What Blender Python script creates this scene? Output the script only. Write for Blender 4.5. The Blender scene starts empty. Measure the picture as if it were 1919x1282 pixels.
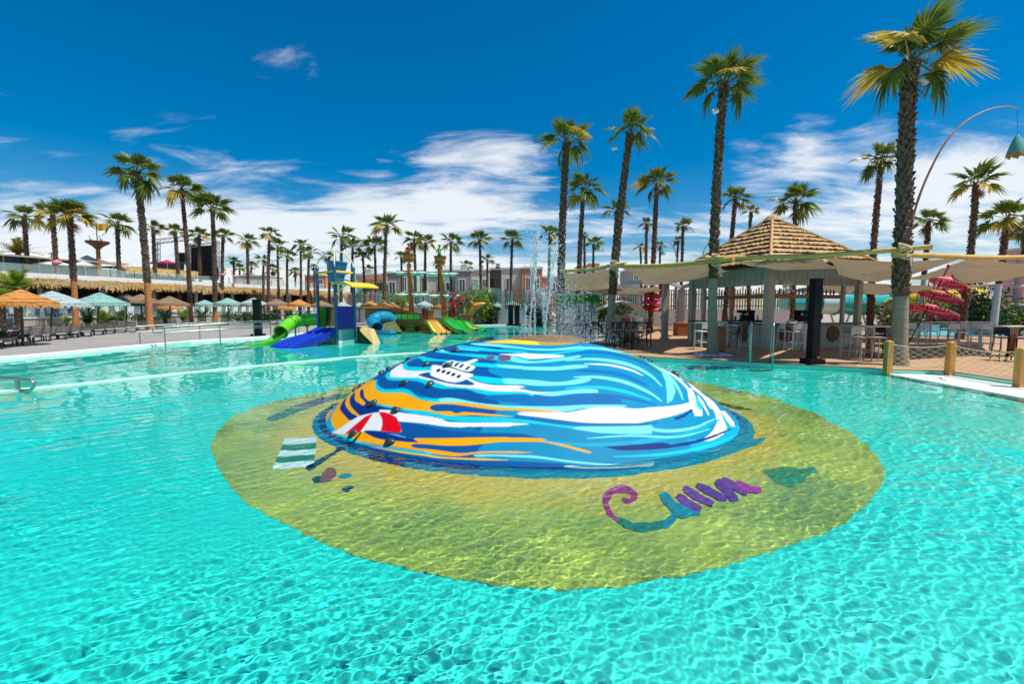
import bpy, bmesh, math, random
import numpy as np
from mathutils import Vector, Matrix, Euler
from mathutils.geometry import tessellate_polygon

scene = bpy.context.scene
COL = scene.collection
R = math.radians

# ------------------------------------------------------------------ camera
CAM_H = 1.9
PITCH = 4.42
cam_data = bpy.data.cameras.new('camera')
cam_data.lens = 16.0
cam_data.sensor_width = 36.0
cam_data.clip_start = 0.05
cam_data.clip_end = 3000.0
cam = bpy.data.objects.new('camera', cam_data)
COL.objects.link(cam)
cam.location = (0, 0, CAM_H)
cam.rotation_euler = (R(90 - PITCH), 0, 0)
scene.camera = cam

# ------------------------------------------------------------------ sky
SUN = Vector((0.42, -0.13, 0.90)).normalized()
SUN_ELEV = math.asin(SUN.z)
SUN_AZ = math.atan2(SUN.x, SUN.y)
world = bpy.data.worlds.new('World')
scene.world = world
world.use_nodes = True
wn = world.node_tree.nodes
wl = world.node_tree.links
wn.clear()
w_out = wn.new('ShaderNodeOutputWorld')
w_bg = wn.new('ShaderNodeBackground')
w_bg.inputs['Strength'].default_value = 0.078
sky = wn.new('ShaderNodeTexSky')
sky.sky_type = 'NISHITA'
sky.sun_disc = False
sky.sun_elevation = SUN_ELEV
sky.sun_rotation = SUN_AZ
sky.altitude = 0.0
sky.air_density = 1.0
sky.dust_density = 0.6
sky.ozone_density = 3.0
w_hsv = wn.new('ShaderNodeHueSaturation')
w_hsv.inputs['Hue'].default_value = 0.496
w_hsv.inputs['Saturation'].default_value = 1.6
w_hsv.inputs['Value'].default_value = 1.16
wl.new(sky.outputs[0], w_hsv.inputs['Color'])
tc = wn.new('ShaderNodeTexCoord')
sep = wn.new('ShaderNodeSeparateXYZ')
wl.new(tc.outputs['Generated'], sep.inputs[0])
def wmath(op, a, b=None, clamp=False):
    n = wn.new('ShaderNodeMath'); n.operation = op; n.use_clamp = clamp
    for i, v in enumerate((a, b)):
        if v is None: continue
        if isinstance(v, (int, float)): n.inputs[i].default_value = v
        else: wl.new(v, n.inputs[i])
    return n.outputs[0]
# clouds lie on a plane overhead: direction / height gives their perspective
zc = wmath('MAXIMUM', sep.outputs['Z'], 0.0)
zden = wmath('ADD', zc, 0.14)
ux = wmath('DIVIDE', sep.outputs['X'], zden)
uy = wmath('DIVIDE', sep.outputs['Y'], zden)
comb = wn.new('ShaderNodeCombineXYZ')
wl.new(ux, comb.inputs[0]); wl.new(uy, comb.inputs[1])
cmap = wn.new('ShaderNodeMapping')
cmap.inputs['Rotation'].default_value = (0, 0, R(-18))
cmap.inputs['Scale'].default_value = (0.55, 1.25, 1.0)
cmap.inputs['Location'].default_value = (3.2, 1.15, 0)
wl.new(comb.outputs[0], cmap.inputs[0])
cn1 = wn.new('ShaderNodeTexNoise')
cn1.inputs['Scale'].default_value = 0.9; cn1.inputs['Detail'].default_value = 9
cn1.inputs['Roughness'].default_value = 0.56; cn1.inputs['Distortion'].default_value = 0.35
wl.new(cmap.outputs[0], cn1.inputs['Vector'])
# cover thickens towards the horizon
low = wn.new('ShaderNodeMapRange'); low.clamp = True; low.interpolation_type = 'SMOOTHSTEP'
low.inputs['From Min'].default_value = 0.08; low.inputs['From Max'].default_value = 0.44
low.inputs['To Min'].default_value = 0.10; low.inputs['To Max'].default_value = -0.24
wl.new(sep.outputs['Z'], low.inputs['Value'])
cn2 = wn.new('ShaderNodeTexNoise')
cn2.inputs['Scale'].default_value = 3.4; cn2.inputs['Detail'].default_value = 12
cn2.inputs['Roughness'].default_value = 0.62; cn2.inputs['Distortion'].default_value = 0.6
wl.new(cmap.outputs[0], cn2.inputs['Vector'])
fine = wmath('MULTIPLY', wmath('SUBTRACT', cn2.outputs[0], 0.5), 0.62)
cv = wmath('ADD', wmath('ADD', cn1.outputs[0], fine), low.outputs[0])
# a few separate clouds: broad soft patches round a direction raise the cover
for (ax, ay, az_), half, gain in (((-0.486,1.042,0.508), 6.5, 0.125), ((0.58,1.03,0.345), 6.5, 0.15), ((0.72,1.03,0.37), 6.0, 0.13), ((1.05,1.03,0.36), 11.0, 0.13), ((-0.07,1.027,0.31), 10.0, 0.13), ((-0.24,1.027,0.24), 11.0, 0.09), ((-0.62,1.02,0.23), 14.0, 0.09), ((-0.98,1.02,0.22), 12.0, 0.07)):
    d0 = Vector((ax, ay, az_)).normalized()
    dt = wn.new('ShaderNodeVectorMath'); dt.operation = 'DOT_PRODUCT'; dt.inputs[1].default_value = d0
    nz = wn.new('ShaderNodeVectorMath'); nz.operation = 'NORMALIZE'
    wl.new(tc.outputs['Generated'], nz.inputs[0]); wl.new(nz.outputs[0], dt.inputs[0])
    mr = wn.new('ShaderNodeMapRange'); mr.clamp = True; mr.interpolation_type = 'SMOOTHSTEP'
    mr.inputs['From Min'].default_value = math.cos(R(half)); mr.inputs['From Max'].default_value = math.cos(R(half*0.15))
    mr.inputs['To Max'].default_value = gain
    wl.new(dt.outputs['Value'], mr.inputs['Value'])
    cv = wmath('ADD', cv, mr.outputs[0])
cr = wn.new('ShaderNodeMapRange'); cr.clamp = True; cr.interpolation_type = 'SMOOTHSTEP'
cr.inputs['From Min'].default_value = 0.45; cr.inputs['From Max'].default_value = 0.72
cr.inputs['To Max'].default_value = 0.86
wl.new(cv, cr.inputs['Value'])
cmix = wn.new('ShaderNodeMix'); cmix.data_type = 'RGBA'
cmix.inputs['B'].default_value = (9.6, 9.9, 10.2, 1)
wl.new(cr.outputs[0], cmix.inputs['Factor'])
wl.new(w_hsv.outputs[0], cmix.inputs['A'])
wl.new(cmix.outputs['Result'], w_bg.inputs['Color'])
wl.new(w_bg.outputs[0], w_out.inputs['Surface'])

# ------------------------------------------------------------------ sun
sun_data = bpy.data.lights.new('sun', 'SUN')
sun_data.energy = 4.9
sun_data.angle = R(0.53)
sun_data.color = (1.0, 0.95, 0.86)
sun = bpy.data.objects.new('sun', sun_data)
COL.objects.link(sun)
sun.location = SUN * 60
sun.rotation_euler = SUN.to_track_quat('Z', 'Y').to_euler()

scene.view_settings.view_transform = 'Standard'
scene.view_settings.look = 'None'
scene.view_settings.exposure = 0.36
scene.view_settings.gamma = 1.0
scene.view_settings.use_curve_mapping = False
cy = scene.cycles
cy.max_bounces = 8
cy.diffuse_bounces = 3
cy.glossy_bounces = 3
cy.transmission_bounces = 6
cy.transparent_max_bounces = 12
cy.caustics_reflective = False
cy.caustics_refractive = True
cy.sample_clamp_indirect = 4.0
cy.use_denoising = True

# ================================================================== helpers
F_PX = 1919 * 16.0 / 36.0
_p = R(PITCH)
def ray(px, py):
    x = (px - 959.5) / F_PX; u = (641 - py) / F_PX
    return Vector((x, math.cos(_p) + u * math.sin(_p), -math.sin(_p) + u * math.cos(_p)))
def P(px, py, z=0.0):
    """the point at height z that the photograph shows at px, py"""
    d = ray(px, py); t = (z - CAM_H) / d.z
    return Vector((d.x * t, d.y * t, z))
def D(px, py, y):
    """the point at distance y that the photograph shows at px, py"""
    d = ray(px, py); t = y / d.y
    return Vector((d.x * t, y, CAM_H + d.z * t))
def proj_np(X, Y, Z):
    z = Z - CAM_H
    d = Y * math.cos(_p) - z * math.sin(_p); u = z * math.cos(_p) + Y * math.sin(_p)
    d = np.where(np.abs(d) < 1e-4, 1e-4, d)
    return 959.5 + F_PX * X / d, 641 - F_PX * u / d

def lin(c):
    out = []
    for v in c[:3]:
        v = v / 255.0
        out.append(v / 12.92 if v <= 0.04045 else ((v + 0.055) / 1.055) ** 2.4)
    return tuple(out)

_mats = {}
def mat(name, color, rough=0.6, var=0.12, scale=6.0, bump=0.0, bscale=40.0, metal=0.0, color2=None, stretch=(1, 1, 1),
        trans=0.0, coat=0.0, spec=0.5, emit=0.0, attr=None, alpha=1.0, dirt=0.0):
    """procedural surface: base colour broken up by two noises, fine relief, optional translucency for thin leaves and cloth"""
    if name in _mats: return _mats[name]
    m = bpy.data.materials.new(name); m.use_nodes = True
    nt = m.node_tree; n = nt.nodes; l = nt.links
    b = n['Principled BSDF']; out = n['Material Output']
    b.inputs['Roughness'].default_value = rough
    b.inputs['Metallic'].default_value = metal
    b.inputs['Specular IOR Level'].default_value = spec
    b.inputs['Coat Weight'].default_value = coat
    b.inputs['Coat Roughness'].default_value = 0.1
    b.inputs['Alpha'].default_value = alpha
    t = n.new('ShaderNodeTexCoord')
    mp = n.new('ShaderNodeMapping'); mp.inputs['Scale'].default_value = stretch
    l.new(t.outputs['Object'], mp.inputs[0])
    no = n.new('ShaderNodeTexNoise'); no.inputs['Scale'].default_value = scale; no.inputs['Detail'].default_value = 5
    no.inputs['Roughness'].default_value = 0.62
    l.new(mp.outputs[0], no.inputs['Vector'])
    r = n.new('ShaderNodeMapRange'); r.inputs['From Min'].default_value = 0.3; r.inputs['From Max'].default_value = 0.7
    l.new(no.outputs[0], r.inputs['Value'])
    mx = n.new('ShaderNodeMix'); mx.data_type = 'RGBA'
    l.new(r.outputs[0], mx.inputs['Factor'])
    c = tuple(color[:3]); c2 = tuple(color2[:3]) if color2 else None
    if attr:
        at = n.new('ShaderNodeAttribute'); at.attribute_name = attr
        dk = n.new('ShaderNodeMix'); dk.data_type = 'RGBA'; dk.blend_type = 'MULTIPLY'; dk.inputs['Factor'].default_value = 1.0
        l.new(at.outputs['Color'], dk.inputs['A']); dk.inputs['B'].default_value = (1 - var, 1 - var, 1 - var, 1)
        l.new(dk.outputs['Result'], mx.inputs['A']); l.new(at.outputs['Color'], mx.inputs['B'])
    else:
        mx.inputs['A'].default_value = (*(v * (1 - var) for v in c), 1)
        mx.inputs['B'].default_value = (*((v * (1 + var)) for v in (c2 or c)), 1)
    colout = mx.outputs['Result']
    if dirt > 0:
        n2 = n.new('ShaderNodeTexNoise'); n2.inputs['Scale'].default_value = scale * 0.35; n2.inputs['Detail'].default_value = 8
        n2.inputs['Roughness'].default_value = 0.7
        l.new(t.outputs['Object'], n2.inputs['Vector'])
        r2 = n.new('ShaderNodeMapRange'); r2.inputs['From Min'].default_value = 0.5; r2.inputs['From Max'].default_value = 0.75
        r2.inputs['To Max'].default_value = dirt
        l.new(n2.outputs[0], r2.inputs['Value'])
        m2 = n.new('ShaderNodeMix'); m2.data_type = 'RGBA'; m2.blend_type = 'MULTIPLY'
        m2.inputs['B'].default_value = (0.35, 0.30, 0.24, 1)
        l.new(r2.outputs[0], m2.inputs['Factor']); l.new(colout, m2.inputs['A']); colout = m2.outputs['Result']
    l.new(colout, b.inputs['Base Color'])
    if emit: 
        b.inputs['Emission Color'].default_value = (*c, 1); b.inputs['Emission Strength'].default_value = emit
    if bump > 0:
        nb = n.new('ShaderNodeTexNoise'); nb.inputs['Scale'].default_value = bscale; nb.inputs['Detail'].default_value = 4
        l.new(mp.outputs[0], nb.inputs['Vector'])
        bp = n.new('ShaderNodeBump'); bp.inputs['Strength'].default_value = bump; bp.inputs['Distance'].default_value = 0.02
        l.new(nb.outputs[0], bp.inputs['Height']); l.new(bp.outputs[0], b.inputs['Normal'])
    if trans > 0:
        tr = n.new('ShaderNodeBsdfTranslucent'); l.new(colout, tr.inputs['Color'])
        ms = n.new('ShaderNodeMixShader'); ms.inputs[0].default_value = trans
        l.new(b.outputs[0], ms.inputs[1]); l.new(tr.outputs[0], ms.inputs[2]); l.new(ms.outputs[0], out.inputs['Surface'])
    _mats[name] = m
    return m

class MB:
    """collects simple shapes; build() links them as ONE mesh object"""
    def __init__(s): s.v = []; s.f = []; s.mi = []; s.k = 0
    def add(s, v, f, M=None):
        o = len(s.v)
        if M is not None: v = [M @ Vector(q) for q in v]
        s.v += [tuple(q) for q in v]
        s.f += [tuple(i + o for i in q) for q in f]
        s.mi += [s.k] * len(f)
        return s
    def box(s, a, b, M=None):
        x0, y0, z0 = a; x1, y1, z1 = b
        return s.add([(x0,y0,z0),(x1,y0,z0),(x1,y1,z0),(x0,y1,z0),(x0,y0,z1),(x1,y0,z1),(x1,y1,z1),(x0,y1,z1)],
              [(0,3,2,1),(4,5,6,7),(0,1,5,4),(1,2,6,5),(2,3,7,6),(3,0,4,7)], M)
    def cbox(s, c, d, M=None, rz=0.0):
        mm = Matrix.Translation(Vector(c)) @ Matrix.Rotation(rz, 4, 'Z')
        if M is not None: mm = M @ mm
        return s.box((-d[0]/2,-d[1]/2,-d[2]/2),(d[0]/2,d[1]/2,d[2]/2), mm)
    def bar(s, a, b, w, h=None, up=(0,0,1)):
        """rectangular bar from a to b"""
        a = Vector(a); b = Vector(b); h = h or w; d = (b - a)
        L = d.length
        if L < 1e-6: return s
        d /= L; u = Vector(up)
        if abs(d.dot(u)) > 0.98: u = Vector((0, 1, 0))
        x = d.cross(u).normalized(); z = x.cross(d)
        vs = []
        for q in (a, b):
            for i, j in ((-1,-1),(1,-1),(1,1),(-1,1)): vs.append(q + x*(i*w/2) + z*(j*h/2))
        return s.add(vs, [(0,1,2,3),(7,6,5,4),(0,4,5,1),(1,5,6,2),(2,6,7,3),(3,7,4,0)])
    def tube(s, pts, r, n=8, cap=True, closed=False):
        pts = [Vector(q) for q in pts]; N = len(pts)
        rs = r if isinstance(r, (list, tuple)) else [r] * N
        vs = []; prev = None
        for i, q in enumerate(pts):
            t = (pts[min(i+1, N-1)] - pts[max(i-1, 0)])
            if closed: t = pts[(i+1) % N] - pts[i-1]
            if t.length < 1e-9: t = Vector((0,0,1))
            t.normalize()
            if prev is None:
                u = Vector((1,0,0)) if abs(t.x) < 0.9 else Vector((0,1,0))
                u = (u - t * u.dot(t)).normalized()
            else:
                u = (prev - t * prev.dot(t))
                u = u.normalized() if u.length > 1e-6 else prev
            prev = u; w = t.cross(u)
            for k in range(n):
                a = 2 * math.pi * k / n
                vs.append(q + (u * math.cos(a) + w * math.sin(a)) * rs[i])
        fs = []
        for i in range(N if closed else N - 1):
            j = (i + 1) % N
            for k in range(n):
                k2 = (k + 1) % n
                fs.append((i*n+k, i*n+k2, j*n+k2, j*n+k))
        if cap and not closed:
            fs.append(tuple(range(n-1, -1, -1))); fs.append(tuple((N-1)*n + k for k in range(n)))
        return s.add(vs, fs)
    def lathe(s, prof, n=16, c=(0,0,0), M=None, arc=(0, 2*math.pi)):
        vs = []; full = abs(arc[1]-arc[0]-2*math.pi) < 1e-6
        m = n if full else n + 1
        for (r_, z) in prof:
            for k in range(m):
                a = arc[0] + (arc[1]-arc[0]) * k / n
                vs.append((c[0] + r_*math.cos(a), c[1] + r_*math.sin(a), c[2] + z))
        fs = []
        for i in range(len(prof)-1):
            for k in range(n):
                k2 = (k+1) % m
                fs.append((i*m+k, i*m+k2, (i+1)*m+k2, (i+1)*m+k))
        return s.add(vs, fs, M)
    def prism(s, poly, z0, z1, M=None):
        n = len(poly)
        vs = [(x,y,z0) for x,y in poly] + [(x,y,z1) for x,y in poly]
        fs = [tuple(range(n-1,-1,-1)), tuple(range(n, 2*n))]
        fs += [(i, (i+1)%n, n+(i+1)%n, n+i) for i in range(n)]
        return s.add(vs, fs, M)
    def ball(s, c, r, n=10, m=6, M=None):
        rx, ry, rz = r if isinstance(r, (tuple, list)) else (r, r, r)
        vs = [(c[0],c[1],c[2]-rz)]
        for i in range(1, m):
            ph = -math.pi/2 + math.pi*i/m
            for k in range(n):
                a = 2*math.pi*k/n
                vs.append((c[0]+rx*math.cos(ph)*math.cos(a), c[1]+ry*math.cos(ph)*math.sin(a), c[2]+rz*math.sin(ph)))
        vs.append((c[0],c[1],c[2]+rz)); T = len(vs)-1
        fs = [(0, 1+(k+1)%n, 1+k) for k in range(n)]
        for i in range(m-2):
            for k in range(n):
                a = 1+i*n+k; b = 1+i*n+(k+1)%n
                fs.append((a, b, b+n, a+n))
        fs += [(T, 1+(m-2)*n+k, 1+(m-2)*n+(k+1)%n) for k in range(n)]
        return s.add(vs, fs, M)
    def quad(s, a, b, c, d): return s.add([a,b,c,d], [(0,1,2,3)])
    def tri(s, a, b, c): return s.add([a,b,c], [(0,1,2)])
    def mesh(s, name, mats, smooth=False):
        me = bpy.data.meshes.new(name)
        me.from_pydata(s.v, [], s.f)
        for q in (mats if isinstance(mats, (list, tuple)) else [mats]): me.materials.append(q)
        if any(s.mi): me.polygons.foreach_set('material_index', s.mi)
        if smooth:
            me.polygons.foreach_set('use_smooth', [True]*len(me.polygons))
            if smooth is not True: me.set_sharp_from_angle(angle=R(smooth))
        me.update()
        return me
    def build(s, name, mats, parent=None, smooth=False, M=None):
        return link(name, s.mesh(name, mats, smooth), parent, M)

def link(name, data, parent=None, M=None):
    o = bpy.data.objects.new(name, data); COL.objects.link(o)
    if parent is not None: o.parent = parent
    if M is not None: o.matrix_local = M if isinstance(M, Matrix) else Matrix.Translation(Vector(M))
    return o
def tag(o, label, cat, group=None, kind=None):
    o['label'] = label; o['category'] = cat
    if group: o['group'] = group
    if kind: o['kind'] = kind
    return o
def thing(name, label, cat, loc=(0,0,0), rz=0.0, group=None):
    o = bpy.data.objects.new(name, None); COL.objects.link(o)
    o.empty_display_size = 0.2
    o.location = loc; o.rotation_euler = (0, 0, rz)
    return tag(o, label, cat, group)
def struct(o): o['kind'] = 'structure'; return o
def stuff(o): o['kind'] = 'stuff'; return o
def dup(root, loc=None, rz=None, label=None, group=None, scale=None, swap=None):
    """a copy of a thing with copies of its parts and sub-parts; swap = {old material: new material} by object slot"""
    kids = {}
    def cp(o, par):
        c = o.copy(); COL.objects.link(c)
        if par is not None: c.parent = par
        if swap and c.type == 'MESH':
            for i, sl in enumerate(c.material_slots):
                if sl.material and sl.material.name in swap:
                    sl.link = 'OBJECT'; sl.material = swap[sl.material.name]
        for ch in _children(o): cp(ch, c)
        return c
    r = cp(root, None)
    if loc is not None: r.location = loc
    if rz is not None: r.rotation_euler = (0, 0, rz)
    if scale is not None: r.scale = (scale,)*3 if isinstance(scale, (int, float)) else scale
    if label: r['label'] = label
    if group: r['group'] = group
    return r
_child_cache = {}
def _children(o):
    return list(o.children)

def smooth_poly(pts, k=4, closed=True):
    """Catmull-Rom through the points"""
    n = len(pts); out = []
    rng_ = range(n if closed else n-1)
    for i in rng_:
        g = (lambda j: pts[j % n]) if closed else (lambda j: pts[min(max(j,0),n-1)])
        p0, p1, p2, p3 = (Vector(g(i+j)) for j in (-1,0,1,2))
        for s_ in range(k):
            t = s_/k
            out.append(tuple(0.5*((2*p1)+(p2-p0)*t+(2*p0-5*p1+4*p2-p3)*t*t+(3*p1-p0-3*p2+p3)*t**3)))
    if not closed: out.append(tuple(pts[-1]))
    return out
def inside(poly, X, Y):
    poly = np.asarray(poly, float); res = np.zeros(X.shape, bool)
    x0, y0 = poly[:,0].min(), poly[:,1].min(); x1, y1 = poly[:,0].max(), poly[:,1].max()
    sel = (X >= x0) & (X <= x1) & (Y >= y0) & (Y <= y1)
    if not sel.any(): return res
    xs, ys = X[sel], Y[sel]; r_ = np.zeros(xs.shape, bool)
    n = len(poly)
    for i in range(n):
        ax, ay = poly[i]; bx, by = poly[(i+1) % n]
        if ay == by: continue
        c = ((ay > ys) != (by > ys))
        r_ ^= c & (xs < (bx-ax)*(ys-ay)/(by-ay)+ax)
    res[sel] = r_
    return res
def sheet(name, outer, holes, z, m, thick=0.0):
    """flat sheet with holes; outlines are lists of (x, y)"""
    loops = [[Vector((x,y,0)) for x,y in outer]] + [[Vector((x,y,0)) for x,y in h] for h in holes]
    tris = tessellate_polygon(loops)
    pts = [q for lp in loops for q in lp]
    b = MB(); vs = [(q.x,q.y,z) for q in pts]; fs = []
    for t in tris:
        a_, b_, c_ = (pts[i] for i in t)
        if (b_-a_).cross(c_-a_).z < 0: t = (t[0], t[2], t[1])
        fs.append(tuple(t))
    b.add(vs, fs)
    return b.build(name, m)
rnd = random.Random(11)

# ================================================================== the setting: ground, pool, water, decks
M_water = bpy.data.materials.new('pool_water'); M_water.use_nodes = True
_b = M_water.node_tree.nodes['Principled BSDF']
_b.inputs['Transmission Weight'].default_value = 1.0; _b.inputs['Roughness'].default_value = 0.0
_b.inputs['IOR'].default_value = 1.33; _b.inputs['Base Color'].default_value = (1,1,1,1)
sun_data.cycles.is_caustics_light = True
def receives(o): o.cycles.is_caustics_receiver = True; return o

M_floor = mat('pool_paint', (0.010, 0.77, 0.63), rough=0.55, var=0.04, scale=0.7)
M_wallp = mat('pool_wall_paint', (0.32, 0.74, 0.56), rough=0.5, var=0.07, scale=2.0)
M_cope = mat('white_coping', (0.72, 0.78, 0.74), rough=0.55, var=0.08, scale=3, bump=0.1)
M_deckR = mat('tan_paving', (0.39, 0.235, 0.125), rough=0.75, var=0.12, scale=1.3, bump=0.25, bscale=60, dirt=0.25)
M_deckL = mat('grey_paving', (0.27, 0.25, 0.225), rough=0.8, var=0.08, scale=0.8, bump=0.2, bscale=50, dirt=0.2)
M_ground = mat('sandy_ground', (0.30, 0.27, 0.22), rough=0.9, var=0.2, scale=0.2, bump=0.3, bscale=8)

POOL = [(12.1,-6),(12.15,12.62),(10.66,12.85),(10.6,13.18),(9.5,13.75),(8.28,14.3),(6.87,15.25),(5.22,15.95),(3.7,17.6),
        (2.5,20.5),(2.1,24),(2.2,28),(2.9,33),(4.0,40),(4.3,44.4),(0,45.3),(-4,44.3),(-8,41.5),(-12,36.5),(-14,31),
        (-15.2,26.2),(-16.6,24.2),(-17.2,20.75),(-17.6,17.4),(-18.1,16),(-19.6,12),(-21,6),(-22,-6)]
RIGHT = POOL[:15]; LEFT = POOL[14:]
sheet_o = struct(sheet('ground', [(-600,-40),(600,-40),(600,1200),(-600,1200)], [POOL], 0.06, M_ground))
struct(sheet('bar_deck', RIGHT + [(4.4,49),(60,49),(60,-6)], [], 0.12, M_deckR))
struct(sheet('lounger_deck', LEFT + [(-70,-6),(-70,62),(4.3,62),(4.35,49)], [], 0.10, M_deckL))

# pool floor: shallow over the painted island, deeper outside it
DCX, DCY = 0.28, 8.5
def floor_depth(x, y):
    d = math.hypot((x-DCX)/1.02, (y-DCY)) - 5.2
    t = min(max(d/2.4, 0), 1); t = t*t*(3-2*t)
    return 0.19 + 0.19*t
gx = np.arange(-23, 13.6, 0.35); gy = np.arange(-6.5, 46.5, 0.35)
vs = [(x, y, -floor_depth(x, y)) for y in gy for x in gx]
nx = len(gx)
fs = [(j*nx+i, j*nx+i+1, (j+1)*nx+i+1, (j+1)*nx+i) for j in range(len(gy)-1) for i in range(nx-1)]
b = MB(); b.add(vs, fs)
pool_floor = receives(struct(b.build('pool_floor', M_floor, smooth=True)))
b = MB()
for i in range(len(POOL)):
    (x0,y0),(x1,y1) = POOL[i], POOL[(i+1) % len(POOL)]
    b.quad((x0,y0,-0.95),(x1,y1,-0.95),(x1,y1,0.1),(x0,y0,0.1))
receives(struct(b.build('pool_wall', M_wallp)))
# white wet ledge along the fenced side
b = MB(); b.box((10.62,-6,-0.9),(12.09,12.61,0.012))
b.add([(10.62,12.61,-0.9),(12.09,12.61,-0.9),(10.64,12.84,-0.9),(10.62,12.61,0.012),(12.09,12.61,0.012),(10.64,12.84,0.012)],
      [(0,2,1),(3,4,5),(1,2,5,4),(2,0,3,5)])
M_ledge = mat('white_ledge_paint', (0.78, 0.84, 0.80), rough=0.25, var=0.06, scale=1.5)
receives(struct(b.build('pool_ledge', M_ledge)))
# pale coping along the lounger side
b = MB(); outl = smooth_poly([Vector((x,y,0)) for x,y in LEFT], 4, closed=False)
for i in range(len(outl)-1):
    a_, c_ = Vector(outl[i]), Vector(outl[i+1]); d_ = (c_-a_).normalized(); nrm = Vector((d_.y,-d_.x,0))
    for p_, q_ in ((a_,c_),):
        w0, w1 = -0.06, 0.30
        b.add([p_+nrm*w0+Vector((0,0,-.05)), q_+nrm*w0+Vector((0,0,-.05)), q_+nrm*w0+Vector((0,0,.118)), p_+nrm*w0+Vector((0,0,.118)),
               q_+nrm*w1+Vector((0,0,.135)), p_+nrm*w1+Vector((0,0,.135)), q_+nrm*w1+Vector((0,0,.09)), p_+nrm*w1+Vector((0,0,.09))],
              [(1,0,3,2),(2,3,5,4),(4,5,7,6)])
struct(b.build('pool_coping', M_cope))
# low dividing wall just breaking the water
DIV = smooth_poly([Vector((x,y,0)) for x,y in [(-14.6,6.5),(-12.6,8.9),(-11.43,10.05),(-10.57,11.02),(-9.67,12.4),(-8.45,14.04),(-6.28,16.67),(-4.28,18.3),(-2,19.2),(0.2,19.8),(2.4,20.2)]], 4, closed=False)
b = MB()
for i in range(len(DIV)-1):
    a_, c_ = Vector(DIV[i]), Vector(DIV[i+1])
    d0 = (Vector(DIV[min(i+1,len(DIV)-1)])-Vector(DIV[max(i-1,0)])).normalized(); d1 = (Vector(DIV[min(i+2,len(DIV)-1)])-a_).normalized()
    n0 = Vector((d0.y,-d0.x,0)); n1 = Vector((d1.y,-d1.x,0)); zt = Vector((0,0,0.03)); zb = Vector((0,0,-0.9)); w = .15
    b.add([a_-n0*w+zb,c_-n1*w+zb,c_-n1*w+zt,a_-n0*w+zt,a_+n0*w+zt,c_+n1*w+zt,c_+n1*w+zb,a_+n0*w+zb],[(0,1,2,3),(3,2,5,4),(4,5,6,7)])
M_div = mat('divider_paint', (0.50, 0.80, 0.66), rough=0.4, var=0.08, scale=3)
receives(struct(b.build('pool_dividing_wall', M_div)))

# water surface with real ripples, finest near the photographer
def ripples(X, Y, seed=3):
    g = np.random.default_rng(seed); Z = np.zeros_like(X)
    dist = np.hypot(X, Y)
    for i in range(100):
        lam = 0.038*np.exp(g.uniform(0, 1.75)**1.0); th = g.normal(1.95, 0.42)
        amp = 0.0023*lam*g.uniform(.5, 1.4); k = 2*np.pi/lam
        fade = np.clip(lam*120/np.maximum(dist, 1e-3), 0.0, 1.0)**2
        ph = k*(X*np.cos(th)+Y*np.sin(th)) + g.uniform(0, 6.28) + 1.6*np.sin(k*0.23*(X*np.sin(th)-Y*np.cos(th))+g.uniform(0, 6.28)) + 0.8*np.sin(k*0.11*(X+Y*0.6)+g.uniform(0, 6.28))
        Z += amp*fade*np.sin(ph)
    for i in range(14):
        lam = g.uniform(0.2, 0.6); th = g.normal(1.95, 0.7); k = 2*np.pi/lam
        Z += 0.0030*lam*g.uniform(.5, 1.2)*np.sin(k*(X*np.cos(th)+Y*np.sin(th))+g.uniform(0, 6.28)+1.2*np.sin(k*.2*(X*np.sin(th)-Y*np.cos(th))))
    for i in range(8):
        lam = g.uniform(0.9, 2.6); th = g.uniform(0, 6.28); k = 2*np.pi/lam
        Z += 0.0022*lam*g.uniform(.5, 1.2)*np.sin(k*(X*np.cos(th)+Y*np.sin(th))+g.uniform(0, 6.28))
    Z *= 0.72 + 0.30*np.sin(X*0.9+1.3*np.sin(Y*0.7)+1.0)*np.sin(Y*0.8+0.9*np.sin(X*0.6)) + 0.22*np.sin(X*2.3+Y*1.1)*np.sin(Y*2.7-X*.6+1.7)
    return Z
def water_sector(r0, r1, nr, a0, a1, na):
    r_ = r0*np.exp(np.linspace(0, np.log(r1/r0), nr)) if np.isscalar(nr) else nr
    nr = len(r_); a_ = np.radians(np.linspace(a0, a1, na))
    X = (r_[:,None]*np.sin(a_)).ravel(); Y = (r_[:,None]*np.cos(a_)).ravel()
    Z = ripples(X, Y)
    ii = np.arange(nr*na).reshape(nr, na)
    f = np.stack([ii[:-1,:-1], ii[:-1,1:], ii[1:,1:], ii[1:,:-1]], -1).reshape(-1, 4)
    cx, cyy = X[f].mean(1), Y[f].mean(1)
    keep = inside(np.array(POOL)*1.0, cx, cyy)
    f = f[keep]
    used = np.unique(f); remap = np.full(nr*na, -1); remap[used] = np.arange(len(used))
    return np.stack([X, Y, Z], 1)[used], remap[f]
rings = np.concatenate([1.0*np.exp(np.linspace(0, np.log(2.0), 40))[:-1], 2.0*np.exp(np.linspace(0, np.log(6.0), 500))[:-1], 12.0*np.exp(np.linspace(0, np.log(5.2), 200))])
v1, f1 = water_sector(0, 0, rings, -72, 72, 1020)
v2, f2 = water_sector(1.0, 26, 230, 72, 288, 300)
v3, f3 = water_sector(0.02, 1.0, 90, -180, 180, 220)
vv = np.concatenate([v1, v2, v3]); ff = np.concatenate([f1, f2+len(v1), f3+len(v1)+len(v2)])
me = bpy.data.meshes.new('water')
me.vertices.add(len(vv)); me.vertices.foreach_set('co', vv.astype(np.float32).ravel())
me.loops.add(ff.size); me.loops.foreach_set('vertex_index', ff.astype(np.int32).ravel())
me.polygons.add(len(ff)); me.polygons.foreach_set('loop_start', np.arange(0, ff.size, 4, dtype=np.int32))
me.polygons.foreach_set('loop_total', np.full(len(ff), 4, np.int32)) if hasattr(me.polygons[0], 'loop_total') and False else None
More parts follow.
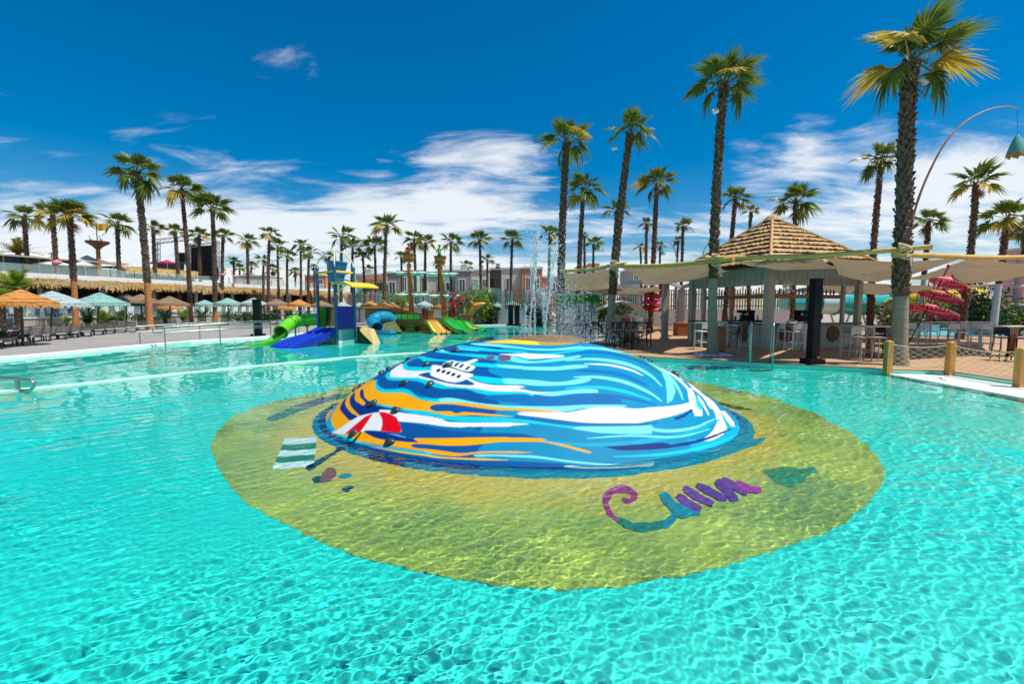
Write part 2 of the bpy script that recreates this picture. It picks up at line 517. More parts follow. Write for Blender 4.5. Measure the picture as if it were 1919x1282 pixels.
me.polygons.foreach_set('use_smooth', np.ones(len(ff), bool))
me.update(calc_edges=True); me.validate()
me.materials.append(M_water)
water = struct(link('water', me)); water.cycles.is_caustics_caster = True

# ================================================================== painted splash dome and the island painted on the pool floor
C = {k: lin(v) for k, v in dict(B1=(0,82,150), B2=(0,136,180), BD=(0,48,122), NV=(0,40,105), CY=(0,196,214), CY2=(0,165,200), L=(118,220,230), LB=(0,105,170),
     W=(226,228,230), O=(242,168,0), OY=(236,190,40), RED=(222,0,24), GR=(106,82,104), G=(50,150,50), YL=(250,214,30), BK=(10,25,40), TN=(180,150,70), FM=(185,225,230), GD=(15,120,50)).items()}
S1 = 8.545; S2 = 7.996
WN = {1:(600,630,S1), 2:(600,760,S1), 3:(780,630,S1), 4:(780,760,S1), 5:(960,630,S2), 6:(960,760,S2), 7:(1180,640,S2), 8:(1180,760,S2)}
def T(*seq):
    """traced points: window numbers switch the origin"""
    out = []; o = None
    for q in seq:
        if isinstance(q, int): o = WN[q]
        else: out.append((o[0]+q[0]/o[2], o[1]+q[1]/o[2]))
    return out
PRINT = []
def pr(c, *seq): PRINT.append((c, T(*seq)))
def el(c, w, x, y, rx, ry, t=0.0):
    o = WN[w]; PRINT.append((c, [(o[0]+(x+rx*math.cos(a)*math.cos(t)-ry*math.sin(a)*math.sin(t))/o[2], o[1]+(y+rx*math.cos(a)*math.sin(t)+ry*math.sin(a)*math.cos(t))/o[2]) for a in [k*math.pi/10 for k in range(20)]]))
# deep blue half
pr('B1', 1,(0,-200),3,(1300,-200),3,(1250,100),(1500,290),(1300,400),(1150,560),(1400,680),(1250,800),(1100,940),(1350,1110),4,(1000,440),(1100,600),(1000,690),(950,900),(950,1282),2,(0,1282))
pr('LB', 3,(1200,950),(1709,930),5,(600,880),(1300,860),(1650,1000),(1000,1045),(0,1045),3,(1709,1090),(1100,1010))
# top stripes
pr('L', 3,(860,118),(1150,116),(1709,183),5,(250,185),(620,190),(1020,150),(1000,185),(650,215),(250,205),3,(1709,203),(1250,165),(1000,148))
pr('CY', 3,(650,160),(740,150),(1030,180),(1300,215),(1709,236),5,(300,270),(700,240),(1150,170),(1180,190),(700,270),(300,288),3,(1709,258),(1400,255),(1000,232),(720,207),(670,185))
pr('L', 3,(650,160),(670,185),(720,207),(1000,232),(1000,240),(700,215))
pr('CY', 3,(290,248),(420,213),(500,250),(640,275),(1000,290),(1340,320),(1709,350),5,(300,380),(650,350),(900,330),(900,345),(650,385),(300,405),3,(1709,425),(1250,385),(1000,345),(880,330),(640,300),(420,272))
pr('L', 3,(370,225),(420,213),(440,235),(500,250),(520,262),(400,250))
pr('L', 5,(0,300),(250,380),(720,330),(1000,290),(1000,320),(720,365),(250,405),(0,375))
pr('W', 3,(1335,293),(1400,285),(1709,288),5,(0,250),(450,272),(780,290),(700,320),(500,330),(250,342),(60,285),3,(1709,342),(1550,312))
pr('CY', 3,(0,372),(110,340),(400,375),(700,395),(930,420),(1709,478),5,(150,455),(600,460),(930,430),(1100,440),(1100,470),(600,515),(150,500),3,(1709,528),(1000,490),(880,470),(600,425),(400,402),(0,402))
pr('L', 3,(1300,455),(1709,478),5,(150,455),(600,460),(930,430),(1100,440),(1100,470),(600,515),(150,500),3,(1709,528),(1400,505))
pr('CY', 1,(1310,460),(1420,390),(1540,340),(1600,320),(1709,340),(1709,400),(1560,400),(1400,420),(1390,455),(1430,490),(1709,490),3,(240,490),(240,565),(0,552),1,(1450,552),(1330,520))
pr('B1', 1,(1400,425),(1560,350),(1650,400),(1709,405),3,(300,420),(430,455),(420,480),(240,490),1,(1709,495),(1450,490),(1390,460))
pr('CY', 3,(890,638),(1000,640),(1400,680),(1709,692),5,(300,655),(700,690),(1130,620),(1150,660),(1000,715),(600,745),(300,740),3,(1709,772),(1250,765),(1050,740),(870,662))
pr('L', 3,(1390,680),(1709,692),5,(300,655),(700,690),(1000,640),(1150,615),(1170,660),(1000,715),(600,745),(300,740),3,(1709,772),(1440,765))
# white river under the boat
pr('W', 1,(1120,590),(1150,540),(1310,440),(1330,520),(1450,555),(1709,555),3,(240,560),(770,682),(860,680),(1000,740),(1240,785),(1600,792),5,(0,740),(110,742),(190,765),(90,780),(160,800),(400,840),(700,830),(960,800),(1250,800),(1250,850),(960,855),(600,900),(300,870),(0,868),3,(1709,892),(1250,885),(1000,850),(700,815),(500,800),(250,720),(0,662),1,(1600,665),(1160,660),(1120,625))
pr('L', 5,(500,850),(960,800),(1250,800),(1300,850),(960,858),(600,902),(300,872))
pr('B1', 3,(35,625),(130,590),(240,580),(250,640),(620,745),(770,690),(860,720),(935,770),(850,788),(600,770),(400,730),(150,662))
pr('CY', 1,(1040,640),(1060,600),(1105,570),(1120,622),(1160,660),(1600,665),3,(0,662),(250,720),(500,800),(700,815),(1250,888),(1709,893),5,(300,870),(300,905),3,(1709,930),(1100,937),(800,850),(400,842),(250,800),(130,770),(0,722),1,(1709,792),(1550,722),(1180,712),(1080,692))
# cyan above the sand
pr('CY', 1,(870,730),(915,690),(920,780),(1040,850),(1340,840),(1450,880),(1560,960),(1709,995),3,(0,920),(180,985),(300,1000),(600,995),(1000,1070),(1400,1110),(1709,1125),5,(0,1045),(600,1055),(1100,1030),(1650,1035),(1650,1070),(1100,1080),(750,1135),(380,1100),(0,1090),3,(1709,1160),(1300,1138),(900,1078),(600,1056),(350,1062),(200,1046),(0,1000),1,(1560,1005),(1400,930),(1280,905),(1000,905),(880,840))
pr('L', 3,(380,1000),(600,995),(1000,1070),(1400,1110),(1709,1125),5,(0,1045),(600,1055),(1100,1030),(1650,1035),(1650,1070),(1100,1080),(750,1135),(380,1100),(0,1090),3,(1709,1160),(1300,1138),(900,1078),(600,1056),(390,1056))
# sand band
pr('O', 1,(560,880),(700,760),(870,700),(880,840),(1000,905),(1280,905),(1400,930),(1560,1005),(1709,1045),3,(200,1045),(350,1060),(600,1058),(900,1080),(1300,1140),(1709,1163),5,(0,1080),(380,1092),(750,1140),(380,1130),(0,1115),3,(1709,1193),(1300,1185),(1000,1150),(600,1095),(300,1095),(215,1140),(250,1180),4,(330,95),(540,95),(640,130),(730,110),(850,110),(1200,140),(1560,180),(1200,170),(900,157),(560,165),(400,142),(200,97),(0,88),1,(1709,1197),(1330,1165),(900,1085),(800,1050),(700,980),(690,870))
# the seaward point: sand with dark streaks
pr('O', 1,(700,760),(470,900),(300,1040),(160,1180),(90,1300),2,(140,400),(280,480),(560,540),(640,430),(1000,110),(900,60),1,(1000,1150),(760,1100),(690,900))
pr('CY2', 2,(250,0),(170,110),(110,240),(90,330),(140,430),(250,400),(190,310),(175,200),(200,120),(270,30))
pr('BD', 1,(560,900),(480,980),(480,1100),(560,1200),(690,1290),(960,1225),(975,1180),(1160,1170),(1330,1160),(900,1080),(800,1050),(710,980),(690,860),(645,870),(640,970),(720,1060),(720,1090),(680,1110),(620,1070),(560,1030),(555,960))
pr('CY', 1,(880,1090),(1150,1120),(1190,1150),(1160,1165),(900,1110))
pr('BD', 1,(420,990),(390,1010),(320,1130),(330,1200),2,(400,170),(480,240),(610,190),(500,120),(420,30),1,(420,1130),(400,1080))
# cyan and white under the sand
pr('CY', 2,(1230,50),(1709,90),4,(200,98),(400,145),(560,168),(900,180),(1300,190),(1709,220),6,(300,228),(800,300),(1200,315),(1870,308),8,(330,290),(330,420),6,(1870,432),(1300,412),(900,352),(400,282),(0,247),4,(1709,270),(900,265),(600,250),(430,222),(300,180),(0,135),2,(1709,165),(1400,110))
pr('L', 6,(1000,318),(1870,308),8,(330,290),(330,420),6,(1870,432),(1300,412),(900,352))
pr('W', 2,(960,70),(1150,80),(1240,105),(1709,168),4,(0,138),(300,190),(430,226),(520,262),(900,276),(1500,276),6,(0,262),(260,280),(0,304),4,(1450,342),(1000,342),(700,352),(400,332),(0,287),2,(1709,297),(1280,262),(1230,200),(1100,130),(960,110))
pr('LB', 2,(1270,260),(1709,297),4,(400,332),(700,352),(900,344),(1000,440),(500,400),2,(1709,345))
# big white wave to the right of centre
pr('W', 6,(100,140),(160,98),(750,106),(900,95),(1300,25),(1660,35),8,(100,50),(330,30),(560,15),(760,-10),(960,-60),(1000,-20),(930,50),(700,140),(430,205),(100,270),6,(1790,266),(1150,262),(700,215),(400,175))
pr('LB', 6,(100,142),(400,178),(700,218),(1150,266),(1790,270),8,(430,255),(330,290),6,(1870,308),(1200,315),(800,300),(300,228),(0,190),4,(1640,150))
# lower blues and yellow runs
pr('B1', 2,(1280,275),(1709,340),4,(480,395),(900,435),(1709,450),6,(150,425),(330,470),(390,490),(0,490),4,(900,518),(0,530),2,(1709,524),(1450,525),(1285,480))
pr('O', 2,(640,440),(700,420),(850,510),(1060,560),(1200,570),(1540,592),(1500,530),(1709,525),4,(500,525),(900,515),(1400,510),6,(0,483),(400,490),(520,520),(850,605),(1160,690),(1140,715),(850,640),(560,570),(380,545),(0,547),4,(1300,590),(850,640),(500,646),(250,628),(0,615),2,(1709,618),(1540,615),(1455,640),(1520,680),(1709,700),4,(300,712),(720,767),(1000,742),(1400,736),6,(0,690),(310,706),(0,718),4,(1300,760),(1000,770),(700,812),(500,806),(250,772),(0,740),2,(1709,745),(1300,680),(1000,640),(700,592),(560,562),(600,500))
pr('CY', 2,(180,450),(480,500),(560,560),(700,600),(1000,650),(1709,750),4,(280,790),(480,815),(0,792),2,(1709,792),(1300,722),(900,657),(650,622),(450,562),(300,520))
pr('OY', 2,(760,650),(1300,732),(1709,792),4,(300,816),(700,840),(1100,852),(1500,880),(1100,880),(700,866),(300,842),2,(1709,818),(1300,762),(1100,722))
pr('B1', 2,(640,700),(700,680),(1000,700),(1300,772),(1709,832),4,(500,862),(1100,884),(1500,886),6,(0,840),(600,860),(1000,900),(1500,990),(1919,1000),8,(300,1010),(300,1090),6,(1500,1060),(900,1012),(0,948),4,(1200,987),(700,970),2,(1709,962),(1300,952),(850,892),(500,832),(330,740),(480,740),(900,832),(700,762))
pr('L', 4,(950,790),(1300,785),(1709,800),6,(350,755),(930,835),(1500,880),(1919,868),8,(350,850),(350,880),6,(1919,898),(1500,910),(900,860),(350,792),(0,777),4,(1300,815),(960,822))
pr('FM', 6,(770,915),(900,905),(1200,940),(1600,945),(1919,920),8,(360,900),(350,950),(300,985),6,(1919,985),(1500,992),(1100,977),(900,950))
pr('BD', 6,(1260,575),(1500,592),(1919,585),8,(260,570),(500,560),(620,600),(400,660),(180,668),6,(1919,672),(1600,672),(1400,622))
# right shoulder
pr('L', 7,(480,465),(600,520),(690,740),(640,880),(560,930),(560,780),(540,600))
pr('BD', 8,(660,190),(800,140),(950,40),(960,70),(830,170),(700,220))
pr('W', 7,(930,700),(1000,860),(1090,1040),(1090,1119),(980,1119),(900,920),(860,700))
pr('CY', 7,(980,830),(1020,850),(1100,1000),(1060,1040),(1000,960))
pr('W', 7,(1010,790),(1100,900),(1190,1080),(1180,1119),(1120,1000),(1040,880))
pr('W', 7,(780,540),(850,570),(930,640),(1080,780),(1250,900),(1420,1119),8,(1580,320),(1500,300),(1350,70),(1440,290),(1450,350),(1430,410),(1250,520),(1060,535),(900,530),(1100,500),(1230,400),(1290,300),(1310,230),(1250,60),7,(1200,1000),(1100,840),(960,720),(850,600),(740,560))
pr('CY2', 8,(860,520),(1060,535),(1250,520),(1430,410),(1450,345),(1440,280),(1350,75),(1520,310),(1640,300),(1760,500),(1700,600),(1500,700),(1100,760),(930,620))
pr('W', 8,(1360,80),(1430,90),(1560,250),(1580,320),(1520,310))
pr('G', 7,(-40,140),(150,200),(250,270),(420,390),(540,480),(480,470),(330,400),(240,290),(60,260),(-60,230),(-240,190),(-120,140))
pr('CY', 7,(540,480),(840,640),(900,700),(800,640),(560,500))
pr('O', 7,(920,610),(1010,680),(1090,770),(1050,760),(960,680))
# foam over the wave where the figure of the photograph is left out
def bandp(c, pts, w):
    q = smooth_poly([Vector((*p_,0)) for p_ in pts], 5, closed=False); q = [Vector((p_[0],p_[1],0)) for p_ in q]; A, B_ = [], []
    for i, p_ in enumerate(q):
        t = (q[min(i+1,len(q)-1)]-q[max(i-1,0)]).normalized(); n_ = Vector((-t.y,t.x,0)); w_ = w*(.25+.75*math.sin(math.pi*(i+.3)/(len(q)-.4))); A.append((p_+n_*w_)[:2]); B_.append((p_-n_*w_)[:2])
    PRINT.append((c, [tuple(k) for k in A+B_[::-1]]))
bandp('L', [(1040,656),(1100,652),(1150,657),(1195,668),(1230,684)], 2.2)
bandp('LB', [(1050,664),(1110,660),(1160,666),(1205,680),(1235,700)], 3)
bandp('L', [(1060,676),(1110,673),(1160,679),(1195,690),(1222,706),(1240,724)], 3)
bandp('W', [(1095,682),(1140,684),(1180,693),(1205,704)], 1.8)
bandp('LB', [(1080,695),(1130,697),(1175,706),(1215,724)], 4)
bandp('L', [(1075,707),(1120,707),(1170,716),(1215,735),(1240,752)], 3)
bandp('CY', [(1060,728),(1120,726),(1175,735),(1220,750)], 3)
bandp('LB', [(1080,742),(1140,742),(1190,749),(1230,760)], 3)
bandp('L', [(1205,672),(1232,688),(1256,708),(1272,730),(1280,750)], 3)
bandp('W', [(1240,690),(1268,708),(1290,730),(1303,752)], 2)
bandp('L', [(1130,806),(1190,801),(1250,808),(1300,802),(1340,785)], 3)
bandp('CY2', [(1020,826),(1100,834),(1200,828),(1290,812),(1350,786)], 4)
bandp('L', [(1100,822),(1180,817),(1270,819),(1330,804)], 1.8)
bandp('BD', [(1180,843),(1250,838),(1320,824),(1370,804)], 3)
bandp('CY', [(1150,856),(1240,852),(1320,838),(1375,818)], 3)
# boat
pr('W', 3,(258,465),(420,480),(530,503),(820,590),(912,632),(620,747),(248,637),(240,560))
pr('W', 3,(418,457),(570,388),(720,430),(930,368),(988,390),(835,452),(947,492),(830,568),(530,482))
pr('GD', 3,(408,460),(540,480),(825,582),(810,592),(535,507),(430,482))
for x_, y_ in ((355,550),(437,567),(515,590),(595,616),(680,645)): el('BK', 3, x_, y_, 40, 22, -0.5)
for x_, y_ in ((560,432),(645,455),(725,476),(825,510)): pr('BK', 3,(x_-50,y_+25),(x_+10,y_-30),(x_+50,y_-22),(x_-10,y_+35))
for x_, y_, a_, b_ in ((1040,356,48,18),(1192,345,74,33),(1410,356,112,43)): el('GR', 3, x_, y_, a_, b_)
# parasol
pr('W', 2,(150,437),(260,400),(500,240),(650,165),(850,120),(960,112),(1100,125),(1200,190),(1260,270),(1287,340),(1285,432),(1000,412),(800,402),(680,422),(560,430),(390,457))
pr('RED', 2,(390,457),(600,280),(720,180),(845,128),(760,260),(640,430),(560,442))
pr('RED', 2,(945,118),(1050,110),(1200,185),(1260,270),(1287,432),(1000,410),(965,422),(995,300),(980,190))
pr('BD', 2,(700,417),(800,402),(1000,432),(1250,472),(1560,577),(1500,592),(1200,562),(1000,532),(820,492))
pr('L', 2,(1030,440),(1250,478),(1450,535),(1250,492))
pr('BK', 2,(640,430),(670,432),(560,580),(340,740),(310,730),(520,570))
# yellow crown at the top
PRINT.append(('TN', [(905,642),(935,637),(970,633),(1000,622),(1060,628),(1085,640),(1060,646),(1010,647),(960,644)]))
PRINT.append(('YL', [(905,642),(950,638),(985,636),(1005,640),(1012,646),(985,645),(955,643)]))

DA, DB, DH, DE, DROT = 3.66, 3.23, 1.29, 2.45, -0.168
DOMC = (0.28, 8.52)
def dome_pt(rho, th):
    lx = DA*rho*np.cos(th); ly = DB*rho*np.sin(th)
    return (DOMC[0]+lx*math.cos(DROT)-ly*math.sin(DROT), DOMC[1]+lx*math.sin(DROT)+ly*math.cos(DROT), DH*(1-rho**DE))
n_r = 380
thf = np.linspace(math.pi*0.93, math.pi*2.14, 1000)           # the half towards the pool's near end, fine
thb = np.linspace(math.pi*2.14, math.pi*2.93, 160)[1:-1]
th_ = np.concatenate([thf, thb]); n_t = len(th_)
rh_ = np.linspace(0.0, 1.10, n_r)**0.62 * 1.058/1.10**0.62
RH, TH = np.meshgrid(rh_, th_, indexing='ij')
X, Y, Z = dome_pt(RH, TH); X = X.ravel(); Y = Y.ravel(); Z = Z.ravel()
U, V = proj_np(X, Y, Z)
colr = np.empty((len(X), 4), np.float32); colr[:] = (*C['B2'], 1)
# far side of the dome: wave stripes of the same paints
band = np.sin(Z*17 + 1.2*np.sin(X*1.3) + 0.8*np.sin(X*2.9+Y))
for lo, hi, k in ((-2,-.55,'B1'),(-.55,.1,'B2'),(.1,.5,'CY'),(.5,.8,'L'),(.8,2,'W')):
    colr[(band >= lo) & (band < hi)] = (*C[k], 1)
# what faces the near end takes the traced print
ddx = X-DOMC[0]; ddy = Y-DOMC[1]
eps = 1e-3
Xa, Ya, Za = dome_pt(RH+eps, TH); Xb, Yb, Zb = dome_pt(RH, TH+eps)
ta = np.stack([(Xa.ravel()-X), (Ya.ravel()-Y), (Za.ravel()-Z)], 1); tb = np.stack([(Xb.ravel()-X), (Yb.ravel()-Y), (Zb.ravel()-Z)], 1)
nn = np.cross(ta, tb); nn[nn[:,2] < 0] *= -1
facing = (nn*np.stack([-X, -Y, CAM_H-Z], 1)).sum(1) > -0.02*np.linalg.norm(nn, axis=1)
facing |= RH.ravel() < 0.02
fi = np.where(facing)[0]
acc = np.zeros((len(fi), 4), np.float32)
POLYS = [(c_, np.array([q[:2] for q in (smooth_poly([Vector((*q, 0)) for q in pl], 3) if len(pl) > 7 and c_ != 'BK' else pl)])) for c_, pl in PRINT]
for ou, ov in ((-.45,-.15),(.15,-.45),(.45,.15),(-.15,.45)):        # soft edges: four looks at each point
    fc = np.empty((len(fi), 4), np.float32); fc[:] = (*C['B2'], 1)
    for c_, pl2 in POLYS:
        fc[inside(pl2, U[fi]+ou*1.6, V[fi]+ov*1.6)] = (*C[c_], 1)
    acc += fc/4
colr[fi] = acc
rim = (RH.ravel() > 1.03) & ((U > 760) | (U < 690)); colr[rim] = (*C['CY2'], 1)
colr[:, :3] *= 0.86
ii = np.arange(n_r*n_t).reshape(n_r, n_t); i2 = np.roll(ii, -1, axis=1)
f = np.stack([ii[:-1], ii[1:], i2[1:], i2[:-1]], -1).reshape(-1, 4)
f = f[n_t:] if False else f
dome = thing('splash_dome', 'broad climbing dome printed with blue waves, sand, boat and parasol rising from the pool', 'splash dome', (DOMC[0], DOMC[1], -0.19))
me = bpy.data.meshes.new('dome_shell')
vv = np.stack([X-DOMC[0], Y-DOMC[1], Z+0.19], 1)
me.from_pydata(vv.tolist(), [], f.tolist())
ca = me.color_attributes.new('paint', 'FLOAT_COLOR', 'POINT'); ca.data.foreach_set('color', colr.ravel())
me.polygons.foreach_set('use_smooth', np.ones(len(f), bool)); me.update()
M_dome = mat('dome_print', (1,1,1), rough=0.62, var=0.10, scale=2.4, attr='paint', spec=0.12, dirt=0.22)
me.materials.append(M_dome)
receives(link('dome_shell', me, dome))
# climbing holds
M_hold = mat('dark_hold', (0.02, 0.045, 0.06), rough=0.35, var=0.3, scale=20)
def on_dome(px, py):
    d2 = (U-px)**2+(V-py)**2; d2 = np.where(facing, d2, 1e9); i = int(d2.argmin())
    return Vector((X[i], Y[i], Z[i])), Vector(nn[i]).normalized()
hb = MB(); hb.lathe([(0.0,0.075),(0.04,0.07),(0.075,0.045),(0.088,0.012),(0.085,-0.01)], 12)
hb.lathe([(0.0,0.078),(0.014,0.078),(0.016,0.07)], 6)
hold_me = hb.mesh('climbing_hold', M_hold, smooth=40)
for px, py in ((715,699),(728,691),(676,721),(666,731),(624,761),(757,719),(699,757),(742,770),(765,673),(819,657),(853,659),(800,684),(839,686),(806,721),(662,814),(731,829),
               (1204,669),(1219,676),(1266,699),(640,856),(706,871)):
    p_, n_ = on_dome(px, py)
    o = link('climbing_hold', hold_me, dome)
    q = n_.to_track_quat('Z', 'Y'); o.rotation_euler = (q @ Euler((0,0,rnd.uniform(0,6))).to_quaternion()).to_euler()
    o.location = p_ - Vector((DOMC[0], DOMC[1], -0.19)); o.scale = (0.95, 0.65, 0.7)
# seam lines where the dome's shells meet
M_seam = mat('dome_seam', (0.20, 0.12, 0.12), rough=0.6)
def seam(th0, r0, r1, name='dome_seam'):
    b = MB(); pts = []
    for k in range(26):
        q = dome_pt(np.array(r0+(r1-r0)*k/25), np.array(th0)); pts.append((float(q[0])-DOMC[0], float(q[1])-DOMC[1], float(q[2])+0.19))
    b.tube(pts, 0.012, 5); b.build(name, M_seam, dome)
seam(math.pi*1.04, 0.35, 1.055); seam(math.pi*1.98, 0.4, 1.055)
# nozzle plate on the crown
b = MB(); b.lathe([(0.0,0.10),(0.55,0.08),(0.75,0.03),(0.78,0.0)], 20, c=(0.35,0.3,DH+0.145))
M_noz = mat('brown_nozzle_plate', lin((120,95,60)), rough=0.5, var=0.2)
b.build('nozzle_plate', M_noz, dome, smooth=40)

# ---- island painted on the pool floor, each painted shape a thin coat of its own
def PF(px, py, lift=0.0):
    """point of the pool floor seen at px, py through the water"""
    d = ray(px, py).normalized(); t = -CAM_H/d.z; s = Vector((d.x*t, d.y*t, 0))
    h = Vector((d.x, d.y, 0)); sn = h.length/1.333; h.normalize()
    tn = sn/math.sqrt(1-sn*sn); dep = 0.3
    for _ in range(4):
        q = s + h*tn*dep; dep = floor_depth(q.x, q.y)
    return Vector((q.x, q.y, -dep+lift))
ISL = [(398,845),(403,818),(425,790),(470,766),(530,748),(590,737),(660,722),(760,706),(900,693),(1060,690),(1220,700),(1340,722),(1430,742),(1520,772),(1590,810),(1640,850),(1658,885),
       (1640,925),(1600,965),(1540,1000),(1450,1035),(1330,1070),(1200,1093),(1080,1105),(1000,1106),(900,1092),(800,1075),(700,1050),(610,1020),(530,980),(460,940),(420,895)]
def coat(name, px_poly, col, lift, parent, k=5, var=0.12, sc=5, col2=None, zfun=None):
    pts = smooth_poly([Vector((*q,0)) for q in px_poly], k) if k else [(*q,0) for q in px_poly]
    w = [PF(q[0], q[1]) for q in pts]
    tri = tessellate_polygon([[Vector((q.x,q.y,0)) for q in w]])
    # subdivide so that the coat follows the floor
    bm = bmesh.new(); vs_ = [bm.verts.new(q) for q in w]
    for t in tri:
        try: bm.faces.new([vs_[i] for i in t])
        except ValueError: pass
    for _ in range(6):
        es = [e for e in bm.edges if e.calc_length() > 0.5]
        if not es: break
        bmesh.ops.subdivide_edges(bm, edges=es, cuts=1)
        bmesh.ops.triangulate(bm, faces=bm.faces[:])
    for v_ in bm.verts: v_.co.z = -floor_depth(v_.co.x, v_.co.y) + lift
    bmesh.ops.recalc_face_normals(bm, faces=bm.faces[:])
    if sum(f_.normal.z for f_ in bm.faces) < 0: bmesh.ops.reverse_faces(bm, faces=bm.faces[:])
    me = bpy.data.meshes.new(name); bm.to_mesh(me); bm.free()
    me.materials.append(mat('paint_'+name+'_%d%d%d' % tuple(int(c*99) for c in col), col, rough=0.5, var=var, scale=sc, color2=col2))
    return receives(link(name, me, parent))
_gi = random.Random(31)
_ip = [q[:2] for q in smooth_poly([Vector((*q,0)) for q in ISL], 9)]
ISL2 = [(x+_gi.uniform(-3.2,3.2), y+_gi.uniform(-2.2,2.2)) for x, y in _ip]
isle = coat('painted_island', ISL2, (0.20,0.43,0.09), 0.006, pool_floor, k=0, var=0.25, sc=0.8, col2=(0.37,0.51,0.08))
# sand yellow sprayed round the dome, fading out into the green
_m = isle.data.materials[0]; _nt = _m.node_tree; _n = _nt.nodes; _l = _nt.links
_b = _n['Principled BSDF']; _src = _b.inputs['Base Color'].links[0].from_socket
_tc = _n.new('ShaderNodeTexCoord'); _mp = _n.new('ShaderNodeMapping'); _mp.inputs['Location'].default_value = (-DOMC[0], -DOMC[1]+.25, 0)
_l.new(_tc.outputs['Object'], _mp.inputs[0])
_mul = _n.new('ShaderNodeVectorMath'); _mul.operation = 'MULTIPLY'; _mul.inputs[1].default_value = (1/4.0, 1/3.75, 0); _l.new(_mp.outputs[0], _mul.inputs[0])
_len = _n.new('ShaderNodeVectorMath'); _len.operation = 'LENGTH'; _l.new(_mul.outputs[0], _len.inputs[0])
_no = _n.new('ShaderNodeTexNoise'); _no.inputs['Scale'].default_value = 2.2; _no.inputs['Detail'].default_value = 8; _no.inputs['Roughness'].default_value = .7; _l.new(_tc.outputs['Object'], _no.inputs['Vector'])
_ad = _n.new('ShaderNodeMath'); _ad.operation = 'MULTIPLY_ADD'; _ad.inputs[1].default_value = .35; _l.new(_no.outputs[0], _ad.inputs[0]); _l.new(_len.outputs['Value'], _ad.inputs[2])
_mr = _n.new('ShaderNodeMapRange'); _mr.interpolation_type = 'SMOOTHSTEP'; _mr.inputs['From Min'].default_value = 1.08; _mr.inputs['From Max'].default_value = 1.32; _mr.inputs['To Min'].default_value = .9; _mr.inputs['To Max'].default_value = 0; _l.new(_ad.outputs[0], _mr.inputs['Value'])
_mx = _n.new('ShaderNodeMix'); _mx.data_type = 'RGBA'; _mx.inputs['B'].default_value = (.60,.52,.06,1); _l.new(_mr.outputs[0], _mx.inputs['Factor']); _l.new(_src, _mx.inputs['A']); _l.new(_mx.outputs['Result'], _b.inputs['Base Color'])
tw = [(533,822),(594,818),(588,876),(511,880)]
def lerp2(a, b_, t): return (a[0]+(b_[0]-a[0])*t, a[1]+(b_[1]-a[1])*t)
for i in range(5):
    a0, a1 = i/5, (i+1)/5
    coat('painted_towel_stripe', [lerp2(tw[0],tw[3],a0), lerp2(tw[1],tw[2],a0), lerp2(tw[1],tw[2],a1), lerp2(tw[0],tw[3],a1)], lin((200,240,235)) if i % 2 == 0 else lin((20,130,85)), 0.012, pool_floor, k=0)
DK = lin((15,70,75)); PU = lin((110,60,150)); PK = lin((150,50,120)); TE = lin((20,140,160)); BR = lin((120,85,75))
coat('painted_sandal', [(585,898),(600,893),(612,898),(604,906),(588,906)], DK, 0.012, pool_floor, 3)
coat('painted_shell', [(600,905),(604,888),(618,878),(630,882),(628,896),(615,904)], BR, 0.013, pool_floor, 3)
coat('painted_shell', [(632,893),(645,888),(660,891),(652,897),(640,899)], TE, 0.012, pool_floor, 3)
coat('painted_pole_shadow', [(570,878),(640,838),(644,842),(580,884)], DK, 0.012, pool_floor, 0)
coat('painted_stone', [(640,917),(652,912),(664,915),(656,922),(644,923)], DK, 0.012, pool_floor, 3)
coat('painted_weed', [(500,784),(560,760),(650,738),(660,742),(590,762),(520,788)], lin((30,120,90)), 0.012, pool_floor, 3)
coat('painted_weed', [(540,765),(600,746),(640,738),(600,755)], lin((80,80,90)), 0.014, pool_floor, 3)
coat('painted_weed', [(1340,752),(1385,762),(1412,769),(1380,767),(1345,757)], lin((60,85,20)), 0.012, pool_floor, 3)
coat('painted_weed', [(1395,825),(1420,822),(1436,820),(1425,832),(1400,840),(1370,848)], TE, 0.012, pool_floor, 3)
# the painted word on the floor: a hooked C, an A and two M strokes
_sl = [0.013]
def stroke(name, pts, wd, col, parent=None):
    _sl[0] += 0.0016; lift = _sl[0]
    q = [Vector((p_[0],p_[1],0)) for p_ in smooth_poly([Vector((*p_,0)) for p_ in pts], 8, closed=False)]
    Lp, Rp = [], []
    for i, p_ in enumerate(q):
        t = (q[min(i+1,len(q)-1)]-q[max(i-1,0)]).normalized(); n_ = Vector((-t.y,t.x,0)); w_ = wd*(1+.15*math.sin(i*.55))*(0.4+0.6*math.sin(math.pi*(i+.7)/(len(q)+.4)))
        Lp.append((p_+n_*w_)[:2]); Rp.append((p_-n_*w_)[:2])
    return coat(name, Lp+Rp[::-1], col, lift, pool_floor, k=0)
stroke('painted_letter', [(1165,935),(1180,940),(1190,927),(1170,917),(1147,921),(1135,940),(1142,962),(1160,978)], 7, PK)
stroke('painted_letter', [(1158,975),(1180,985),(1210,990),(1235,987),(1258,978)], 9, lin((20,125,110)))
stroke('painted_letter', [(1245,990),(1262,972),(1275,958)], 8, TE)
stroke('painted_letter', [(1240,925),(1262,950),(1282,962),(1312,962)], 12, TE)
stroke('painted_letter', [(1270,930),(1290,945),(1312,957)], 8, PU)
stroke('painted_letter', [(1282,915),(1310,935),(1338,946)], 8, PU)
stroke('painted_letter', [(1305,910),(1335,925),(1360,938)], 8, lin((90,55,145)))
stroke('painted_letter', [(1342,902),(1362,920),(1380,942)], 9, lin((95,50,140)))
stroke('painted_letter', [(1352,900),(1375,912),(1402,925)], 8, PU)
stroke('painted_letter', [(1380,905),(1405,918),(1428,920)], 7, lin((160,50,150)))
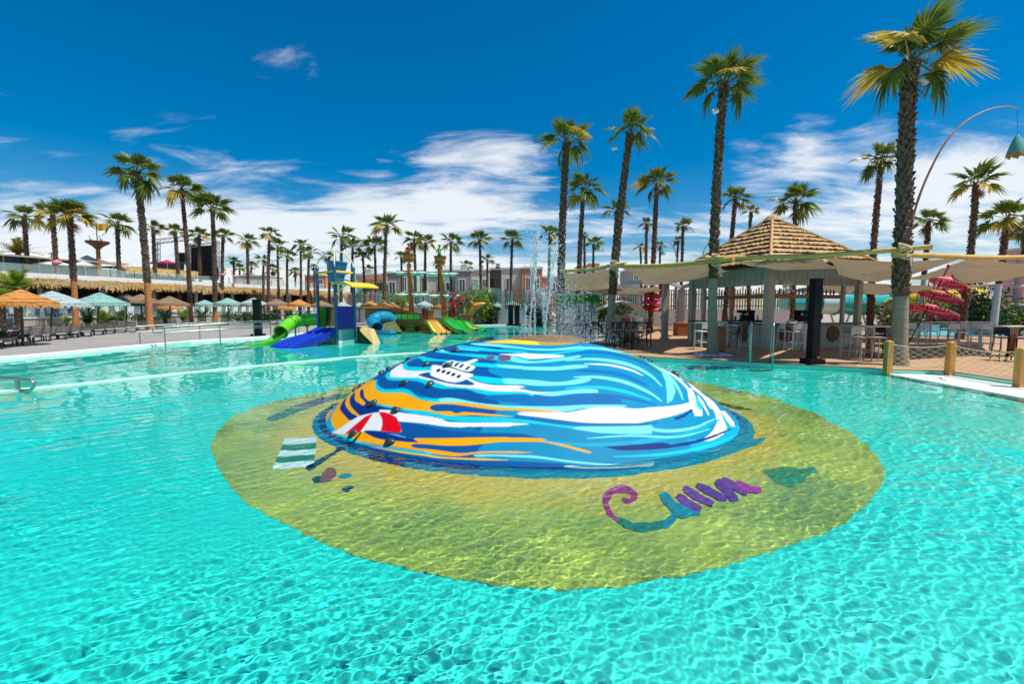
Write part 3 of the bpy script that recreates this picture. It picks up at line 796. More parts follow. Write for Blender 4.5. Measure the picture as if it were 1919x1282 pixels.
coat('painted_leaf', [(1430,884),(1452,878),(1476,874),(1500,880),(1524,876),(1532,886),(1508,892),(1512,904),(1490,906),(1484,915),(1462,910),(1448,903),(1442,893)], lin((35,140,95)), 0.012, pool_floor, 2)

# ================================================================== palms
M_leaf = mat('palm_leaf', (0.085,0.135,0.02), rough=0.45, var=0.35, scale=3.0, trans=0.38, color2=(0.135,0.185,0.024))
M_leafy = mat('palm_leaf_yellow', (0.50,0.30,0.03), rough=0.5, var=0.3, scale=3.0, trans=0.4, color2=(0.42,0.34,0.05))
M_leafd = mat('palm_leaf_dry', (0.24,0.16,0.085), rough=0.8, var=0.35, scale=3.0, trans=0.2)
M_trunk = mat('palm_trunk', (0.095,0.055,0.034), rough=0.9, var=0.45, scale=5.0, bump=0.6, bscale=14)
M_boot = mat('palm_leaf_base', (0.125,0.078,0.050), rough=0.85, var=0.4, scale=4.0)
M_bootp = mat('palm_leaf_base_pale', (0.34,0.27,0.21), rough=0.85, var=0.3, scale=5.0)
M_shav = mat('palm_shaved_grey', (0.27,0.235,0.16), rough=0.85, var=0.25, scale=2.0, bump=0.5, bscale=10, stretch=(1,1,5))
M_shavo = mat('palm_shaved_orange', (0.40,0.16,0.05), rough=0.85, var=0.3, scale=2.0, bump=0.5, bscale=10, stretch=(1,1,5))
M_white_trunk = mat('palm_limewashed', (0.42,0.55,0.55), rough=0.85, var=0.15, scale=2.0, bump=0.4, bscale=10)

def leaf_mb(nl, droop, seg=3, wid=1.0, seed=0, spread=118):
    """fan leaf, unit length along +x: petiole, then pleated leaflets that taper and droop"""
    g = random.Random(seed); b = MB(); pl = 0.42
    bend = lambda x, z=0.0: z - droop*0.55*x*x
    b.add([(0,-.022,0.0),(0,.022,0.0),(pl,.010,bend(pl)),(pl,-.010,bend(pl)),(0,0,-.02),(pl,0,bend(pl)-.012)],[(0,1,2,3),(1,4,5,2),(4,0,3,5)])
    for i in range(nl):
        ph = R(-spread + 2*spread*(i+0.5)/nl + g.uniform(-3,3))
        L = (0.58*(0.74+0.26*math.cos(ph)))*g.uniform(.88,1.08)
        w = wid*1.25*L*math.radians(2*spread/nl)*0.60
        dx, dy = math.cos(ph), math.sin(ph); px, py = -dy, dx
        tw = 0.5*(1 if i % 2 else -1); dr = g.uniform(.6,1.3)*(0.25+0.5*droop)
        ts = [0.0, 0.38, 0.68, 1.0] if seg >= 3 else [0.0, 0.55, 1.0]
        ws = [0.10, 1.0, 0.62, 0.0] if seg >= 3 else [0.12, 1.0, 0.0]
        rows = []
        for t, wv in zip(ts, ws):
            x = pl + dx*L*t; y = dy*L*t*(1-0.12*t)
            z = bend(max(x,0)) - dr*L*0.55*t**2.2 + 0.10*L*math.sin(abs(ph))*t
            hw = w*wv*0.5
            rows.append(((x-px*hw, y-py*hw, z-hw*tw), (x+px*hw, y+py*hw, z+hw*tw)))
        for r0, r1 in zip(rows[:-2], rows[1:-1]): b.quad(r0[0], r0[1], r1[1], r1[0])
        tip = rows[-1][0]; b.tri(rows[-2][0], rows[-2][1], tip)
    return b
LEAF = {}
for nm, m_ in (('g', M_leaf), ('y', M_leafy), ('d', M_leafd)):
    for lv, (nl, sg) in enumerate(((30, 3), (20, 3), (11, 2))):
        for v_, dr in enumerate((0.15, 0.5, 0.95)):
            if nm == 'd': dr = 0.5+0.5*v_
            LEAF[nm, lv, v_] = (leaf_mb(nl, dr, sg, seed=lv*7+v_, wid=(0.8 if nm == 'd' else 1.0), spread=(70 if nm == 'd' else 118)), m_)
LEAF_ME = {k: b_.mesh('frond', m_) for k, (b_, m_) in LEAF.items()}
def frond_matrix(o, d, L, roll):
    x = d.normalized(); up = Vector((0,0,1)) if abs(x.z) < .97 else Vector((-1,0,0))
    y = up.cross(x).normalized(); z = x.cross(y)
    M = Matrix(((x.x,y.x,z.x,o.x),(x.y,y.y,z.y,o.y),(x.z,y.z,z.z,o.z),(0,0,0,1)))
    return M @ Matrix.Rotation(roll, 4, 'X') @ Matrix.Scale(L, 4)
def crown_fronds(n, L, g, wind, yel, dry, hang, spr=None):
    """(kind, variant, direction, length, roll) of each frond, young spears up, old ones hanging"""
    out = []
    n = max(9, int(n*g.uniform(.8,1.25)))
    sp_ = spr or g.uniform(84, 116)
    for i in range(n):
        t = (i+0.5)/n; az = i*2.39996 + g.uniform(-.25,.25)
        el_ = R(86 - sp_*t**1.15 + g.uniform(-10,10))
        d = Vector((math.cos(az)*math.cos(el_), math.sin(az)*math.cos(el_), math.sin(el_)))
        d += Vector((wind*1.0, wind*0.2, wind*0.25*max(0, 1-t)))
        k = 'g'
        if t > 0.70 and g.random() < yel: k = 'y'
        v_ = 0 if t < .35 else (1 if t < .75 else 2)
        out.append((k, v_, d, L*(0.72+0.36*min(1, t*2.2))*g.uniform(.9,1.1), g.uniform(-.5,.5)))
    for i in range(dry):
        az = g.uniform(0, 6.28); el_ = R(g.uniform(-84,-58))
        d = Vector((math.cos(az)*math.cos(el_), math.sin(az)*math.cos(el_), math.sin(el_)))
        out.append(('d', g.randrange(3), d, L*g.uniform(.55,.85), g.uniform(-1,1)))
    for az, el_, L2 in hang:
        az, el_ = R(az), R(el_)
        out.append(('g', 2, Vector((math.cos(az)*math.cos(el_), math.sin(az)*math.cos(el_), math.sin(el_))), L*L2, 0.0))
    return out
def palm(label, base, top, cr, rb, seed, n=18, lv=1, wind=0.12, yel=0.15, dry=2, hang=(), shaved=0.0, spr=None, shav_m=None, boots=26, group='fan palms', skinny=False, singly=True):
    g = random.Random(seed); base = Vector(base); top = Vector(top)
    t = thing('palm_tree', label, 'palm tree', base, 0.0, group)
    H = (top-base); bow = Vector((g.uniform(-.012,.012), g.uniform(-.01,.01), 0))*H.length
    def axis(s): return H*s + bow*4*s*(1-s)*1.0
    def rad(s): return rb*(1.0-0.30*s) + rb*0.28*max(0, 1-s*14)
    nn_ = 14; s0 = shaved
    if shaved > 0:
        b = MB(); pts = [axis(shaved*k/7) for k in range(8)]
        b.tube(pts, [rad(shaved*k/7)*(0.98 if k % 2 else 1.0) for k in range(8)], 14, cap=True)
        b.build('shaved_trunk', shav_m or M_shav, t, smooth=60)
    b = MB(); pts = [axis(s0+(1-s0)*k/nn_) for k in range(nn_+1)]
    b.tube(pts, [rad(s0+(1-s0)*k/nn_)*0.92*g.uniform(.95,1.05) for k in range(nn_+1)], 9, cap=True)
    b.build('trunk', M_trunk, t, smooth=50)
    # stubs of cut leaves spiralling up the trunk
    b = MB(); L = H.length*(1-s0); N = int(L*boots)
    for i in range(N):
        s = s0 + (1-s0)*(i+.5)/N; az = i*2.39996*1.0 + g.uniform(-.2,.2)
        c = axis(s); r_ = rad(s)*0.88
        o = Vector((math.cos(az), math.sin(az), 0)); tn = Vector((-o.y, o.x, 0))
        w = rb*g.uniform(.30,.5); up = rb*g.uniform(.55,1.15); outw = rb*g.uniform(.18,.55)
        if s > .93: outw *= 1.3; up *= 1.3
        q = c + o*r_
        a1, a2 = q - tn*w - Vector((0,0,up*.35)), q + tn*w - Vector((0,0,up*.35))
        b1, b2 = q + o*outw - tn*w*.45 + Vector((0,0,up*.6)), q + o*outw + tn*w*.45 + Vector((0,0,up*.6))
        k1, k2 = q + o*outw*.5 - tn*w*.4 + Vector((0,0,up*.72)), q + o*outw*.5 + tn*w*.4 + Vector((0,0,up*.72))
        b.k = 0
        b.add([a1,a2,b2,b1,k1,k2],[(0,1,2,3),(1,5,2),(0,3,4)])
        b.k = 1 if g.random() < .42 else 0
        b.add([b1,b2,k2,k1],[(0,1,2,3)])
    stuff(b.build('leaf_bases', [M_boot, M_bootp], t))
    fr = crown_fronds(n, cr, g, wind, yel, dry, hang, spr)
    o0 = axis(1.0)
    if singly:
        for i, (k, v_, d, L_, roll) in enumerate(fr):
            o = link('frond', LEAF_ME[k, lv, v_], t)
            o.matrix_local = frond_matrix(o0 + Vector((0,0,rb*.3)) + Vector((d.x,d.y,0))*rb*.5, d, L_, roll)
    else:
        cb = MB()
        for (k, v_, d, L_, roll) in fr:
            cb.k = 'gyd'.index(k); src = LEAF[k, lv, v_][0]
            cb.add(src.v, src.f, frond_matrix(o0 + Vector((0,0,rb*.3)) + Vector((d.x,d.y,0))*rb*.5, d, L_, roll))
        stuff(cb.build('crown', [M_leaf, M_leafy, M_leafd], t))
    return t, axis, rad

BASE_Z = 0.1
def palm_px(label, cx, cy, crp, bx, by=None, Y=None, zc=10.2, bz=BASE_Z, **kw):
    """stand a palm where the photograph has it: crown centre, foot and either its foot's row, its distance or its height"""
    if by is not None: b0 = P(bx, by, bz); Y = b0.y
    else:
        if Y is None: Y = (zc-CAM_H)*F_PX/(572-cy)
        d = D(bx, 575, Y); b0 = Vector((d.x, Y, bz))
    t0 = D(cx, cy+crp*0.12, Y)
    t0.y = Y + 0.0
    b0.y = Y
    cr = crp/F_PX*Y*1.0
    return palm(label, b0, t0, cr, kw.pop('rb', 0.24), **kw)
# --- by the bar deck (nearest first)
P2 = palm_px('tallest shaggy palm carrying the bamboo beams beside the bar, its fronds blown over', 1704, 104, 96, 1684, 684, bz=.12, seed=5, n=16, spr=74, lv=0, wind=0.42, yel=.15, dry=1, hang=((200,-22,1.0),(-15,-28,1.0)), shaved=.235, boots=44, rb=.215)
P1 = palm_px('tall palm with smooth grey lower trunk standing before the bar roof', 1356, 150, 62, 1335, 665, bz=.12, seed=8, n=16, spr=84, lv=0, wind=0.08, yel=.12, dry=0, hang=((185,-30,1.0),(-5,-35,1.05)), shaved=.29, boots=44, rb=.17)
P0 = palm_px('leaning palm that holds the bamboo beam left of the bar', 1181, 244, 46, 1141, 645, bz=.12, seed=14, n=16, spr=92, lv=0, wind=0.15, yel=.1, dry=0, hang=((-20,-40,.9),), shaved=.24, boots=40, rb=.19)
PM1 = palm_px('palm behind the fountain jets at the end of the bamboo beam', 1062, 262, 50, 1050, 634, bz=.12, seed=21, n=17, spr=92, lv=0, wind=0.10, yel=.1, dry=0, hang=((180,-50,1.0),(-20,-25,.95)), shaved=0, boots=38, rb=.215)
M_lp = 'slim floodlit palms round the bar'
palm_px('palm between the fountain palm and the leaning palm', 1094, 352, 40, 1084, Y=31, seed=31, n=15, wind=.1, hang=((0,-20,1),), rb=.18)
palm_px('short palm half hidden behind the leaning palm trunk', 1156, 392, 27, 1150, Y=39, seed=32, n=15, rb=.18)
palm_px('palm with hanging side fronds above the middle of the sail beam', 1231, 340, 40, 1219, Y=31, seed=33, n=15, hang=((180,-45,1),(-10,-30,1)), rb=.18)
palm_px('palm looking over the bar roof just right of the grey trunked palm', 1378, 370, 30, 1357, Y=34, seed=34, n=15, rb=.18)
palm_px('palm rising behind the peak of the thatched bar roof', 1491, 374, 44, 1487, Y=33, seed=35, n=15, rb=.18)
palm_px('dark palm close left of the tallest shaggy palm', 1652, 296, 42, 1633, Y=26, seed=36, n=15, hang=((185,-25,1),), rb=.18)
palm_px('dark palm right of the bamboo lamp pole', 1829, 340, 46, 1803, Y=25, seed=37, n=15, wind=.2, rb=.18)
palm_px('small palm with limewashed foot between the lamp pole and the dark palm', 1740, 412, 32, 1725, Y=33, seed=38, n=15, shaved=.5, shav_m=M_white_trunk, rb=.18)
palm_px('bright green palm with limewashed foot by the slide garden', 1888, 405, 46, 1864, Y=27, seed=39, n=15, shaved=.45, shav_m=M_white_trunk, rb=.18)
palm_px('low palm peeping over the sail at the frame edge', 1925, 425, 30, 1912, Y=30, seed=40, n=18, rb=.18)
# --- thin far palms over the sails
for k_, (cx, cy, crp, bx, lab) in enumerate((
        (1030,436,22,1030,'short palm whose crown shows through the fountain spray'), (1112,456,20,1112,'small bushy palm beyond the beam right of the fountain'),
        (1200,462,13,1201,'tiny palm over the beam with a tuft crown, left one of the pair'), (1237,460,13,1236,'tiny palm over the beam with a tuft crown, right one of the pair'),
        (1212,418,14,1210,'thin palm close against the palm with hanging side fronds'), (1280,422,20,1276,'thin ragged palm above the sail left of the bar roof'),
        (1271,450,12,1268,'stunted palm beside the thin ragged palm'), (1407,395,15,1407,'thin palm above the left slope of the bar roof'), (1095,440,8,1096,'bare palm trunk with almost no crown left'))):
    palm_px(lab, cx, cy, crp, bx, zc=8.5, seed=60+k_, n=14, lv=2, rb=.15, boots=14, dry=2, singly=crp >= 20, group='thin far palms over the sails')
# --- middle distance behind the ship and the fountain
for k_, (cx, cy, crp, bx, lab, yl) in enumerate((
        (960,447,24,957,'palm in front of the orange walled flats',.1), (899,448,25,903,'palm before the grey flats with long side fronds',.1),
        (845,451,24,848,'palm just right of the right crow nest mast',.1), (797,453,22,795,'palm between the two masts, right of its twin',.2),
        (776,446,22,778,'palm between the two masts, next to the left mast',.1), (724,420,30,719,'tall palm with a skirt of yellow leaves left of the ship masts',.9),
        (702,459,26,705,'palm close left of the yellow skirted palm',.1), (641,440,28,640,'dark palm behind the tipping bucket',.1),
        (661,460,24,658,'lower dark palm right behind the tipping bucket',.1))):
    palm_px(lab, cx, cy, crp, bx, zc=9.8, seed=80+k_, n=15, lv=1, rb=.19, boots=18, yel=yl, dry=1, singly=True, group='palms round the far end of the pool')
for k_, (cx, cy, crp, bx, lab) in enumerate((
        (913,486,15,911,'small palm low beside the palm with long side fronds'), (873,497,15,872,'small palm over the grey flats roof'), (752,480,15,754,'small palm behind the left mast basket'),
        (822,492,12,824,'small palm behind the right mast basket'), (691,505,14,690,'tiny palm over the pale roofs right of the play tower'), (617,480,14,615,'small palm left of the tipping bucket hoop'),
        (563,458,17,562,'palm of the pair over the end of the thatch, taller one'), (579,472,18,578,'palm of the pair over the end of the thatch, lower one'), (588,500,9,590,'tiny palm in front of the tower post'),
        (553,508,13,553,'tiny palm low over the thatch end'), (520,460,20,523,'palm with yellowing skirt over the long thatch'), (505,436,19,503,'tallest palm over the middle of the long thatch'),
        (538,478,18,537,'dark palm right of the yellowing one over the thatch'), (494,486,15,496,'low palm left of the tallest thatch palm'), (511,503,14,509,'low dark palm under the tallest thatch palm'),
        (438,490,14,437,'low palm by the flamingo pair'), (449,502,12,449,'lowest palm by the flamingo pair'), (471,497,12,469,'small dark palm past the pale block'), (680,480,14,683,'thin palm between bucket and yellow skirted palm'),
        (766,470,10,766,'sliver of a palm behind the left mast'))):
    palm_px(lab, cx, cy, crp, bx, zc=8.4 if cy > 470 else 10.5, seed=110+k_, n=13, lv=2, rb=.19, boots=11, dry=2, singly=crp >= 18, group='small palms on the skyline')
# --- along the lounger side
palm_px('tall palm with orange foot and blown crown behind the loungers', 256, 318, 44, 281, 617, seed=151, n=19, lv=1, wind=.12, yel=.2, dry=1, hang=((-20,-50,1.2),(178,-18,1.0),(-5,-42,1.3)), shaved=.30, shav_m=M_shavo, boots=30, rb=.255)
palm_px('tall palm next to the blown one, its orange foot by the brown parasols', 340, 350, 36, 358, 606, seed=152, n=18, lv=1, wind=.2, yel=.2, dry=0, hang=((-10,-25,1.1),), shaved=.16, shav_m=M_shavo, boots=28, rb=.225)
palm_px('neat round headed palm left of the green tube slide', 398, 388, 36, 403, 608, seed=153, n=21, lv=1, wind=.02, yel=.1, dry=0, shaved=.16, shav_m=M_shavo, boots=28, rb=.225)
palm_px('palm with a heavy skirt of yellow fronds behind the teal parasol', 131, 402, 40, 143, 612, seed=154, n=21, lv=1, wind=.1, yel=1.0, dry=3, shaved=.42, shav_m=M_shavo, boots=28, rb=.255)
for k_, (cx, cy, crp, bx, lab, kw) in enumerate((
        (98,398,30,103,'palm with yellow underfronds standing on the upper terrace', dict(yel=.9,dry=3)), (45,404,30,52,'windblown palm with a tied flag on the upper terrace', dict(yel=.3,dry=3,hang=((190,-20,1.1),(-5,-10,1.2)))),
        (220,416,28,228,'ragged palm between the lookout nest and the tall blown palm', dict(yel=.2,dry=4,hang=((-5,-25,1.2),))), (287,426,20,293,'palm in front of the stage truss', dict(yel=.3,dry=1)),
        (328,432,18,336,'narrow palm left of the stage screen', dict(yel=.6,dry=1)), (373,440,20,379,'palm in front of the black stage screen', dict(yel=.3,dry=3)),
        (418,440,21,416,'palm just above the pair of flamingos', dict(yel=.2,dry=3)), (463,450,20,462,'palm standing before the pale rooftop block', dict(yel=.2,dry=4)))):
    palm_px(lab, cx, cy, crp, bx, zc=11.5, seed=170+k_, n=14, lv=1, rb=.245, boots=18, singly=True, group='palms on the upper terrace', **kw)

# ================================================================== bar pavilion, bamboo beams and sails
M_bamboo = mat('bamboo', lin((196,164,84)), rough=0.5, var=0.18, scale=3, bump=0.15, bscale=12)
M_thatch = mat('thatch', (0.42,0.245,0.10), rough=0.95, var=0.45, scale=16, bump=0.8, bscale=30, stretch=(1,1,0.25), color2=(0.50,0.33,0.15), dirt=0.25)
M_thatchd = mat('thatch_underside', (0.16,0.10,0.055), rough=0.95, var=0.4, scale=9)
M_bwhite = mat('bar_white_boards', (0.36,0.39,0.32), rough=0.7, var=0.06, scale=2, dirt=0.25)
M_bgrey = mat('grey_posts', (0.33,0.34,0.31), rough=0.65, var=0.12, scale=3)
M_dark = mat('dark_counter', (0.05,0.055,0.05), rough=0.25, var=0.2, scale=4)
M_wood = mat('red_brown_wood', (0.30,0.105,0.035), rough=0.5, var=0.25, scale=2, stretch=(1,1,6), bump=0.2)
M_wood_o = mat('orange_wood', (0.52,0.25,0.055), rough=0.55, var=0.25, scale=3, stretch=(4,4,1), bump=0.25, bscale=12)
M_rattan = mat('brown_rattan', (0.12,0.055,0.03), rough=0.7, var=0.4, scale=40, bump=0.8, bscale=70)
M_steel = mat('stainless_rail', (0.33,0.40,0.36), rough=0.34, var=0.1, scale=3, metal=0.9)
M_black = mat('black_paint', (0.008,0.008,0.009), rough=0.6, var=0.3, scale=4, spec=0.15)
M_white = mat('white_paint', (0.78,0.79,0.78), rough=0.45, var=0.05, scale=3)
M_sail = mat('sail_cloth', (0.36,0.30,0.20), rough=0.85, var=0.08, scale=1.2, trans=0.26, bump=0.15, bscale=120)
M_glassg = mat('greenish_glass', (0.30,0.45,0.38), rough=0.1, var=0.05, scale=2, spec=0.6)
M_inside = mat('bar_dark_inside', (0.07,0.05,0.04), rough=0.7, var=0.3, scale=2)

K = Vector((10.68, 19.0, 0)); _u = Vector((K.x, K.y, 0)).normalized(); _v = Vector((-_u.y, _u.x, 0)); HD = 3.6
CB = K + _u*HD; LCn = CB + _v*HD; RCn = CB - _v*HD; BCn = CB + _u*HD
bar = thing('bar_pavilion', 'white boarded poolside bar under a stepped thatched pyramid roof', 'bar', (CB.x, CB.y, .12))
ang = math.atan2((RCn-K).y, (RCn-K).x); side = (RCn-K).length
# local frame: x along the right front face from K, y along the left front face, origin at K
MF = Matrix.Translation(K + Vector((0,0,.12)) - Vector((CB.x,CB.y,.12))) @ Matrix.Rotation(ang, 4, 'Z')
MW = Matrix.Translation(K + Vector((0,0,.12))) @ Matrix.Rotation(ang, 4, 'Z')
def bpart(name, b, m, smooth=False): return b.build(name, m, bar, smooth, MF)
S_ = side
b = MB(); b.box((0.05,0.05,0),(S_-0.05,0.15,1.02)); bpart('counter_front', b, M_bwhite)
b = MB(); b.box((0.05,0.16,0),(0.15,S_-0.05,1.02)); bpart('counter_front', b, M_bwhite)
for fx in (0, 1):
    b = MB(); n_ = 46
    for i in range(n_):
        a0 = 0.16+(S_-0.32)*i/n_; a1 = 0.16+(S_-0.32)*(i+1)/n_-0.012
        if fx == 0: b.box((a0, 0.018+0.006*(i % 3), 0.08), (a1, 0.047, 1.0))
        else: b.box((0.018+0.006*(i % 3), a0, 0.08), (0.047, a1, 1.0))
    stuff(bpart('cladding', b, M_bwhite))
    b = MB()
    for i in range(n_):
        a0 = 0.16+(S_-0.32)*i/n_; a1 = 0.16+(S_-0.32)*(i+1)/n_-0.012
        if fx == 0: b.box((a0, 0.018+0.006*(i % 3), 2.72), (a1, 0.047, 3.5))
        else: b.box((0.018+0.006*(i % 3), a0, 2.72), (0.047, a1, 3.5))
    stuff(bpart('fascia_cladding', b, M_bwhite))
b = MB(); b.box((-.12,-.12,1.03),(S_,0.42,1.09)); b.box((-.12,.425,1.03),(0.42,S_,1.09)); bpart('counter_top', b, M_dark)
b = MB(); b.box((0.05,0.05,2.70),(S_-.05,0.14,3.75)); b.box((0.05,0.15,2.70),(0.14,S_-.05,3.75)); bpart('fascia', b, M_bwhite)
for (x, y, w, m_) in ((0,0,.30,M_bwhite),(S_-.12,0.05,.22,M_bwhite),(0.05,S_-.12,.26,M_bwhite),(S_-.95,.1,.13,M_bgrey),(0.08,S_-1.0,.13,M_bgrey),(S_-.1,S_-.1,.22,M_bgrey),(S_*.5,S_-.1,.16,M_bgrey),(S_-.1,S_*.5,.16,M_bgrey)):
    b = MB(); b.cbox((x+.02,y+.02,1.87),(w,w,3.74)); b.cbox((x+.02,y+.02,.06),(w+.06,w+.06,.12)); b.cbox((x+.02,y+.02,2.42),(w+.05,w+.05,.08)); bpart('column', b, m_)
b = MB(); b.box((.3,.55,2.15),(S_-.3,.75,2.33)); b.box((.55,.77,2.15),(.75,S_-.3,2.33)); bpart('hanging_shelf', b, M_wood)
b = MB(); b.box((1.3,S_-1.3,0),(S_-1.5,S_-.9,1.05)); b.box((1.3,S_-1.3,1.06),(S_-1.5,S_-.9,1.1)); bpart('back_counter', b, M_inside)
b = MB(); b.box((-.2,-.2,3.76),(S_+.2,S_+.2,3.82)); bpart('ceiling', b, M_inside)
b = MB(); b.box((.18,.18,-.11),(S_-.18,S_-.18,.012)); bpart('bar_floor', b, M_inside)
# discs of woven rattan on the counter front
for (x, y, fx) in ((1.0,0,0),(3.55,0,0),(0,1.35,1),(0,3.6,1)):
    Mr = Matrix.Translation((x, -.002, .60)) @ Matrix.Rotation(R(90), 4, 'X') if fx == 0 else Matrix.Translation((-.002, y, .60)) @ Matrix.Rotation(R(-90), 4, 'Y')
    b = MB(); b.lathe([(0,.055),(.08,.06),(.09,.045),(.17,.055),(.18,.042),(.26,.05),(.27,.04),(.33,.045),(.345,.0)], 24, M=Mr); bpart('rattan_disc', b, M_rattan, 40)
# roof: stepped rows of thatch, each its own ring
EAVE = 4.35; z_e = 3.66; z_a = 6.12; rows = 11
M_strawp = mat('pale_straw_end', (0.55,0.42,0.22), rough=.9, var=.3, scale=20)
def ring_row(i):
    b = MB(); g = random.Random(40+i)
    r0 = EAVE*(1-i/rows); r1 = EAVE*(1-(i+1)/rows)*0.98
    z0 = z_e+(z_a-z_e)*(i/rows) ; z1 = z_e+(z_a-z_e)*((i+1)/rows)
    z0 += 0.12; z1 += 0.05
    seg = max(8, int(52*r0/EAVE))
    pts_o = []; pts_i = []; pts_u = []
    for s_ in range(4):
        a0, a1 = s_*math.pi/2, (s_+1)*math.pi/2
        for k in range(seg):
            t = k/seg
            ex = math.cos(a0)*(1-t)+math.cos(a1)*t; ey = math.sin(a0)*(1-t)+math.sin(a1)*t
            j = g.uniform(-.05,.05); jz = g.uniform(-.035,.03)
            pts_o.append((ex*(r0+j), ey*(r0+j), z0+jz)); pts_i.append((ex*r1, ey*r1, z1))
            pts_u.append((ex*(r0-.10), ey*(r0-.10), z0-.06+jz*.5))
    n = len(pts_o)
    b.v = pts_i+pts_o+pts_u
    for k in range(n):
        k2 = (k+1) % n
        b.f.append((k, n+k, n+k2, k2)); b.mi.append(0)
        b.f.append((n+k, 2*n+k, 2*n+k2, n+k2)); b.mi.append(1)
    # loose straw ends along the lower edge and over the face
    for q in range(int(n*3.2)):
        k = g.randrange(n); k2 = (k+1) % n; t = g.random(); up_ = g.random()**2*.8; O = Vector(pts_o[k])*(1-t)+Vector(pts_o[k2])*t; I = Vector(pts_i[k])*(1-t)+Vector(pts_i[k2])*t
        d_ = (O-I).normalized(); e_ = (Vector(pts_o[k2])-Vector(pts_o[k])).normalized(); O = O*(1-up_)+I*up_; nz_ = e_.cross(d_); nz_ = nz_ if nz_.z > 0 else -nz_; w_ = g.uniform(.008,.02); l_ = g.uniform(.06,.15)
        p0 = O-d_*.10+nz_*.006; p1 = O+d_*l_*.6+nz_*g.uniform(-.01,.045)+e_*g.uniform(-.04,.04)
        o_ = len(b.v); b.v += [tuple(p0-e_*w_), tuple(p0+e_*w_), tuple(p1)]; b.f.append((o_,o_+1,o_+2)); b.mi.append(0 if g.random() < .7 else 2)
    return b
rot_roof = Matrix.Rotation(math.atan2(-_u.y, -_u.x), 4, 'Z')
for i in range(rows):
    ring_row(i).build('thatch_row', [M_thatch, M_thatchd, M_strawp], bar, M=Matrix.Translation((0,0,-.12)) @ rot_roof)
for s_ in range(4):
    a_ = s_*math.pi/2; b = MB()
    pts = [(math.cos(a_)*EAVE*(1-t)*1.0, math.sin(a_)*EAVE*(1-t), z_e+.075+(z_a-z_e)*t+0.015*math.sin(t*55)) for t in [k/36 for k in range(37)]]
    b.tube(pts, [0.055+.015*(k % 4 == 0) for k in range(37)], 7); b.build('hip_roll', M_thatch, bar, 50, M=Matrix.Translation((0,0,-.12)) @ rot_roof)
b = MB(); b.lathe([(.42,-.16),(.30,.02),(.12,.14),(0,.17)], 10, c=(0,0,z_a+.03)); b.build('roof_cap', M_thatch, bar, M=(0,0,-.12))
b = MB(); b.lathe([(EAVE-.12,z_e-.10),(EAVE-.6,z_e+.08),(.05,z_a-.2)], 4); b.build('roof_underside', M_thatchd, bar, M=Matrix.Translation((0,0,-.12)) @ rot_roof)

# things on and in the bar
def at_bar(x, y, z): return MW @ Vector((x, y, z))
# wall fan, spots
f_ = thing('wall_fan', 'round white caged wall fan on the bar fascia beside the corner post', 'fan', at_bar(.75,-.02,2.62), ang)
b = MB(); b.box((-.05,-.05,-.05),(.05,.04,.12)); b.build('bracket', M_white, f_)
b = MB()
for r_ in (.08,.14,.20,.26): b.tube([(r_*math.cos(a), -.16, r_*math.sin(a)) for a in [k*math.pi/12 for k in range(24)]], .006, 4, closed=True)
for k in range(16): a = k*math.pi/8; b.bar((0.05*math.cos(a),-.16,.05*math.sin(a)),(.26*math.cos(a),-.16,.26*math.sin(a)),.006)
b.build('cage', M_white, f_)
b = MB()
for k in range(3):
    a = k*2.094; b.add([(0,-.1,0),(.2*math.cos(a),-.08,.2*math.sin(a)),(.2*math.cos(a+.8),-.12,.2*math.sin(a+.8))],[(0,1,2)])
b.lathe([(0,.0),(.05,.0),(.05,.1)], 10, M=Matrix.Rotation(R(90),4,'X')); b.build('blades', M_white, f_)
for dx, lab in ((-.28,'white spot lamp on the left face of the bar corner'),(.30,'white spot lamp on the right face of the bar corner')):
    p_ = at_bar(.02,.0,2.80) ; p_ += (MW.to_3x3() @ Vector((dx if dx > 0 else -.04, -.03 if dx > 0 else -dx, 0)))
    s0 = thing('spot_lamp', lab, 'lamp', p_, ang if dx > 0 else ang-R(90))
    b = MB(); b.lathe([(0,-.16),(.07,-.16),(.085,0.02),(.07,.02),(.05,-.06)], 12, M=Matrix.Rotation(R(75),4,'X')); b.build('shade', M_white, s0, 40)
    b = MB(); b.box((-.02,0,-.02),(.02,.16,.03)); b.build('bracket', M_white, s0)
# machines and bottles
def bottle_me(col, h):
    b = MB(); b.lathe([(0,0),(.038,0),(.04,h*.6),(.016,h*.78),(.014,h),(0,h)], 8); return b.mesh('bottle', mat('bottle_glass_%d' % int(h*1000), col, rough=.15, var=.1), smooth=40)
bms = [bottle_me((0.06,0.16,0.05),.30), bottle_me((0.30,0.12,0.03),.27), bottle_me((0.5,0.5,0.45),.29), bottle_me((0.25,0.02,0.02),.25)]
gb = random.Random(3); nb = 0
for k in range(17):
    x = .75+.22*k+gb.uniform(-.04,.04)
    if x > S_-.6: break
    o = link('bottle', bms[gb.randrange(4)]); o.location = at_bar(x, .65, 2.335)
    tag(o, ('first','second','third','fourth','fifth','sixth','seventh','eighth','ninth','tenth','eleventh','twelfth','thirteenth','fourteenth','fifteenth','sixteenth','seventeenth')[k]+' bottle from the corner post on the hanging bar shelf', 'bottle', 'bottles along the bar shelf')
for k in range(12):
    x = 1.5+.17*k
    o = link('bottle', bms[gb.randrange(4)]); o.location = at_bar(x, S_-1.1+gb.uniform(-.1,.1), 1.105)
    tag(o, ('first','second','third','fourth','fifth','sixth','seventh','eighth','ninth','tenth','eleventh','twelfth')[k]+' bottle from the corner post on the rear counter', 'bottle', 'bottles on the back counter')
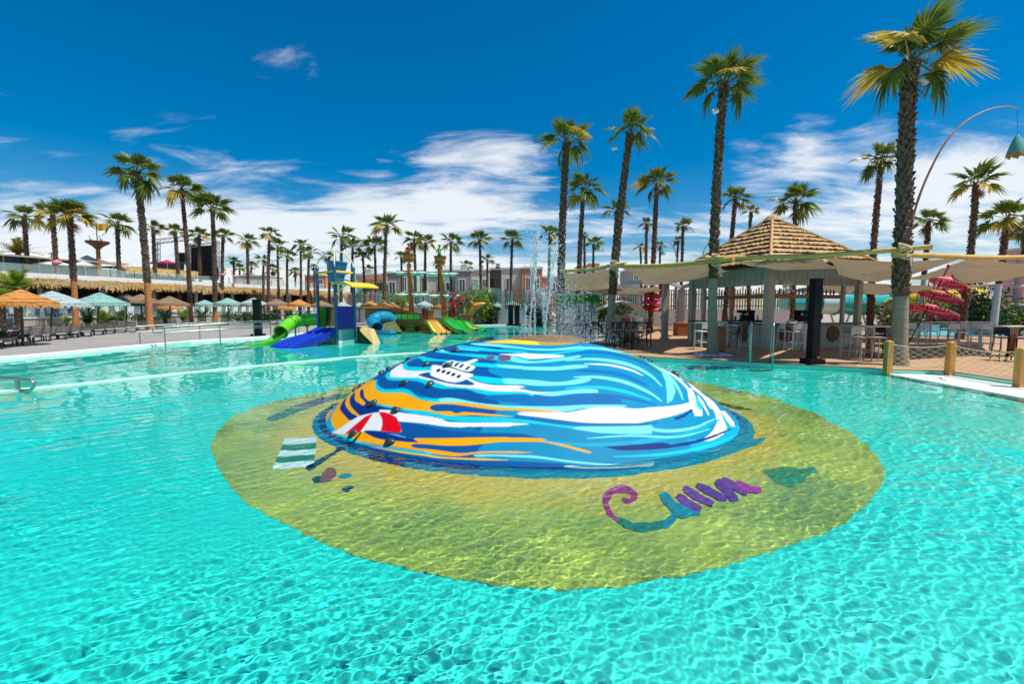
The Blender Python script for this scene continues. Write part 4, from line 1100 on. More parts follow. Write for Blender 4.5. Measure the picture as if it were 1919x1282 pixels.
for k, (x, y, lab) in enumerate(((2.15,.25,'dark coffee machine on the counter right of the corner post'),(.25,1.5,'dark coffee machine on the left counter of the bar'))):
    c = thing('coffee_machine', lab, 'coffee machine', at_bar(x,y,1.09), ang if k == 0 else ang-R(90))
    b = MB(); b.box((-.34,-.16,.03),(.34,.16,.10)); b.box((-.34,.02,.10),(.34,.16,.42)); b.box((-.36,-.18,.42),(.36,.17,.55)); b.build('body', M_black, c)
    for q in (-.18,.18):
        b = MB(); b.lathe([(0,.33),(.045,.33),(.045,.42)],8,c=(q,-.07,0)); b.bar((q,-.07,.345),(q,-.27,.335),.025); b.build('group_head', M_steel, c)
for k, (x, y, lab) in enumerate(((3.0,.22,'white till screen on the counter'),(1.45,.2,'white condiment tray near the corner post'))):
    c = thing('counter_screen' if k == 0 else 'condiment_tray', lab, 'screen' if k == 0 else 'tray', at_bar(x,y,1.09), ang)
    if k == 0:
        b = MB(); b.box((-.08,-.06,0),(.08,.06,.02)); b.bar((0,0,.02),(0,.02,.15),.03); b.build('stand', M_white, c)
        b = MB(); b.box((-.16,-.03,.15),(.16,.0,.38)); b.build('screen', M_black, c)
    else:
        b = MB(); b.box((-.18,-.09,0),(.18,.09,.03)); b.box((-.18,-.09,.03),(-.165,.09,.1)); b.box((.165,-.09,.03),(.18,.09,.1)); b.build('tray', M_white, c)
        for q in (-.1,0,.1):
            b = MB(); b.lathe([(0,.03),(.035,.03),(.035,.15),(.02,.19),(0,.2)],8,c=(q,0,0)); b.build('jar', M_wood if q else M_glassg, c)
# ---- grey frame of the covered terrace left of the bar
fr = thing('post_pergola', 'grey post and beam frame reaching from the bar to the back terrace', 'pergola', (8.2,25,.12))
o_ = Vector((8.2,25,.12))
for (px, py, w) in ((1245,636,.30),(1275,619,.42)):
    q = P(px,py,.12)-o_; b = MB(); b.cbox((q.x,q.y,1.55),(w,w,3.1)); b.cbox((q.x,q.y,.05),(w+.1,w+.1,.1)); b.build('post', M_bgrey, fr)
q1 = P(1245,636,.12)-o_; q2 = P(1275,619,.12)-o_; q3 = LCn-o_; q3.z = 0
for a_, b_ in ((q1,q3),(q1,q2),(q2,q3+Vector((1.5,2.5,0))),(q1,q1+Vector((-1.6,2.8,0)))):
    b = MB(); b.bar(Vector((a_.x,a_.y,3.23)), Vector((b_.x,b_.y,3.23)), .16,.24); b.build('beam', M_bgrey, fr)
cr_ = P(1290,632,.12)
b = MB(); b.box((-.5,-.45,0),(.5,.45,.75)); b.box((-.55,-.5,.751),(.55,.5,.80))
for k in range(4): b.box((-.52,-.47,.04+.18*k),(.52,.47,.18+.18*k))
tag(b.build('wooden_box', M_wood, M=Matrix.Translation((cr_.x+.3,cr_.y+1.5,.12))), 'low red brown wooden box between the grey posts and the bar', 'box')
# ---- bamboo beams lashed to the palms
def beam(name, a, b_, r, label, sag=0.06):
    a = Vector(a); b_ = Vector(b_); n = 22; L = (b_-a).length
    t = thing(name, label, 'beam', a)
    pts = []; rs = []
    for k in range(n*3+1):
        s = k/(n*3); q = (b_-a)*s; q.z -= sag*4*s*(1-s)
        q += Vector((0.02*math.sin(s*9), 0, .02*math.sin(s*7+1))); pts.append(q); rs.append(r*(1.13 if k % 6 == 0 else 1.0)*(1-.15*s))
    b = MB(); b.tube(pts, rs, 8); b.build('pole', M_bamboo, t, 60)
    return t
BP2 = D(1695,470,13.55); BP1 = D(1342,487,16.55); BP0 = D(1152,497,21.35); BPM = D(1056,508,25.0); BR = D(1990,482,16.4)
def along(a, b_, t): return a*(1-t)+b_*t
ext = lambda a, b_, e: b_+(b_-a).normalized()*e
beam('bamboo_beam', ext(BP0,BPM,.3), ext(BPM,BP0,.7), .085, 'bamboo beam from the fountain palm to the leaning palm')
beam('bamboo_beam', ext(BP1,BP0,.5)+Vector((0,0,-.05)), ext(BP0,BP1,.7)+Vector((0,0,-.02)), .09, 'bamboo beam from the leaning palm to the grey trunked palm')
beam('bamboo_beam', ext(BP2,BP1,.4)+Vector((0,-.1,.05)), ext(BP1,BP2,.6)+Vector((0,0,.06)), .085, 'bamboo beam running in front of the thatched roof')
beam('bamboo_beam', ext(BR,BP2,.3)+Vector((0,.12,-.12)), BR, .085, 'bamboo beam leading off past the lamp pole', .02)
M_rope = mat('pale_rope', (0.55,0.46,0.30), rough=0.9, var=0.2, scale=30, bump=0.5, bscale=80)
for nm, p_, lab in (('a',BP1,'rope lashing of the beam on the grey trunked palm'),('b',BP0,'rope lashing of the beam on the leaning palm'),('c',BP2,'rope lashing of the beam on the tallest shaggy palm')):
    b = MB(); g = random.Random(len(lab))
    for k in range(7):
        b.tube([(p_.x+.13*math.cos(a)*1.1-.0, p_.y-.02+.15*math.sin(a), p_.z-.18+.055*k+.08*math.sin(a+k)) for a in [j*math.pi/7 for j in range(14)]], .024, 5, closed=True)
    b.bar(p_+Vector((.05,-.18,-.2)), p_+Vector((.1,-.22,-.62)), .09,.02)
    tag(b.build('rope_lashing', M_rope, smooth=60), lab, 'rope')
# ---- sails
def sail(label, a, b_, c, d, sag=.35, n=34, twist=.12):
    a, b_, c, d = (Vector(q) for q in (a,b_,c,d)); b = MB(); g = random.Random(len(label))
    ph = g.uniform(0,6)
    ctr = (a+b_+c+d)/4
    for j in range(n+1):
        for i in range(n+1):
            s, t = i/n, j/n
            # edges cut inwards like a tensioned sail
            s2 = s + .10*(0.5-s)*4*t*(1-t); t2 = t + .10*(0.5-t)*4*s*(1-s)
            q = (a*(1-s2)+b_*s2)*(1-t2)+(d*(1-s2)+c*s2)*t2
            q.z -= sag*(4*s*(1-s))*(.35+.65*4*t*(1-t)) - (.045*math.sin(s*11+t*5+ph)*math.sin(t*7+ph) + .020*math.sin(s*31-t*17+ph) + .014*math.sin(t*43+s*9+ph))*(4*t*(1-t))
            b.v.append(tuple(q))
    for j in range(n):
        for i in range(n):
            k = j*(n+1)+i; b.f.append((k,k+1,k+n+2,k+n+1)); b.mi.append(0)
    o = b.build('shade_sail', M_sail, smooth=True)
    return tag(o, label, 'shade sail', 'sand coloured shade sails over the bar deck')
zt = Vector((0,0,-.04))
sail('sand shade sail from the fountain palm to the leaning palm', BPM+zt, along(BPM,BP0,1.05)+zt, (7.2,29.5,3.05), (3.2,33.5,3.1), .40)
sail('sand shade sail left of the thatched roof above the grey posts', along(BP0,BP1,.04)+zt, along(BP0,BP1,.97)+zt, (10.0,20.6,3.5), (8.0,27.5,3.15), .34)
sail('sand shade sail stretched from the roof front to the beam', along(BP1,BP2,.02)+zt, along(BP1,BP2,.60)+zt, (13.8,19.2,3.5), (10.3,18.9,3.5), .16)
sail('sand shade sail hung right of the roof behind the tallest palm', along(BP1,BP2,.60)+zt, along(BP2,BR,.42)+zt, (18.2,22.0,3.2), (14.0,19.7,3.25), .40)
sail('sand shade sail at the frame edge behind the lamp pole', along(BP2,BR,.43)+zt, BR+zt, (25.0,22.0,3.45), (18.4,21.5,3.2), .5)
sail('lower sand shade sail far back over the stools', (15.9,21.6,3.1), (24.5,21.8,3.05), (26,29,2.95), (16.5,29,2.9), .4)
sail('sand shade sail far back between the white canopy and the grey posts', (4.2,29.5,3.15), (9.0,27.5,3.15), (12.5,34,3.1), (5.2,36,3.1), .35)

# ================================================================== furniture and fittings on the bar deck
def frame_tube(b, pts, r, n=6): b.tube(pts, r, n)
def make_stool(label, m_f, m_s, slat=False, oval=False):
    t = thing('bar_stool', label, 'bar stool', (0,0,0), 0, 'stools on the bar deck')
    for sx in (-1,1):
        for sy in (-1,1):
            b = MB(); top = .76 if sy < 0 else 1.06
            if sy < 0: b.tube([(sx*.22,sy*.22,0),(sx*.19,sy*.18,.76)], .017, 6)
            else: b.tube([(sx*.22,sy*.24,0),(sx*.19,sy*.18,.74),(sx*.19,sy*.21,1.08)], .017, 6)
            b.build('leg', m_f, t)
    b = MB()
    for a_, c_ in (((-.215,-.21,.28),(.215,-.21,.28)),((-.215,.21,.28),(.215,.21,.28)),((-.21,-.21,.33),(-.21,.21,.33)),((.21,-.21,.33),(.21,.21,.33))): b.bar(a_, c_, .022)
    b.build('footrest', m_f, t)
    b = MB(); b.box((-.215,-.21,.745),(.215,.19,.785)); b.build('seat', m_s, t)
    b = MB()
    if oval: b.lathe([(0,.014),(.17,.012),(.20,0),(.17,-.012),(0,-.014)], 16, M=Matrix.Translation((0,.205,1.0)) @ Matrix.Rotation(R(90),4,'X') @ Matrix.Diagonal((1,1.35,1,1)))
    else: b.box((-.20,.185,.86),(.20,.215,1.10))
    b.build('backrest', m_s, t)
    return t
M_gmetal = mat('grey_metal', (0.36,0.36,0.35), rough=0.4, var=0.08, scale=4)
M_gseat = mat('taupe_weave', (0.28,0.25,0.21), rough=0.7, var=0.2, scale=30, bump=0.3)
M_lgrey = mat('light_grey_plastic', (0.55,0.56,0.56), rough=0.45, var=0.06)
M_bseat = mat('dark_weave', (0.035,0.03,0.03), rough=0.6, var=0.3, scale=30)
st = {'white': make_stool('x', M_white, M_white), 'taupe': make_stool('x', M_gmetal, M_gseat), 'grey': make_stool('x', M_lgrey, M_lgrey),
      'black': make_stool('x', M_black, M_bseat), 'oval': make_stool('x', M_gmetal, M_rattan, oval=True)}
_used = set()
def stool(kind, px, py, rz, label):
    loc = P(px, py, .12)
    if kind not in _used:
        _used.add(kind); o = st[kind]; o.location = loc; o.rotation_euler = (0,0,R(rz)); o['label'] = label; return o
    return dup(st[kind], loc, R(rz), label)
for a_ in (('white',1470,655,100,'white bar stool nearest the corner post of the bar'), ('white',1491,657,170,'white bar stool in the middle of three before the bar front'), ('white',1508,658,-170,'white bar stool close left of the black pillar'),
           ('white',1314,655,-70,'white bar stool left of the grey trunked palm'), ('oval',1386,664,-80,'metal stool with a brown oval back right of the grey trunked palm'), ('white',1363,648,20,'white bar stool behind the wooden leg of the glass table'),
           ('taupe',1588,672,-30,'taupe backed stool just right of the black pillar'), ('taupe',1612,675,10,'taupe backed stool at the high table, middle one'), ('taupe',1640,676,80,'taupe backed stool at the high table beside the tall palm'),
           ('black',1655,668,100,'black stool half behind the tall palm trunk'),
           ('grey',1716,655,10,'pale grey stool first in the row behind the rope net'), ('grey',1738,655,-5,'pale grey stool second in the row behind the rope net'), ('taupe',1775,652,5,'taupe backed stool amid the pale grey row'),
           ('grey',1795,658,0,'pale grey stool third in the row behind the rope net'), ('grey',1815,656,12,'pale grey stool fourth in the row behind the rope net'), ('grey',1836,657,-8,'pale grey stool fifth in the row behind the rope net'), ('grey',1856,659,3,'pale grey stool last in the row behind the rope net'),
           ('black',1880,676,-20,'black stool behind the second rope net'), ('black',1908,678,25,'black stool at the frame edge behind the rope net'),
           ('black',1149,652,30,'black stool beside the leaning palm trunk'), ('black',1162,654,-20,'black stool at the dark table, second from the leaning palm'), ('black',1176,655,60,'black stool at the dark table, third from the leaning palm'), ('black',1190,656,10,'black stool at the dark table, fourth from the leaning palm'), ('black',1166,645,180,'black stool on the far side of the dark table'), ('black',1186,646,200,'black stool on the far side of the dark table towards the grey posts'),
           ('grey',1207,648,100,'pale grey stool right of the dark table'), ('grey',1085,640,0,'grey stool behind the spray of the fountain'), ('black',1118,646,20,'black stool between the fountain palm and leaning palm'), ('black',1102,643,60,'black stool before the green fringed kiosk'),
           ('taupe',1243,618,90,'taupe stool far back by the first grey post'), ('taupe',1262,615,-90,'taupe stool far back between the grey posts'), ('taupe',1228,616,80,'taupe stool far back left of the grey posts')):
    stool(*a_)
def high_table(label, px, py, m_top, m_leg, w=.7, d=.7, h=1.1, wood_leg=False, rz=0):
    t = thing('high_table', label, 'table', P(px,py,.12), R(rz), 'high tables on the bar deck')
    b = MB(); b.box((-w/2,-d/2,h-.035),(w/2,d/2,h)); b.build('table_top', m_top, t)
    if wood_leg:
        b = MB(); b.box((-.09,-.09,.03),(.09,.09,h-.036)); b.build('leg', m_leg, t); b = MB(); b.box((-.25,-.25,0),(.25,.25,.03)); b.build('base_plate', m_leg, t)
    else:
        for sx in (-1,1):
            for sy in (-1,1): b = MB(); b.bar((sx*(w/2-.05),sy*(d/2-.05),0),(sx*(w/2-.06),sy*(d/2-.06),h-.036),.035); b.build('leg', m_leg, t)
        b = MB()
        for sy in (-1,1): b.bar((-w/2+.05,sy*(d/2-.05),.3),(w/2-.05,sy*(d/2-.05),.3),.025)
        b.build('stretcher', m_leg, t)
    return t
high_table('high table with a green glass top before the left bar counter', 1322, 650, M_glassg, M_gmetal, 1.3, .7)
high_table('high table on one red brown wooden leg beside the grey trunked palm', 1352, 662, M_glassg, M_wood, .8, .8, wood_leg=True)
high_table('high table with a pale top between the taupe stools', 1630, 668, M_lgrey, M_wood, 1.2, .7, wood_leg=True)
high_table('long dark high table by the leaning palm', 1178, 650, M_black, M_black, 1.9, .7)
high_table('long high table behind the row of pale grey stools', 1790, 648, M_lgrey, M_gmetal, 3.0, .7)
high_table('high table with a white top at the frame edge', 1895, 668, M_lgrey, M_wood, 1.2, .7, wood_leg=True)
high_table('grey high table far back between the posts', 1252, 614, M_gmetal, M_gmetal, 2.2, .8)
# white pebbles round the foot of the grey trunked palm
b = MB(); g = random.Random(9); c0 = P(1335,665,.12)
for i in range(260):
    a_ = g.uniform(0,6.28); r_ = .24+.42*math.sqrt(g.random()); s_ = g.uniform(.02,.045)
    b.ball((c0.x+r_*math.cos(a_), c0.y+r_*math.sin(a_), .125+s_*.4), (s_,s_*g.uniform(.7,1.2),s_*.6), 6, 4)
M_pebble = mat('white_pebbles', (0.72,0.70,0.66), rough=0.7, var=0.15)
o = b.build('pebbles', M_pebble); tag(o, 'ring of white pebbles round the palm foot', 'pebbles'); stuff(o)
# black pillar with a red light at its base
t = thing('black_pillar', 'tall square black pillar on a black base at the pool edge', 'pillar', P(1522,682,.12), R(8))
b = MB(); b.box((-.26,-.22,0),(.26,.22,.16)); b.build('base', M_black, t)
b = MB(); b.box((-.125,-.125,.161),(.125,.125,2.62)); b.box((-.135,-.135,2.621),(.135,.135,2.65)); b.build('column', M_black, t)
b = MB(); b.ball((.02,-.19,.20),(.045,.03,.045),8,6); b.build('red_button', mat('red_plastic', (0.6,0.02,0.02), rough=.3, var=.05), t, True)
# rope fence: posts with nets between
M_net = mat('net_rope', (0.62,0.50,0.30), rough=0.9, var=0.15, scale=30)
posts = [P(1663,693,.12), P(1779,696,.12), P(1910,717,.12), Vector((12.0,8.7,.12)), Vector((12.0,6.6,.12))]
fence = thing('rope_fence', 'rope net fence on square orange wooden posts along the deck edge', 'fence', posts[0])
for p_ in posts:
    q = p_-posts[0]; b = MB(); w = .078
    b.box((q.x-w,q.y-w,-.3),(q.x+w,q.y+w,.80)); b.add([(q.x-w,q.y-w,.801),(q.x+w,q.y-w,.801),(q.x+w,q.y+w,.801),(q.x-w,q.y+w,.801),(q.x,q.y,.84)],[(0,1,4),(1,2,4),(2,3,4),(3,0,4)])
    b.build('post', M_wood_o, fence)
for p_, q_ in zip(posts[:-1], posts[1:]):
    a_, c_ = p_-posts[0], q_-posts[0]; L = (c_-a_).length; d_ = (c_-a_)/L
    hz, lz = .72, .10; n_ = max(4, round(L/.27)); b = MB()
    a2 = a_+d_*.1; L2 = L-.2
    def pt(s, z): q = a2+d_*(L2*s); sag = .07*4*s*(1-s); return Vector((q.x, q.y, z - sag*(z/.72)))
    rows_ = 4
    b.tube([pt(k/14, hz) for k in range(15)], .012, 5); b.tube([pt(k/14, lz) for k in range(15)], .010, 5)
    for k in range(-rows_, n_+1):
        for sg in (0, 1):
            pts = []
            for r_ in range(rows_+1):
                s = (k+r_)/n_
                if sg: s = 1-s
                if 0 <= s <= 1: pts.append(pt(s, lz+(hz-lz)*r_/rows_)+Vector((0,0,0)))
            if len(pts) > 1: b.tube(pts, .0065, 4, cap=False)
    b.build('rope_net', M_net, fence)
# pool ladder rails
t = thing('pool_ladder', 'pair of stainless ladder rails dropping into the pool before the bar', 'pool ladder', P(1426,684,.12))
o_ = P(1426,684,.12); b_ax = Vector((.85,-.5,0)).normalized(); outw = Vector((-.42,-.9,0)).normalized()
for px in (1405,1446):
    q = P(px,683,.12)-o_; q.z = 0; b = MB()
    b.tube([q-outw*.45, q-outw*.45+Vector((0,0,.6)), q-outw*.40+Vector((0,0,1.0)), q-outw*.2+Vector((0,0,1.28)), q+outw*.05+Vector((0,0,1.33)), q+outw*.22+Vector((0,0,1.2)), q+outw*.28+Vector((0,0,.9)), q+outw*.30+Vector((0,0,-.55))], .019, 8)
    b.build('rail', M_steel, t, True)
for k in range(2):
    b = MB(); q0 = P(1405,683,.12)-o_; q1 = P(1446,683,.12)-o_; q0.z = q1.z = -.18-.2*k
    b.bar(q0+outw*.3, q1+outw*.3, .08,.03); b.build('step', M_steel, t)
# arched bamboo lamp
t = thing('bamboo_lamp', 'arching bamboo pole with a teal basket lantern hung from its tip', 'lamp', P(1690,668,.12))
o_ = P(1690,668,.12); yy = o_.y-.12
path = [(1690,668),(1694,560),(1699,480),(1706,430),(1722,370),(1745,315),(1775,262),(1812,226),(1850,206),(1885,199),(1908,203)]
pts = [D(px,py,yy)-o_ for px,py in path]; pts[0] = Vector((0,0,0))
pts = [Vector(q) for q in smooth_poly(pts, 4, closed=False)]
b = MB(); n_ = len(pts); b.tube(pts, [(.05-.034*i/n_)*(1.14 if i % 4 == 0 else 1) for i in range(n_)], 7); b.build('pole', mat('red_bamboo', (0.36,0.17,0.08), rough=.5, var=.25, scale=4), t, 60)
tip = D(1906,204,yy)-o_; top = D(1907,252,yy)-o_
b = MB(); b.tube([tip, top], .006, 4); b.build('cord', M_black, t)
b = MB(); h_ = .62; b.lathe([(.02,0),(.07,-.06),(.16,-.30),(.23,-.55),(.235,-.60),(.22,-.58)], 18, c=tuple(top))
M_teal = mat('teal_basket', (0.06,0.36,0.30), rough=.8, var=.4, scale=25, bump=.6, bscale=60); b.build('lantern_basket', M_teal, t, 40)
b = MB(); g = random.Random(4)
for k in range(70):
    a_ = k*.0898; r_ = .225; l_ = g.uniform(.10,.2)
    x, y = r_*math.cos(a_), r_*math.sin(a_); dx, dy = -math.sin(a_)*.02, math.cos(a_)*.02
    b.quad(top+Vector((x-dx,y-dy,-.57)), top+Vector((x+dx,y+dy,-.57)), top+Vector((x*1.12+dx,y*1.12+dy,-.57-l_)), top+Vector((x*1.12-dx,y*1.12-dy,-.57-l_)))
M_straw = mat('straw_fringe', (0.42,0.32,0.14), rough=.9, var=.35, scale=8, trans=.25); stuff(b.build('straw_fringe', M_straw, t))
# three tiered magenta ceremonial parasol
M_mag = mat('magenta_cloth', (0.72,0.05,0.22), rough=.6, var=.25, scale=6, trans=.3); M_gold = mat('gold_print', (0.85,0.58,0.22), rough=.5, var=.3, scale=14)
p0 = P(1688,666,.12)
t = thing('tiered_parasol', 'leaning three tiered magenta parasol with gold print and tassels', 'parasol', p0)
yy = p0.y-.2
foot = Vector((0,-.05,0)); head = D(1777,500,yy)-p0
b = MB(); b.tube([foot, foot*.5+head*.5+Vector((.02,0,-.04)), head], .022, 6); b.build('pole', mat('dark_pole', (0.06,0.03,0.02), rough=.5), t)
for (px, py, w, hgt) in ((1777,531,54,.27),(1762,556,64,.27),(1747,582,76,.27)):
    c_ = D(px, py, yy)-p0; r_ = w/2/F_PX*yy*1.02
    ax = (head-foot).normalized(); tiltq = Vector((0,0,1)).rotation_difference(Vector((.34,-.05,.94)).normalized()).to_matrix().to_4x4()
    Mt = Matrix.Translation(c_) @ tiltq; n_ = 20
    b = MB(); b.lathe([(.03,hgt*1.25),(.06,hgt*.95),(r_*.35,hgt*.72),(r_*.74,hgt*.38)], n_, M=Mt); b.k = 1
    b.lathe([(r_*.74,hgt*.38),(r_*.84,hgt*.27)], n_, M=Mt); b.k = 0
    b.lathe([(r_*.84,hgt*.27),(r_*.94,hgt*.14)], n_, M=Mt)
    ca = b.build('canopy_tier', [M_mag, M_gold], t)
    b = MB()
    for k in range(n_*2):
        a0, a1 = math.pi*k/n_, math.pi*(k+1)/n_; am = (a0+a1)/2
        b.k = 0; f3 = lambda a, rr, z: (rr*math.cos(a), rr*math.sin(a), z)
        b.add([f3(a0,r_*.94,hgt*.14), f3(a1,r_*.94,hgt*.14), f3(a1,r_,0), f3(am,r_*1.01,-.09), f3(a0,r_,0)], [(0,1,2,3,4)], Mt)
        b.k = 1; b.add([f3(a0+.02,r_*1.012,.03), f3(a1-.02,r_*1.012,.03), f3(am,r_*1.015,-.065)], [(0,1,2)], Mt)
    b.build('scalloped_valance', [M_mag, M_gold], ca)
    for k in range(8):
        a_ = k*math.pi/4; q = Mt @ Vector((r_*math.cos(a_), r_*math.sin(a_), -.05)); b = MB(); b.bar(q, q+Vector((0,0,-.2)), .02); b.ball(q+Vector((0,0,-.14)), .03, 6, 4)
        b.build('tassel', M_mag, ca)
b = MB(); b.ball(head+Vector((0,0,.02)), (.05,.05,.08), 8, 6); b.build('finial', M_mag, t, True)
# red ruffled hanging lanterns round the far palm and pendants under the sails
def ruffle(label, px, py, Y, w, tiers):
    c_ = D(px, py, Y); t = thing('ruffled_lantern', label, 'lantern', c_, 0, 'red ruffled lanterns under the sails')
    r0 = w/2/F_PX*Y
    for k in range(tiers):
        b = MB(); rr = r0*(.6+.4*k/max(1,tiers-1)); z = -.42*k
        prof = [(.03,z+.3),(rr*.6,z+.22),(rr,z),(rr*.96,z-.07)]; n_ = 16
        b.lathe(prof, n_)
        b.v = [(x*(1+.06*math.cos(9*math.atan2(y,x))), y*(1+.06*math.cos(9*math.atan2(y,x))), zz) for x,y,zz in b.v]
        b.build('tier', M_mag if k % 2 else mat('red_cloth', (0.50,0.015,0.02), rough=.6, var=.25, scale=6, trans=.25), t)
    b = MB(); b.tube([(0,0,.3),(0,0,1.2)], .01, 4); b.build('cord', M_black, t)
ruffle('three tiered red lantern left of the far palm trunk', 1213, 556, 30.5, 22, 3)
ruffle('three tiered red lantern right of the far palm trunk', 1229, 558, 30.2, 24, 3)
ruffle('single red lantern hanging by the first grey post', 1239, 540, 25.5, 12, 2)
ruffle('small dark red lantern over the white canopy', 1205, 545, 30.8, 14, 1)
# white arched canopy over a drinks cart
o_ = P(1163,634,.12); t = thing('white_canopy', 'white steel canopy with an arched cover over a serving cart', 'canopy', o_)
Yc = o_.y; hw = 45/F_PX*Yc
for sx in (-1,1):
    for sy in (0, 1.5):
        b = MB(); b.tube([(sx*hw,sy,0),(sx*hw,sy,1.55)], .028, 6); b.build('post', M_white, t)
b = MB(); arch = [(-hw-.1,1.50),(-hw*.8,1.68),(-hw*.3,1.98),(0,2.08),(hw*.3,2.02),(hw*.85,1.72),(hw+.05,1.45),(hw+.12,1.15)]
for (x0,z0),(x1,z1) in zip(arch[:-1],arch[1:]): b.add([(x0,-.1,z0),(x1,-.1,z1),(x1,1.6,z1),(x0,1.6,z0),(x0,-.1,z0+.05),(x1,-.1,z1+.05),(x1,1.6,z1+.05),(x0,1.6,z0+.05)],[(0,3,2,1),(4,5,6,7),(0,1,5,4),(2,3,7,6)])
b.build('arched_cover', M_white, t)
t2 = thing('serving_cart', 'grey serving counter with a red box and jars under the white canopy', 'counter', o_+Vector((.1,.7,0)))
b = MB(); b.box((-hw*.7,-.3,.0),(hw*.7,.3,.85)); b.build('cabinet', M_gmetal, t2)
b = MB(); b.box((-hw*.75,-.35,.851),(hw*.75,.35,.90)); b.build('counter_top', M_white, t2)
b = MB(); b.box((-hw*.6,.1,.901),(hw*.3,.3,1.30)); b.build('display_case', M_glassg, t2)
for nm, x, m_, w in (('red_box', .35, mat('red_plastic',(0.6,0.02,0.02)), .16), ('jar', .62, M_white, .07), ('jar', .8, M_glassg, .07)):
    b = MB(); b.box((x-w,-.2,.901),(x+w,.1,1.12)); b.box((x-w*1.05,-.21,1.12),(x+w*1.05,.11,1.15)); b.build(nm, m_, t2)
# kiosk with a bright green grass fringe
o_ = P(1083,640,.12); t = thing('fringed_kiosk', 'small kiosk with a bright green grass fringe and pale bead curtain', 'kiosk', o_)
Yk = o_.y; hw = 26/F_PX*Yk*1.2
for sx in (-1,1):
    for sy in (0,1.6): b = MB(); b.bar((sx*hw,sy,0),(sx*hw,sy,2.25),.09); b.build('post', M_bgrey, t)
b = MB(); b.box((-hw*1.05,-.15,.85),(hw*1.05,.45,.93)); b.build('counter_top', M_dark, t)
b = MB(); b.box((-hw*.98,.0,.0),(hw*.98,.1,.849)); b.build('counter_front', M_bgrey, t)
b = MB(); g = random.Random(6)
for k in range(420):
    s_ = g.random(); sd = g.randrange(4)
    x, y = ((-hw*1.15+2.3*hw*s_, -.25) if sd == 0 else (-hw*1.15+2.3*hw*s_, 1.8) if sd == 1 else (-hw*1.15, -.25+2.05*s_) if sd == 2 else (hw*1.15, -.25+2.05*s_))
    z = g.uniform(2.15,2.42); l_ = g.uniform(.25,.45); ox, oy = g.uniform(-.12,.12), g.uniform(-.12,.12)
    b.tri((x-.025,y,z),(x+.025,y,z),(x+ox,y+oy,z-l_)); b.tri((x,y-.025,z),(x,y+.025,z),(x+ox,y+oy,z-l_))
stuff(b.build('grass_fringe', mat('green_raffia', (0.05,0.42,0.03), rough=.6, var=.35, scale=10, trans=.3), t))
b = MB(); b.box((-hw*1.1,-.2,2.38),(hw*1.1,1.75,2.46)); b.build('roof', M_bgrey, t)
b = MB()
for k in range(26): x = -hw+2*hw*k/25; b.bar((x,.03,.95),(x,.03,2.1),.02)
stuff(b.build('bead_curtain', mat('aqua_beads', (0.20,0.42,0.40), rough=.3, var=.2), t))

# ================================================================== play tower, ship and slides in the far pool
M_tblue = mat('tower_blue', (0.010,0.105,0.21), rough=0.35, var=0.1, scale=2)
M_vblue = mat('vivid_blue', (0.008,0.03,0.36), rough=0.3, var=0.08, scale=2)
M_bucket = mat('bucket_blue', (0.01,0.15,0.36), rough=0.3, var=0.1, scale=2)
M_slime = mat('slide_lime', (0.13,0.50,0.015), rough=0.22, var=0.08, scale=2, coat=.4)
M_sgreen = mat('slide_green', (0.015,0.30,0.03), rough=0.22, var=0.08, scale=2, coat=.4)
M_sblue = mat('slide_teal_blue', (0.01,0.23,0.40), rough=0.22, var=0.1, scale=2, coat=.4)
M_yel = mat('tower_yellow', (0.80,0.55,0.02), rough=0.35, var=0.06, scale=2)
M_cream = mat('cream_pipe', (0.72,0.66,0.38), rough=0.4, var=0.06)
M_teal2 = mat('tower_teal_panel', (0.16,0.46,0.42), rough=0.4, var=0.06)
M_pale2 = mat('tower_pale_panel', (0.55,0.68,0.62), rough=0.4, var=0.05)
M_tan = mat('tan_panel', (0.50,0.37,0.13), rough=0.55, var=0.12, scale=3)
M_olive = mat('olive_rock', (0.07,0.09,0.025), rough=0.7, var=0.35, scale=3, bump=.4)
M_hull = mat('ship_planks', (0.46,0.17,0.035), rough=0.5, var=0.3, scale=2, stretch=(.4,1,5), bump=.25, bscale=14)
M_hulld = mat('ship_dark_planks', (0.17,0.055,0.02), rough=0.55, var=0.3, scale=2)
M_mast = mat('ship_mast', (0.58,0.16,0.015), rough=0.45, var=0.2, scale=2, stretch=(3,3,.5))
M_mint = mat('mint_canvas', (0.42,0.68,0.54), rough=0.6, var=0.08, scale=2)
M_syel = mat('slide_yellow', (0.78,0.50,0.10), rough=0.3, var=0.08); M_sor = mat('slide_orange', (0.62,0.24,0.02), rough=0.3, var=0.08)
M_glow = mat('lime_window', (0.25,0.60,0.08), rough=0.3, var=0.2)

